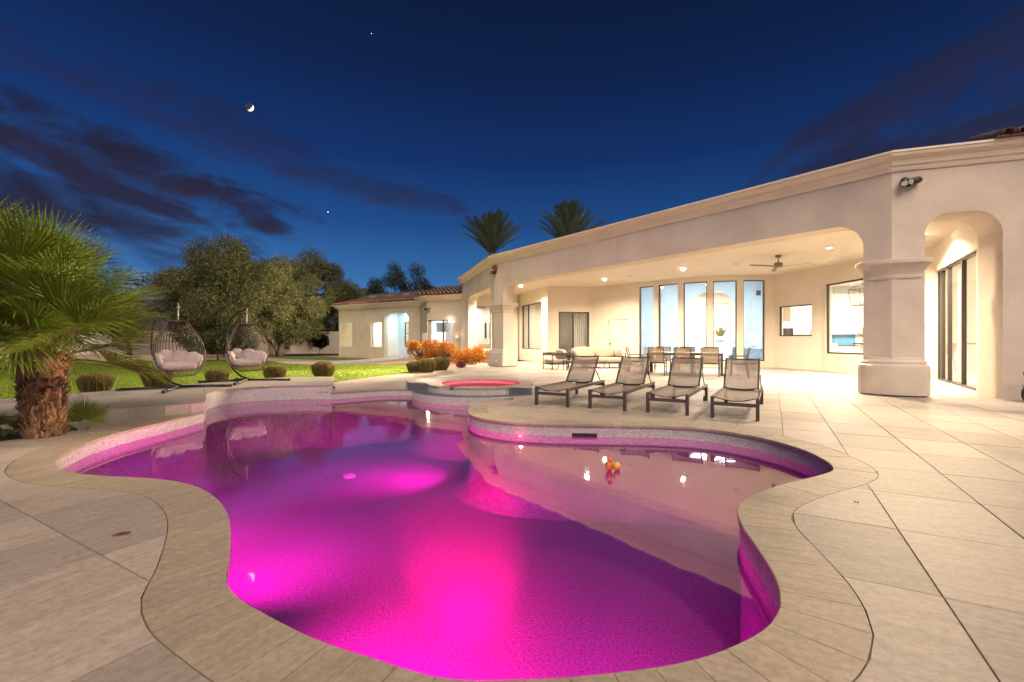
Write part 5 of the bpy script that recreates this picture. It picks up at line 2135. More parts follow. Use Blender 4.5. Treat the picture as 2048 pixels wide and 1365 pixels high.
# two lantern pendants
for k, (x, y, z, lab) in enumerate(((13.7, 17.9, 2.55, 'open lantern pendant over the breakfast bar, nearer one'), (15.0, 18.6, 2.62, 'open lantern pendant over the breakfast bar, farther one'))):
    r_ = empty('lantern_pendant', (x, y, z), 0.3)
    tag(r_, lab, 'pendant light', 'lantern pendants over the breakfast bar')
    mb = MB()
    a0, a1 = 0.24, 0.32
    bot = [(-a0, -a0, 0), (a0, -a0, 0), (a0, a0, 0), (-a0, a0, 0)]
    top_ = [(-a1, -a1, 0.62), (a1, -a1, 0.62), (a1, a1, 0.62), (-a1, a1, 0.62)]
    for i in range(4):
        j = (i + 1) % 4
        mb.bar(bot[i], bot[j], 0.02, 0.02).bar(top_[i], top_[j], 0.02, 0.02).bar(bot[i], top_[i], 0.02, 0.02).bar(top_[i], (0, 0, 0.85), 0.015, 0.015)
    mb.tube([(0, 0, 0.85), (0, 0, 4.0 - z)], 0.010, 6)
    mb.build('lantern_frame', MAT['fan'], r_, local=True)
    mb = MB()
    for i in range(4):
        a_ = PI / 2 * i
        mb.tube([(0.09 * math.cos(a_), 0.09 * math.sin(a_), 0.15), (0.09 * math.cos(a_), 0.09 * math.sin(a_), 0.36)], 0.022, 8)
    mb.build('candles', MAT['shade_lit'], r_, local=True)
# small kitchen window: faucet, hood and stove tower
fa = wE.at(1.15, 1.05, 0.62)
mb = MB()
mb.tube([(0, 0, 0.0), (0, 0, 0.48), (0.03, 0, 0.56), (0.10, 0, 0.60), (0.17, 0, 0.56), (0.20, 0, 0.47), (0.20, 0, 0.38)], 0.016, 8)
o = mb.build('faucet', MAT['metal_dark'], smooth=True)
o.location = fa
tag(o, 'dark gooseneck faucet behind the small square window', 'faucet')
o.rotation_euler = (0, 0, -0.6)
snk = Line(tuple(wE.at(0.0, 0, 0.5).xy), tuple(wE.at(1.9, 0, 0.5).xy))
mb = MB()
mb.box((0.0, 0.0, 0.02), (1.85, 0.6, 1.05), snk.M(0.05, 0, 0))
tag(mb.build('sink_counter', MAT['room_white'], bevel=0.006), 'white sink counter under the small square window', 'counter')
mb = MB()
mb.box((0.25, -0.5, 2.1), (1.2, -0.01, 3.9), Line((11.9, 20.45), (14.4, 24.8)).M(1.0, 0, 0))
tag(mb.build('range_hood', MAT['cushion'], bevel=0.01), 'tan plaster range hood behind the small square window', 'range hood')
mb = MB()
mb.box((0.35, -0.62, 0.02), (1.1, -0.02, 1.75), Line((11.9, 20.45), (14.4, 24.8)).M(1.0, 0, 0))
tag(mb.build('wall_oven', MAT['metal_taupe'], bevel=0.01), 'grey oven tower below the range hood', 'oven')
# bay room: dresser, two dark frames
mb = MB()
mb.box((-2.2, 30.4, 0.02), (-1.0, 30.9, 0.95))
tag(mb.build('bay_dresser', MAT['cushion'], bevel=0.01), 'tan dresser behind the bay window left of the pier', 'dresser')
for x, lab in ((-2.05, 'left dark framed mirror behind the bay window'), (-1.55, 'right dark framed mirror behind the bay window')):
    mb = MB()
    mb.box((x, 31.5, 1.35), (x + 0.3, 31.58, 2.4))
    tag(mb.build('framed_mirror', MAT['metal_taupe'], bevel=0.006), lab, 'mirror')
# ------------------------------------------------------------------ sun loungers
def make_lounger():
    r_ = empty('sun_lounger', (0, 0, 0))
    W_, L_, Hh = 0.64, 2.08, 0.325
    for sx, x in ((0, 0.02), (1, W_ - 0.02)):
        mb = MB()
        mb.box((x - 0.02, 0.0, Hh - 0.055), (x + 0.02, L_, Hh))
        mb.build('side_rail', MAT['metal_taupe'], r_, bevel=0.004, local=True)
        for y in (0.0, L_ - 0.06):
            mb = MB()
            mb.box((x - 0.024, y - 0.003, 0.0), (x + 0.024, y + 0.062, Hh - 0.001 if y == 0 else Hh - 0.056))
            mb.build('leg', MAT['metal_taupe'], r_, bevel=0.004, local=True)
    for y, z in ((0.03, Hh - 0.105), (L_ - 0.04, Hh - 0.09)):
        mb = MB()
        mb.box((0.045, y - 0.014, z - 0.03), (W_ - 0.045, y + 0.014, z + 0.02))
        mb.build('cross_rail', MAT['metal_taupe'], r_, local=True)
    # sling seat sags a little across
    yh = 1.38
    vs, fs = [], []
    nx, ny = 10, 14
    for j in range(ny + 1):
        for i in range(nx + 1):
            u_ = i / nx
            y = 0.02 + (yh - 0.02) * j / ny
            s = 4 * u_ * (1 - u_)
            dip = 0.055 * s * (0.45 + 0.55 * math.exp(-j * 1.2))
            vs.append((0.045 + (W_ - 0.09) * u_, y, Hh - 0.008 - dip))
    for j in range(ny):
        for i in range(nx):
            a_ = j * (nx + 1) + i
            fs.append((a_, a_ + 1, a_ + nx + 2, a_ + nx + 1))
    MB().add(vs, fs).build('sling_seat', MAT['sling'], r_, True, local=True)
    mb = MB()
    mb.tube([(0.045 + (W_ - 0.09) * i / 12, 0.02, Hh - 0.006 - 0.055 * 4 * (i / 12) * (1 - i / 12)) for i in range(13)], 0.008, 6)
    mb.build('sling_hem', MAT['metal_dark'], r_, True, local=True)
    mb = MB()
    mb.box((W_ / 2 - 0.02, 0.30, Hh - 0.10), (W_ / 2 + 0.02, 0.34, Hh - 0.055))
    mb.build('centre_block', MAT['metal_taupe'], r_, local=True)
    # backrest
    b0, b1 = Vector((0, yh, Hh + 0.01)), Vector((0, 1.83, 0.83))
    d_ = (b1 - b0)
    mb = MB()
    for x in (0.055, W_ - 0.055):
        X = Vector((x, 0, 0))
        mb.bar(b0 + X, b1 + X, 0.028, 0.034, (0, 1, 0))
    mb.build('backrest_frame', MAT['metal_taupe'], r_, local=True)
    vs, fs = [], []
    for j in range(11):
        for i in range(nx + 1):
            u_ = i / nx
            s = 4 * u_ * (1 - u_)
            p_ = b0.lerp(b1, j / 10)
            vs.append((0.06 + (W_ - 0.12) * u_, p_.y + 0.03 * s, p_.z - 0.028 * s + 0.01))
    for j in range(10):
        for i in range(nx):
            a_ = j * (nx + 1) + i
            fs.append((a_, a_ + 1, a_ + nx + 2, a_ + nx + 1))
    MB().add(vs, fs).build('backrest_sling', MAT['sling'], r_, True, local=True)
    for q in (0.015, 0.86, 0.99):
        mb = MB()
        c_ = b0.lerp(b1, q)
        pts = []
        for i in range(13):
            u_ = i / 12
            s = 4 * u_ * (1 - u_)
            pts.append((0.055 + (W_ - 0.11) * u_, c_.y + 0.03 * s + 0.006, c_.z - 0.03 * s * (0.2 if q > 0.95 else 1)))
        mb.tube(pts, 0.012, 6)
        mb.build('backrest_bar', MAT['metal_dark'], r_, True, local=True)
    for x in (0.03, W_ - 0.03):
        mb = MB()
        c_ = b0.lerp(b1, 0.45)
        mb.tube([(x, c_.y, c_.z), (x, 1.86, Hh + 0.005)], 0.009, 6)
        mb.build('support_strut', MAT['metal_dark'], r_, local=True)
    for x in (0.02, W_ - 0.02):
        mb = MB()
        mb.lathe([(0.0, -0.012), (0.05, -0.012), (0.05, 0.012), (0.0, 0.012)], (0, 0, 0), 16, Matrix.Rotation(PI / 2, 4, 'Y'))
        o_ = mb.build('wheel', MAT['metal_dark'], r_, local=True)
        o_.location = (x + (0.03 if x < 0.3 else -0.03), L_ - 0.09, 0.05)
    return r_


lg = make_lounger()
spots = [((0.41, 8.22), 'leftmost sun lounger, nearest the round spa'), ((1.30, 7.79), 'second sun lounger from the spa'),
         ((2.16, 7.36), 'third sun lounger from the spa'), ((2.98, 6.86), 'rightmost sun lounger, nearest the open patio')]
for i, ((x, y), lab) in enumerate(spots):
    o = lg if i == 0 else copy_tree(lg)
    o.location = (x, y, 0.001)
    o.rotation_euler = (0, 0, -TH + random.uniform(-0.02, 0.02))
    tag(o, lab + ', taupe woven sling', 'sun lounger', 'sun loungers in a row by the pool')


# ------------------------------------------------------------------ dining set
def make_chair():
    """sling armchair, sitter faces +y"""
    r_ = empty('dining_chair', (0, 0, 0))
    mt = MAT['metal_taupe']
    for sx in (-1, 1):
        x = sx * 0.27
        for nm, pts in (('leg', [(x, 0.24, 0.0), (x, 0.22, 0.64)]), ('leg', [(x, -0.27, 0.0), (x, -0.20, 0.42)])):
            mb = MB()
            mb.bar(pts[0], pts[1], 0.025, 0.03, (0, 1, 0))
            mb.build(nm, mt, r_, local=True)
        mb = MB()
        mb.bar((x, 0.25, 0.645), (x, -0.26, 0.66), 0.035, 0.02)
        mb.build('arm', mt, r_, local=True)
        mb = MB()
        mb.bar((x * 0.93, -0.19, 0.40), (x * 0.93, -0.31, 0.92), 0.024, 0.028, (0, 1, 0))
        mb.build('back_post', mt, r_, local=True)
    mb = MB()
    mb.box((-0.26, -0.21, 0.40), (0.26, -0.185, 0.43)).box((-0.26, 0.215, 0.41), (0.26, 0.24, 0.44))
    mb.box((-0.255, -0.184, 0.402), (-0.235, 0.214, 0.428)).box((0.235, -0.184, 0.402), (0.255, 0.214, 0.428))
    mb.build('seat_frame', mt, r_, local=True)
    vs, fs = [], []
    for j in range(7):
        for i in range(7):
            u_, v_ = i / 6, j / 6
            vs.append((-0.235 + 0.47 * u_, -0.19 + 0.41 * v_, 0.432 - 0.03 * 4 * u_ * (1 - u_)))
    for j in range(6):
        for i in range(6):
            fs.append((j * 7 + i, j * 7 + i + 1, (j + 1) * 7 + i + 1, (j + 1) * 7 + i))
    MB().add(vs, fs).build('seat', MAT['sling_light'], r_, True, local=True)
    vs, fs = [], []
    for j in range(7):
        for i in range(7):
            u_, v_ = i / 6, j / 6
            vs.append((-0.245 + 0.49 * u_, -0.20 - 0.11 * v_ - 0.025 * 4 * u_ * (1 - u_), 0.45 + 0.47 * v_))
    for j in range(6):
        for i in range(6):
            fs.append((j * 7 + i, j * 7 + i + 1, (j + 1) * 7 + i + 1, (j + 1) * 7 + i))
    MB().add(vs, fs).build('backrest', MAT['sling_light'], r_, True, local=True)
    mb = MB()
    mb.tube([(-0.25, -0.312, 0.925), (0, -0.33, 0.93), (0.25, -0.312, 0.925)], 0.013, 6)
    mb.build('top_rail', mt, r_, local=True)
    return r_


ta = math.atan2(-0.42, 0.908)
tv = Vector((math.cos(ta), math.sin(ta)))
tw = Vector((-tv.y, tv.x))
tc0 = Vector((4.66, 15.95))
tbl = empty('dining_table', (tc0.x, tc0.y, 0.001), ta)
tag(tbl, 'long taupe patio dining table with pale top', 'dining table')
TL, TW, TZ = 2.48, 1.02, 0.76
for k in range(3):
    mb = MB()
    w0 = TW * k / 3
    mb.box((0.0, w0 + 0.002, TZ - 0.03), (TL, w0 + TW / 3 - 0.002, TZ))
    mb.build('top_slat', MAT['tabletop'], tbl, bevel=0.003, local=True)
mb = MB()
mb.box((0.04, 0.03, TZ - 0.09), (TL - 0.04, 0.06, TZ - 0.031)).box((0.04, TW - 0.06, TZ - 0.09), (TL - 0.04, TW - 0.03, TZ - 0.031))
mb.box((0.04, 0.061, TZ - 0.088), (0.07, TW - 0.061, TZ - 0.032)).box((TL - 0.07, 0.061, TZ - 0.088), (TL - 0.04, TW - 0.061, TZ - 0.032))
mb.build('apron', MAT['metal_taupe'], tbl, local=True)
for x in (0.03, TL - 0.11):
    for y in (0.02, TW - 0.10):
        mb = MB()
        mb.box((x, y, 0.0), (x + 0.08, y + 0.08, TZ - 0.0305))
        mb.build('leg', MAT['metal_taupe'], tbl, bevel=0.004, local=True)
ch0 = make_chair()
first = True
cs = []
for k, nm in enumerate(('left', 'middle', 'right')):
    s = 0.42 + 0.82 * k
    cs.append((tc0 + tv * s - tw * 0.28, ta, 'patio dining chair on the pool side of the table, ' + nm + ' one'))
for k, nm in enumerate(('left', 'middle', 'right')):
    s = 0.42 + 0.82 * k
    cs.append((tc0 + tv * s + tw * (TW + 0.30), ta + PI, 'patio dining chair on the window side of the table, ' + nm + ' one'))
cs.append((tc0 - tv * 0.42 + tw * 0.45, ta - PI / 2, 'patio dining chair at the table end nearest the sofa'))
cs.append((tc0 + tv * (TL + 0.45) + tw * 0.4, ta + PI / 2, 'patio dining chair at the table end nearest the kitchen'))
for p_, rz, lab in cs:
    o = ch0 if first else copy_tree(ch0)
    first = False
    o.location = (p_.x, p_.y, 0.001)
    o.rotation_euler = (0, 0, rz + random.uniform(-0.05, 0.05))
    tag(o, lab, 'chair', 'sling chairs round the patio dining table')

# ------------------------------------------------------------------ sofa and armchair
sofa = empty('outdoor_sofa', (3.62, 19.6, 0.001), 0.10)
tag(sofa, 'beige cushioned outdoor sofa with dark frame by the back wall', 'sofa')
mb = MB()
W_ = 2.3
mb.box((-W_ / 2, -0.42, 0.20), (W_ / 2, 0.42, 0.245))
mb.build('base_frame', MAT['metal_taupe'], sofa, bevel=0.004, local=True)
for x in (-W_ / 2 + 0.03, -0.45, 0.45, W_ / 2 - 0.03):
    for y in (-0.38, 0.38):
        mb = MB()
        mb.box((x - 0.018, y - 0.018, 0.0), (x + 0.018, y + 0.018, 0.199))
        mb.build('leg', MAT['metal_taupe'], sofa, local=True)
for sx in (-1, 1):
    mb = MB()
    x = sx * (W_ / 2 - 0.015)
    mb.bar((x, -0.40, 0.245), (x, -0.40, 0.62), 0.035, 0.035).bar((x, 0.40, 0.245), (x, 0.40, 0.62), 0.035, 0.035).bar((x, -0.42, 0.625), (x, 0.42, 0.625), 0.05, 0.03)
    mb.build('arm_frame', MAT['metal_taupe'], sofa, local=True)
    mb = MB()
    mb.puff((sx * (W_ / 2 - 0.17), -0.02, 0.64), (0.22, 0.62, 0.44), 2.6, 18, 12, 0.02, seed=3 + sx)
    mb.build('side_pillow', MAT['cushion'], sofa, True, local=True)
mb = MB()
mb.puff((0, -0.03, 0.345), (W_ - 0.08, 0.84, 0.21), 7, 36, 12, 0.006, seed=9)
mb.build('seat_cushion', MAT['cushion'], sofa, True, local=True)
for sx in (-1, 1):
    mb = MB()
    mb.puff((sx * 0.47, 0.30, 0.66), (0.95, 0.24, 0.46), 4.0, 26, 12, 0.012, M=Matrix.Rotation(-0.18, 4, 'X'), seed=12 + sx)
    mb.build('back_cushion', MAT['cushion'], sofa, True, local=True)
mb = MB()
mb.box((-W_ / 2, 0.42, 0.30), (W_ / 2, 0.45, 0.66))
mb.build('back_frame', MAT['metal_taupe'], sofa, local=True)

ac = empty('outdoor_armchair', (1.78, 18.75, 0.001), -1.15)
tag(ac, 'low outdoor armchair with dark frame and beige cushion beside sofa', 'armchair')
mb = MB()
mb.box((-0.40, -0.38, 0.20), (0.40, 0.38, 0.24))
mb.build('base_frame', MAT['metal_taupe'], ac, local=True)
for sx in (-1, 1):
    for sy in (-1, 1):
        mb = MB()
        mb.bar((sx * 0.385, sy * 0.365, 0.0), (sx * 0.385, sy * 0.365, 0.56), 0.028, 0.028)
        mb.build('leg', MAT['metal_taupe'], ac, local=True)
    mb = MB()
    mb.box((sx * 0.385 - 0.02, -0.38, 0.561), (sx * 0.385 + 0.02, 0.38, 0.68))
    mb.build('arm_panel', MAT['metal_taupe'], ac, bevel=0.004, local=True)
mb = MB()
mb.box((-0.36, 0.345, 0.50), (0.36, 0.38, 0.68))
mb.build('back_panel', MAT['metal_taupe'], ac, local=True)
mb = MB()
mb.puff((0, -0.02, 0.33), (0.72, 0.72, 0.19), 6, 24, 10, 0.008, seed=4)
mb.build('seat_cushion', MAT['cushion'], ac, True, local=True)
mb = MB()
mb.puff((0, 0.24, 0.60), (0.66, 0.2, 0.42), 4, 24, 10, 0.015, M=Matrix.Rotation(-0.15, 4, 'X'), seed=5)
mb.build('back_cushion', MAT['cushion'], ac, True, local=True)
ct = empty('coffee_table', (2.5, 18.2, 0.001), 0.1)
tag(ct, 'low dark metal coffee table behind the loungers', 'coffee table')
mb = MB()
mb.box((-0.42, -0.3, 0.34), (0.42, 0.3, 0.37))
mb.build('top', MAT['metal_taupe'], ct, bevel=0.003, local=True)
for sx in (-1, 1):
    for sy in (-1, 1):
        mb = MB()
        mb.box((sx * 0.39 - 0.015, sy * 0.27 - 0.015, 0.0), (sx * 0.39 + 0.015, sy * 0.27 + 0.015, 0.339))
        mb.build('leg', MAT['metal_taupe'], ct, local=True)

# ------------------------------------------------------------------ ceiling fan
fan = empty('ceiling_fan', (8.85, 15.2, CEIL))
tag(fan, 'bronze three bladed ceiling fan under the patio ceiling', 'ceiling fan')
mb = MB()
mb.lathe([(0.0, -0.07), (0.085, -0.07), (0.09, -0.06), (0.09, 0.0)], (0, 0, 0), 24)
mb.build('canopy', MAT['fan'], fan, True, local=True)
mb = MB()
mb.tube([(0, 0, -0.06), (0, 0, -0.26)], 0.016, 10)
mb.build('down_rod', MAT['fan'], fan, True, local=True)
mb = MB()
mb.lathe([(0.0, -0.40), (0.10, -0.40), (0.13, -0.38), (0.13, -0.27), (0.12, -0.255), (0.04, -0.25), (0.035, -0.22), (0.0, -0.22)], (0, 0, 0), 28)
mb.build('motor', MAT['fan'], fan, True, local=True)
for a_ in (math.radians(192), math.radians(65), math.radians(-48)):
    mb = MB()
    M = Matrix.Rotation(a_, 4, 'Z') @ Matrix.Rotation(math.radians(8), 4, 'X')
    mb.box((0.08, -0.055, -0.385), (1.12, 0.065, -0.373), M)
    mb.build('blade', MAT['fan'], fan, bevel=0.003, local=True)


# ------------------------------------------------------------------ hanging egg chairs
def make_egg():
    r_ = empty('egg_chair', (0, 0, 0))
    blk = MAT['metal_black']
    # base: two long bars and two short feet meeting at the hub
    hub = Vector((0, 0, 0.05))
    feet = [(-0.98, -0.10, 0.03), (0.95, -0.02, 0.03), (-0.02, -0.98, 0.03), (-0.35, 0.55, 0.03)]
    for fpos in feet:
        mb = MB()
        mb.tube([hub, fpos], 0.026, 8)
        lg_ = mb.build('base_leg', blk, r_, True, local=True)
        mb = MB()
        d_ = (Vector(fpos) - hub).normalized()
        mb.tube([Vector(fpos) - d_ * 0.03, Vector(fpos) + d_ * 0.03], 0.032, 8)
        cpd = mb.build('foot_cap', blk, None, local=True)
        cpd.parent = lg_
    # curved post rising behind the basket
    pts = catmull3([(0.05, 0.0, 0.06), (-0.22, 0.22, 0.16), (-0.48, 0.44, 0.42), (-0.58, 0.52, 0.85), (-0.55, 0.50, 1.30), (-0.40, 0.36, 1.60), (-0.16, 0.16, 1.74), (-0.02, 0.02, 1.80)], 8)
    mb = MB()
    mb.tube(pts, 0.024, 8)
    mb.build('post', blk, r_, True, local=True)
    mb = MB()
    for k in range(7):
        z = 1.77 - 0.052 * k
        ax = Vector((1, 0, 0)) if k % 2 else Vector((0, 1, 0))
        mb.tube([Vector((0, 0, z)) + ax * 0.014 * math.cos(2 * PI * q / 8) + Vector((0, 0, 0.032 * math.sin(2 * PI * q / 8))) for q in range(8)], 0.0045, 5, True)
    mb.build('chain', MAT['chain'], r_, True, local=True)

    # basket: half-ellipsoid of rods behind a leaning front hoop, turned to face the pool
    Z0, Z1 = 0.28, 1.42
    wprof = [(0.0, 0.20), (0.06, 0.30), (0.14, 0.37), (0.26, 0.43), (0.40, 0.45), (0.55, 0.425), (0.70, 0.36), (0.84, 0.27), (0.94, 0.20), (1.0, 0.165)]

    def wd(t):
        for (a, b), (c, d) in zip(wprof[:-1], wprof[1:]):
            if t <= c:
                return b + (d - b) * (t - a) / (c - a)
        return wprof[-1][1]

    def P3(k, t):
        w = wd(t)
        dep = 0.62 * (4 * t * (1 - t)) ** 0.55 * (1.0 if t > 0.45 else 1.0) + 0.06
        yf = -0.26 * (1 - t) + 0.0 * t           # the hoop leans: lower part comes forward
        return Vector((k * w, yf + dep * math.sqrt(max(0, 1 - k * k)), Z0 + (Z1 - Z0) * t))
    RZ = Matrix.Rotation(math.radians(28), 3, 'Z')

    def out3(v):
        q = RZ @ v
        return (q.x, q.y - 0.02, q.z)
    hoop = [P3(-1, t / 14) for t in range(15)] + [P3(1, 1 - t / 14) for t in range(15)]
    mb = MB()
    mb.tube([out3(p_) for p_ in hoop], 0.015, 8, True)
    mb.build('front_hoop', MAT['rattan'], r_, True, local=True)
    mb = MB()
    for k in range(1, 22):
        kk = math.cos(PI * k / 22)
        mb.tube([out3(P3(kk, 0.30 + 0.70 * t / 12)) for t in range(13)], 0.0085, 5)
    for k in range(1, 10):
        kk = math.cos(PI * k / 10)
        mb.tube([out3(P3(kk, 0.36 * t / 8)) for t in range(9)], 0.0085, 5)
    mb.build('rod_cage', MAT['rattan'], r_, True, local=True)
    mb = MB()
    for t in (0.0, 0.16, 0.36, 0.63, 1.0):
        mb.tube([out3(P3(math.cos(PI * k / 18), t)) for k in range(19)], 0.0095, 6)
    mb.build('cross_hoops', MAT['rattan'], r_, True, local=True)
    # tufted cushion
    mb = MB()
    mb.puff(out3(Vector((0, 0.02, 0.47))), (0.68, 0.58, 0.20), 2.8, 30, 14, 0.035, M=Matrix.Rotation(math.radians(28), 4, 'Z'), seed=6)
    rq = random.Random(31)
    for k in range(6):
        a_ = math.radians(4 + 172 * k / 5 + rq.uniform(-5, 5))
        c_ = Vector((0.33 * math.cos(a_), 0.0 + 0.27 * math.sin(a_), 0.58 + rq.uniform(-0.03, 0.03)))
        M4 = Matrix.Rotation(math.radians(28), 4, 'Z') @ Matrix.Rotation(a_ - PI / 2, 4, 'Z') @ Matrix.Rotation(-0.34, 4, 'X') @ Matrix.Rotation(rq.uniform(-0.25, 0.25), 4, 'Y')
        mb.puff(out3(c_), (0.38, 0.17, 0.32 + 0.14 * math.sin(a_) + rq.uniform(-0.04, 0.04)), 2.2, 22, 16, 0.085, M=M4, seed=20 + k)
    mb.build('cushion', MAT['cushion_grey'], r_, True, local=True)
    return r_


def catmull3(P, n_):
    P = [Vector(p) for p in P]
    out = []
    for i in range(len(P) - 1):
        p1, p2 = P[i], P[i + 1]
        p0 = P[i - 1] if i else p1 * 2 - p2
        p3 = P[i + 2] if i + 2 < len(P) else p2 * 2 - p1
        for k in range(n_):
            t = k / n_
            out.append(0.5 * ((2 * p1) + (p2 - p0) * t + (2 * p0 - 5 * p1 + 4 * p2 - p3) * t * t + (3 * p1 - p0 - 3 * p2 + p3) * t ** 3))
    out.append(P[-1])
    return out


egg = make_egg()
for i, (x, y, rz, lab) in enumerate(((-7.02, 9.62, 0.42, 'hanging egg chair nearest the fan palm, grey cushion'), (-6.52, 11.25, 0.30, 'hanging egg chair nearer the spa, grey cushion'))):
    o = egg if i == 0 else copy_tree(egg)
    o.location = (x, y, DECK_Z)
    o.rotation_euler = (0, 0, rz)
    tag(o, lab, 'egg chair', 'hanging egg chairs on the raised deck')

# dark wheeled cart cut by the right edge of the view
cart = empty('folding_cart', (9.75, 8.38, 0.0), -0.3)
tag(cart, 'dark wheeled cart by the wall at the right picture edge', 'cart')
for sx in (-1, 1):
    mb = MB()
    mb.tube([(sx * 0.22, 0.15 * math.cos(2 * PI * k / 24), 0.16 + 0.15 * math.sin(2 * PI * k / 24)) for k in range(24)], 0.022, 8, True)
    mb.build('wheel', MAT['metal_dark'], cart, True, local=True)
mb = MB()
mb.tube([(0.22, -0.18 + 0.0, 0.05), (0.22, -0.16, 0.2), (0.22, -0.08, 0.31), (0.22, 0.05, 0.345), (0.22, 0.15, 0.30)], 0.018, 8)
mb.tube([(-0.22, -0.18, 0.05), (-0.22, -0.16, 0.2), (-0.22, -0.08, 0.31), (-0.22, 0.05, 0.345), (-0.22, 0.15, 0.30)], 0.018, 8)
mb.build('mudguard', MAT['steel'], cart, True, local=True)
mb = MB()
mb.bar((-0.22, 0, 0.16), (0.22, 0, 0.16), 0.03, 0.03).bar((0, 0, 0.16), (0.0, 0.1, 0.62), 0.05, 0.05).bar((-0.24, 0.08, 0.55), (0.24, 0.08, 0.55), 0.05, 0.05)
mb.build('frame', MAT['metal_dark'], cart, local=True)
mb = MB()
mb.tube([(-0.24, 0.05, 0.53), (-0.26, -0.05, 0.55), (-0.2, -0.08, 0.6)], 0.03, 8)
mb.build('handle', MAT['metal_dark'], cart, True, local=True)
# ------------------------------------------------------------------ fan palm clump at the left
def fan_frond_mesh(name, nleaf, R, petiole, seed, droop=0.25, open_=2.75):
    r_ = random.Random(seed)
    V_, F_ = [], []
    # stalk along +y, gently arched
    st = MB()
    pts = [(0, petiole * q / 6, 0.05 * petiole * math.sin(PI * q / 6)) for q in range(7)]
    st.tube(pts, [0.013, 0.012, 0.011, 0.010, 0.009, 0.009, 0.010], 5)
    V_ += st.v
    F_ += st.f
    c = Vector((0, petiole, 0))
    for k in range(nleaf):
        a_ = -open_ / 2 + open_ * k / (nleaf - 1)
        L_ = R * (0.80 + 0.20 * math.cos(a_ * 0.8)) * r_.uniform(0.93, 1.05)
        d_ = Vector((math.sin(a_), math.cos(a_), 0))
        d_ = (d_ + Vector((0, 0, 0.10 * abs(math.sin(a_)) + r_.uniform(-0.03, 0.03)))).normalized()
        s_ = Vector((math.cos(a_), -math.sin(a_), 0))
        half = L_ * math.tan(open_ / (nleaf - 1) / 2) * 1.02
        dr = droop * r_.uniform(0.6, 1.4)
        b = len(V_)
        stations = [(0.03, 0.03), (0.30, 0.30), (0.52, 0.50), (0.76, 0.30), (1.0, 0.015)]
        for q, wq in stations:
            hw = min(half * q, half * 0.46) if q < 0.55 else half * 0.46 * (1 - (q - 0.52) / 0.48) + 0.0015
            p_ = c + d_ * L_ * q + Vector((0, 0, -dr * L_ * max(0, q - 0.45) ** 2 * 1.6))
            fold = hw * 0.45
            V_ += [tuple(p_ - s_ * hw + Vector((0, 0, fold))), tuple(p_), tuple(p_ + s_ * hw + Vector((0, 0, fold)))]
        for i in range(len(stations) - 1):
            o_ = b + 3 * i
            F_ += [(o_, o_ + 1, o_ + 4, o_ + 3), (o_ + 1, o_ + 2, o_ + 5, o_ + 4)]
    me = bpy.data.meshes.new(name)
    me.from_pydata(V_, [], F_)
    me.materials.append(MAT['palm_leaf'])
    me.update()
    return me


fronds = [fan_frond_mesh('frond', 34, 0.68, 0.50, s, d) for s, d in ((1, 0.05), (2, 0.15), (3, 0.40), (4, 0.10))]


def trunk_mesh(pts, rad, seed, bits):
    """fibrous trunk: core plus overlapping old leaf bases"""
    r_ = random.Random(seed)
    P = catmull3(pts, 8)
    core = MB()
    core.tube(P, [rad * 0.86] * len(P), 14)
    sc_ = MB()
    n_ = len(P)
    for k in range(bits):
        t = (k + r_.random()) / bits
        i = min(n_ - 2, int(t * (n_ - 1)))
        c = P[i].lerp(P[i + 1], t * (n_ - 1) - i)
        a_ = k * 2.39996 + r_.uniform(-0.2, 0.2)
        out_ = Vector((math.cos(a_), math.sin(a_), 0))
        tan_ = Vector((-math.sin(a_), math.cos(a_), 0))
        L_ = r_.uniform(0.05, 0.13)
        w_ = r_.uniform(0.012, 0.032)
        flare = r_.uniform(0.25, 0.75)
        b0 = c + out_ * rad * 0.80
        d_ = (Vector((0, 0, 1)) + out_ * flare + tan_ * r_.uniform(-0.4, 0.4)).normalized()
        if r_.random() < 0.25:
            d_ = (Vector((0, 0, -0.4)) + out_ * 0.8 + tan_ * r_.uniform(-0.5, 0.5)).normalized()
        nrm = d_.cross(tan_).normalized()
        tip = b0 + d_ * L_
        vs = [b0 - tan_ * w_, b0 + tan_ * w_, b0 + nrm * 0.010 * -1 + out_ * 0.01, tip - tan_ * w_ * 0.5, tip + tan_ * w_ * 0.5, tip + out_ * 0.008]
        sc_.add(vs, [(0, 2, 5, 3), (2, 1, 4, 5), (0, 3, 4, 1), (3, 5, 4)])
    return core, sc_


palm = empty('fan_palm', (-5.8, 5.55, 0))
tag(palm, 'multi-trunked fan palm with shaggy orange trunks at the left edge', 'palm tree')
stems = [([(-5.66, 5.56, -0.05), (-5.66, 5.55, 0.3), (-5.60, 5.50, 0.65), (-5.50, 5.46, 0.98)], 0.195, 620, 'A'),
         ([(-5.90, 5.72, -0.05), (-5.93, 5.70, 0.5), (-5.93, 5.66, 1.0), (-5.90, 5.62, 1.45)], 0.175, 620, 'B'),
         ([(-6.33, 5.42, -0.05), (-6.36, 5.40, 0.5), (-6.42, 5.38, 1.0), (-6.45, 5.35, 1.5)], 0.17, 420, 'C')]
tops = []
for k, (pts, rad, bits, nm) in enumerate(stems):
    core, sc_ = trunk_mesh(pts, rad, 40 + k, bits)
    tr = core.build('trunk', MAT['palm_fibre'], palm, True)
    lb = sc_.build('leaf_bases', MAT['palm_fibre'], None)
    lb.parent = tr
    lb['kind'] = 'stuff'
    tops.append(Vector(pts[-1]))
rp = random.Random(5)


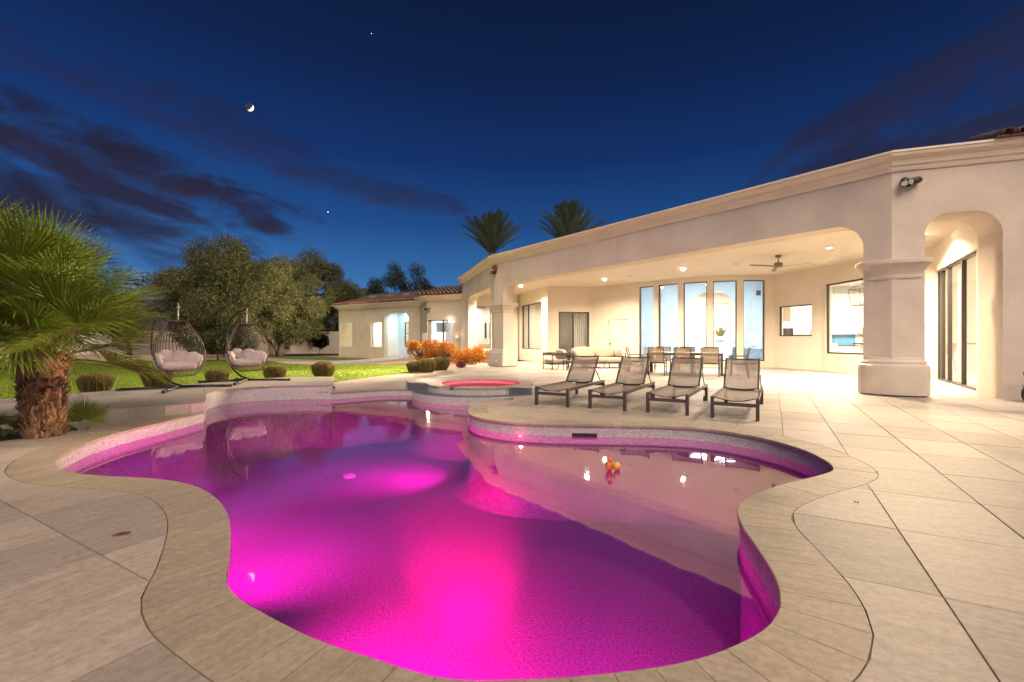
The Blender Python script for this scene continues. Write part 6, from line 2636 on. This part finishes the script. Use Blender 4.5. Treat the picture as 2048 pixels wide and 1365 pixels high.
def place_frond(base, az, el, sc_, roll=0.0, me=None, parent=palm):
    """el: angle of the stalk above the horizontal"""
    o_ = link('frond', me or rp.choice(fronds), None, parent, False)
    d_ = Vector((math.cos(az) * math.cos(el), math.sin(az) * math.cos(el), math.sin(el)))
    upv = Vector((0, 0, 1))
    x_ = d_.cross(upv).normalized()
    z_ = x_.cross(d_)
    M = Matrix((x_, d_, z_)).transposed().to_4x4()
    M = Matrix.Translation(Vector(base) - Vector(parent.location)) @ M @ Matrix.Rotation(roll, 4, 'Y') @ Matrix.Scale(sc_, 4)
    o_.matrix_local = M
    return o_


for k, (top, n_, s0) in enumerate(((tops[0], 25, 0.95), (tops[1], 30, 1.15), (tops[2], 26, 1.15))):
    for i in range(n_):
        t = (i + 0.5) / n_
        az = i * 2.39996 + k
        el = math.radians(80 - (88 if k == 0 else 104) * t + rp.uniform(-8, 8))
        base_ = top + Vector((math.cos(az), math.sin(az), 0)) * 0.10 + Vector((0, 0, 0.12 - 0.22 * t))
        place_frond(base_, az, el, s0 * rp.uniform(0.85, 1.12), rp.uniform(-0.5, 0.5))
# young blade tufts at the foot
for k, (x, y, lab) in enumerate(((-5.48, 5.90, 'tuft of green palm suckers right of the palm trunk'), (-6.06, 5.45, 'tuft of green palm suckers between the palm trunks'))):
    t_ = empty('palm_sucker', (x, y, -0.02))
    tag(t_, lab, 'plant')
    for i in range(6):
        az = rp.uniform(0, 6.28)
        o_ = place_frond((x, y, 0.0), az, math.radians(rp.uniform(35, 80)), rp.uniform(0.25, 0.42), rp.uniform(-0.5, 0.5), parent=t_)


# ------------------------------------------------------------------ date palms behind the roof
def date_frond(seed, L_=2.6):
    r_ = random.Random(seed)
    V_, F_ = [], []
    st = MB()
    pts = []
    for q in range(11):
        t = q / 10
        pts.append(Vector((0, L_ * t * (1 - 0.12 * t * t), 0.16 * L_ * t * (0.5 - 0.75 * t * t))))
    st.tube(pts, [0.03 * (1 - 0.85 * q / 10) for q in range(11)], 4)
    V_ += st.v
    F_ += st.f
    for k in range(54):
        t = 0.18 + 0.82 * k / 53
        i = min(9, int(t * 10))
        p_ = pts[i].lerp(pts[i + 1], t * 10 - i)
        d_ = (pts[i + 1] - pts[i]).normalized()
        for sg in (-1, 1):
            ll = 0.46 * (1 - 0.55 * abs(t - 0.45) * 1.6) * r_.uniform(0.85, 1.1)
            dir_ = (d_ * 0.75 + Vector((sg * 0.75, 0, 0.28 + r_.uniform(-0.15, 0.15)))).normalized()
            nrm = d_.cross(dir_).normalized()
            sd2 = dir_.cross(nrm).normalized() * 0.011
            b = len(V_)
            V_ += [tuple(p_ - sd2), tuple(p_ + sd2), tuple(p_ + dir_ * ll * 0.6 + sd2 * 0.8), tuple(p_ + dir_ * ll), tuple(p_ + dir_ * ll * 0.6 - sd2 * 0.8)]
            F_ += [(b, b + 1, b + 2, b + 4), (b + 4, b + 2, b + 3)]
    me = bpy.data.meshes.new('frond')
    me.from_pydata(V_, [], F_)
    me.materials.append(MAT['date_leaf'])
    me.update()
    return me


dfr = [date_frond(s) for s in (1, 2, 3)]
for x, y, zc, sc_, lab in ((-1.5, 33.5, 7.55, 1.28, 'date palm rising behind the roof corner, left one'), (4.25, 34.5, 8.1, 1.40, 'date palm rising behind the roof, right one')):
    r_ = empty('date_palm', (x, y, 0))
    tag(r_, lab, 'palm tree', 'date palms behind the house')
    mb = MB()
    mb.tube([(x, y, -0.1), (x + 0.05, y, zc * 0.5), (x, y, zc)], [0.26, 0.22, 0.2], 12)
    mb.build('trunk', MAT['palm_fibre'], r_, True)
    for i in range(64):
        t = (i + 0.5) / 64
        az = i * 2.39996
        el = math.radians(89 - 58 * t ** 1.3 + rp.uniform(-5, 5))
        place_frond((x + 0.12 * math.cos(az), y + 0.12 * math.sin(az), zc + 0.15 * (1 - t)), az, el, sc_ * rp.uniform(0.85, 1.05), rp.uniform(-0.4, 0.4), me=rp.choice(dfr), parent=r_)


# ------------------------------------------------------------------ broadleaf trees
def tree(name, label, base, limbs, lumps, leaf, counts, size, aspect, mat, seed, trunk_r=0.3, group=None, squash=1.0, droop=0.2, cat='tree', shell=0.3):
    r_ = empty(name, base)
    tag(r_, label, cat, group)
    mb = MB()
    for pts, r0, r1 in limbs:
        P = catmull3([Vector(base) + Vector(p) for p in pts], 5)
        n_ = len(P)
        rr = random.Random(seed)
        P = [p + Vector((rr.uniform(-1, 1), rr.uniform(-1, 1), 0)) * r0 * 0.15 for p in P]
        mb.tube(P, [r0 + (r1 - r0) * i / (n_ - 1) for i in range(n_)], 8)
    # limbs reach into every lump
    rr = random.Random(seed + 1)
    for c, R in lumps:
        ends = [Vector(base) + Vector(p[-1]) for p, _, _ in limbs]
        e = min(ends, key=lambda q: (q - Vector(c)).length)
        m_ = e.lerp(Vector(c), 0.5) + Vector((rr.uniform(-.3, .3), rr.uniform(-.3, .3), -0.1))
        mb.tube(catmull3([e, m_, Vector(c) + Vector((0, 0, R * 0.4))], 4), [0.07, 0.065, 0.06, 0.055, 0.05, 0.045, 0.035, 0.028, 0.02], 5)
    mb.build('trunk', MAT['bark'], r_, True)
    leaf_cloud('crown', [c for c, R in lumps], [R for c, R in lumps], counts, size, aspect, MAT[mat], r_, shell=shell, seed=seed, droop=droop, squash=squash)
    return r_


def lumps_in(seed, n_, ctr, ext, r0, r1, keep=None, zmin=None):
    rr = random.Random(seed)
    out = []
    tries = 0
    while len(out) < n_ and tries < 4000:
        tries += 1
        d = Vector((rr.gauss(0, 1), rr.gauss(0, 1), rr.gauss(0, 1))).normalized() * rr.uniform(0.35, 1.0) ** 0.6
        p = Vector((ctr[0] + d.x * ext[0], ctr[1] + d.y * ext[1], ctr[2] + d.z * ext[2]))
        if zmin is not None and p.z < zmin:
            continue
        if keep and not keep(p):
            continue
        R = rr.uniform(r0, r1)
        if any((p - Vector(q)).length < 0.62 * min(R, Rq) for q, Rq in out):
            continue
        out.append((tuple(p), R))
    return out


# the big olive on the left, and the one to its right with the forked trunk
lp = lumps_in(21, 56, (-20.6, 33.5, 4.5), (4.3, 3.0, 3.5), 0.8, 1.45, zmin=1.7)
tree('olive_tree', 'broad dark olive tree behind the egg chairs', (-20.3, 33.5, 0), [([(0, 0, -0.1), (0.1, 0, 1.0), (-0.6, 0.1, 2.4), (-1.3, 0.3, 3.9)], 0.38, 0.16), ([(0, 0, 0.3), (0.5, 0, 1.5), (1.5, 0, 3.2)], 0.28, 0.13)],
     lp, None, [int(2600 * R * R) for c, R in lp], 0.15, 0.28, 'olive_leaf', 3, group='olive trees', droop=0.35)
lp = lumps_in(35, 50, (-17.6, 37.5, 4.6), (4.7, 3.0, 3.4), 0.8, 1.4, zmin=2.0)
tree('olive_tree', 'paler olive tree with a forked leaning trunk beside the guest wing', (-18.9, 36.8, 0), [([(-0.2, 0, -0.1), (-0.7, 0, 1.0), (-1.4, 0.1, 1.9), (-2.0, 0.2, 3.2)], 0.34, 0.15), ([(0.25, 0, -0.1), (0.45, 0, 1.2), (0.9, 0, 2.4), (1.6, 0.1, 3.6)], 0.30, 0.14)],
     lp, None, [int(2600 * R * R) for c, R in lp], 0.15, 0.28, 'olive_leaf', 4, group='olive trees', droop=0.35)
# low bush by the olive's foot and the little tree against the wall
lp = lumps_in(8, 16, (-18.6, 28.9, 1.0), (2.4, 0.9, 0.8), 0.45, 0.75, zmin=0.25)
tree('garden_bush', 'dense green bush between the two egg chairs', (-18.6, 28.9, 0), [([(0, 0, -0.1), (0, 0, 0.6)], 0.06, 0.03)], lp, None, [int(1300 * R) for c, R in lp], 0.16, 0.35, 'bush_leaf', 5, cat='bush', droop=0.0)
lp = lumps_in(9, 9, (-18.2, 43.3, 1.15), (0.6, 0.5, 0.8), 0.3, 0.5, zmin=0.4)
tree('young_tree', 'small dark young tree against the pale garden wall', (-18.2, 43.3, -0.05), [([(0, 0, 0), (0, 0, 1.0)], 0.04, 0.02)], lp, None, [int(900 * R) for c, R in lp], 0.18, 0.4, 'dark_leaf', 6, droop=0.0)
# dark trees beyond
lp = lumps_in(51, 60, (-13.3, 56.0, 6.0), (4.9, 2.2, 4.2), 0.7, 1.2, zmin=2.5)
tree('mesquite_tree', 'airy dark mesquite tree behind the guest wing roof', (-13.3, 56.0, 0), [([(0, 0, -0.1), (0.2, 0, 2.2), (-0.6, 0, 4.4)], 0.3, 0.12), ([(0, 0, 1.0), (1.0, 0, 3.0), (2.0, 0, 5.0)], 0.2, 0.1)],
     lp, None, [int(700 * R * R) for c, R in lp], 0.30, 0.16, 'dark_leaf', 7, droop=-0.3, shell=0.15)
lp = lumps_in(52, 16, (-33.5, 40.0, 4.2), (4.6, 2.0, 2.7), 0.8, 1.4, zmin=1.2)
tree('dark_tree', 'thin dark tree between the fan palm and the olive', (-33.5, 40.0, 0), [([(0, 0, -0.1), (0.2, 0, 2.0), (0.3, 0, 3.6)], 0.22, 0.1)],
     lp, None, [int(330 * R * R) for c, R in lp], 0.30, 0.22, 'dark_leaf', 8, droop=-0.2, shell=0.2)
for x, y, s_, lab in ((-27.5, 42.0, 1.0, 'black dense hedge tree behind the left egg chair'), (-22.0, 47.0, 0.9, 'black dense hedge tree behind the olive trunks'), (-17.0, 53.0, 0.95, 'dark hedge tree at the left end of the guest roof')):
    lp = lumps_in(int(60 + x), 20, (x, y, 2.6 * s_), (3.6, 1.4, 2.3 * s_), 0.8, 1.3, zmin=0.4)
    tree('hedge_tree', lab, (x, y, 0), [([(0, 0, -0.1), (0, 0, 2.0)], 0.2, 0.1)], lp, None, [int(520 * R * R) for c, R in lp], 0.30, 0.35, 'dark_leaf', int(90 + x), group='dark hedge trees at the garden end', droop=0.0)

# ------------------------------------------------------------------ clipped grass balls along the lawn
def clump_mesh(seed, r_, h_, n_):
    g = np.random.default_rng(seed)
    a = g.uniform(0, 2 * PI, n_)
    rr = r_ * 0.85 * np.sqrt(g.random(n_))
    p = np.column_stack([rr * np.cos(a), rr * np.sin(a), np.zeros(n_)])
    lean = (rr / r_)[:, None] * np.column_stack([np.cos(a), np.sin(a)]) * 0.30 * h_
    ht = h_ * (0.88 + 0.16 * g.random(n_)) * (1 - 0.42 * (rr / r_) ** 3)
    tip = p + np.column_stack([lean + g.normal(0, 0.02, (n_, 2)), ht])
    mid = (p + tip) / 2 + np.column_stack([np.cos(a), np.sin(a), np.zeros(n_)]) * (0.10 * rr)[:, None]
    b = g.uniform(0, 2 * PI, n_)
    s = np.column_stack([np.cos(b), np.sin(b), np.zeros(n_)]) * 0.0075
    V_ = np.stack([p - s, p + s, mid + s * 0.9, tip + s * 0.3, tip - s * 0.3, mid - s * 0.9], 1).reshape(-1, 3)
    i = np.arange(n_)[:, None] * 6
    F_ = np.concatenate([i + np.array([[0, 1, 2, 5]]), i + np.array([[5, 2, 3, 4]])])
    me = mesh_np('blades', V_, F_)
    me.materials.append(MAT['dry_grass'])
    return me


cm = [clump_mesh(s, 0.235, 0.47, 2600) for s in (1, 2)]
clumps = [((-9.15, 10.05), 1.0, 'leftmost, beside the fan palm fronds'), ((-8.72, 11.25), 1.0, 'behind the left egg chair'), ((-7.95, 12.35), 0.9, 'between the two egg chairs'), ((-7.05, 13.6), 1.0, 'right of the second egg chair'),
          ((-6.0, 14.55), 1.12, 'at the right end of the raised deck'), ((-3.16, 16.85), 1.15, 'front one of the pair by the patio edge'), ((-3.72, 17.35), 0.9, 'half hidden behind the pair by the patio edge'), ((-2.82, 18.1), 1.15, 'rear one of the pair by the patio edge')]
for k, ((x, y), s_, lab) in enumerate(clumps):
    r_ = empty('grass_ball', (x, y, -0.03), k * 1.3)
    r_.scale = (s_, s_, s_)
    tag(r_, 'clipped brown ornamental grass clump, ' + lab, 'ornamental grass', 'clipped grass clumps along the lawn')
    o_ = bpy.data.objects.new('blades', cm[k % 2])
    COL.objects.link(o_)
    o_.parent = r_
# small reddish succulent by the patio edge
lp = [((-2.30, 20.3, 0.10), 0.17), ((-2.18, 20.25, 0.08), 0.13)]
r_ = empty('red_succulent', (-2.25, 20.3, 0))
tag(r_, 'tiny dark red rosette plant at the patio edge', 'plant')
leaf_cloud('rosette', [c for c, R in lp], [R for c, R in lp], [260, 160], 0.10, 0.3, MAT['purple_toy'], r_, seed=77, up=0.5)

# ------------------------------------------------------------------ orange shrubs by the wing
sh = [((-5.35, 26.6), 0.95, 1.25, 'tall orange shrub left of the meter box'), ((-4.45, 26.2), 0.95, 1.15, 'orange shrub under the guest window, left of centre'), ((-3.55, 25.6), 0.95, 1.12, 'orange shrub under the guest window, right of centre'),
      ((-2.55, 24.6), 0.85, 0.75, 'low orange shrub before the bay window, left one'), ((-1.72, 24.2), 0.75, 0.68, 'low orange shrub before the bay window, beside the left pier')]
for k, ((x, y), r0, h0, lab) in enumerate(sh):
    lp = lumps_in(130 + k, 11, (x, y, h0 * 0.5), (r0 * 0.7, r0 * 0.55, h0 * 0.5), 0.20, 0.36, zmin=0.08)
    tree('orange_shrub', lab, (x, y, -0.08), [([(0, 0, 0), (0.05, 0, 0.4)], 0.03, 0.015)], lp, None, [int(1500 * R) for c, R in lp], 0.085, 0.35, 'flame_leaf', 140 + k, group='orange shrubs beside the house', cat='shrub', droop=-0.5)

# ------------------------------------------------------------------ garden wall, sign, pin flags, hills
gw = empty('garden_wall', (-20, 46, 0))
tag(gw, 'long pale rendered garden wall behind the olive trees', 'wall')
pp = [(-44, 41.0), (-30.0, 44.5), (-23.2, 46.0), (-14.5, 46.2), (-9.5, 46.0)]
for a, b in zip(pp[:-1], pp[1:]):
    ln = Line(a, b)
    wall('wall_panel', ln, -0.12, 2.05, 0.2, [], MAT['garden_wall'], gw, 0.0, ln.L - 0.02)
    mb = MB()
    mb.box((0.0, -0.02, 2.051), (ln.L - 0.02, 0.22, 2.11), ln.M(0, 0, 0))
    mb.build('wall_cap', MAT['garden_wall'], gw)
mb = MB()
mb.box((-25.4, 45.28, 1.0), (-25.05, 45.31, 1.62))
tag(mb.build('red_sign', MAT['red_sign'], bevel=0.005), 'small red sign on the garden wall beside the olive trunk', 'sign')
for k, (x, y, lab) in enumerate(((-20.3, 43.4, 'thin white flag pin left of the young tree'), (-17.0, 41.2, 'thin white flag pin right of the young tree'), (-12.35, 33.0, 'thin white flag pin before the guest wing corner'))):
    r_ = empty('flag_pin', (x, y, -0.06))
    tag(r_, lab, 'flag pin', 'putting green pins')
    mb = MB()
    mb.tube([(0, 0, 0), (0, 0, 1.0)], 0.012, 6)
    mb.build('pin', MAT['plastic_white'], r_, local=True)
    mb = MB()
    mb.lathe([(0.0, 0.98), (0.05, 0.99), (0.055, 1.04), (0.0, 1.07)], (0, 0, 0), 10)
    mb.build('knob', MAT['plastic_white'], r_, True, local=True)

ridge = [(-900, 14), (-700, 26), (-520, 38), (-420, 44), (-330, 40), (-260, 46), (-190, 50), (-150, 47), (-100, 50), (-40, 44), (60, 36), (200, 30), (420, 24), (800, 14)]
P = catmull(ridge, 9.0)
rr = random.Random(3)
V_, F_ = [], []
n_ = len(P)
for lay, (dy, zf) in enumerate(((-60, 0.0), (-25, 0.55), (0, 1.0), (60, 0.3), (120, 0.0))):
    for i, (x, z) in enumerate(P):
        V_.append((x, 440 + dy + 12 * math.sin(x * 0.02), z * zf * (1 + 0.10 * math.sin(x * 0.09 + lay) + rr.uniform(-0.03, 0.03)) - (4 if zf == 0 else 0)))
for lay in range(4):
    for i in range(n_ - 1):
        a_ = lay * n_ + i
        F_.append((a_, a_ + 1, a_ + n_ + 1, a_ + n_))
tag(link('hills', mesh_np('hills', V_, F_, True), MAT['hill']), kind='structure')

# ------------------------------------------------------------------ moon and two early stars
def moon_mat():
    m, nt, out = new_mat('moon_painted_crescent')
    ge = nd(nt, 'ShaderNodeNewGeometry')
    dp = nd(nt, 'ShaderNodeVectorMath')
    dp.operation = 'DOT_PRODUCT'
    nt.links.new(ge.outputs['Normal'], dp.inputs[0])
    c_ = -Vector((-0.574, 1.0, 0.511)).normalized()
    rt_ = Vector((-c_.y, c_.x, 0)).normalized()
    up_ = c_.cross(rt_)
    if up_.z < 0:
        up_ = -up_
    dp.inputs[1].default_value = (rt_ * 0.72 - up_ * 0.58 - c_ * 0.30).normalized()
    lit = ramp(nt, dp.outputs['Value'], [(0.0, (0.02, 0.02, 0.035)), (0.10, (0.4, 0.35, 0.3)), (0.4, (1.3, 1.2, 0.95))])  # sunlit crescent painted into the glow by the way each face looks
    em = nd(nt, 'ShaderNodeEmission', Strength=1.0)
    nt.links.new(lit, em.inputs[0])
    nt.links.new(em.outputs[0], out.inputs[0])
    return m


mb = MB()
mb.lathe([(3.3 * math.cos(a), 3.3 * math.sin(a)) for a in [-PI / 2 + PI * k / 20 for k in range(21)]], (0, 0, 0), 32)
o = mb.build('moon', moon_mat(), smooth=True)
o.location = (-229.5, 400.0, 1.15 + 204.6)
tag(o, 'bright crescent moon in the dusk sky', 'moon')
for (x, z), lab, s_ in (((743, 68), 'faint high star above the middle of the garden', 0.24), ((656, 425), 'small bright star low above the olive tree', 0.34)):
    mb = MB()
    mb.lathe([(s_ * math.cos(a), s_ * math.sin(a)) for a in [-PI / 2 + PI * k / 8 for k in range(9)]], (0, 0, 0), 12)
    o = mb.build('star', MAT['shade_lit'], smooth=True)
    o.location = ((x - 1024) / 915 * 420, 420.0, 1.15 + (683 - z) / 915 * 420)
    tag(o, lab, 'star')
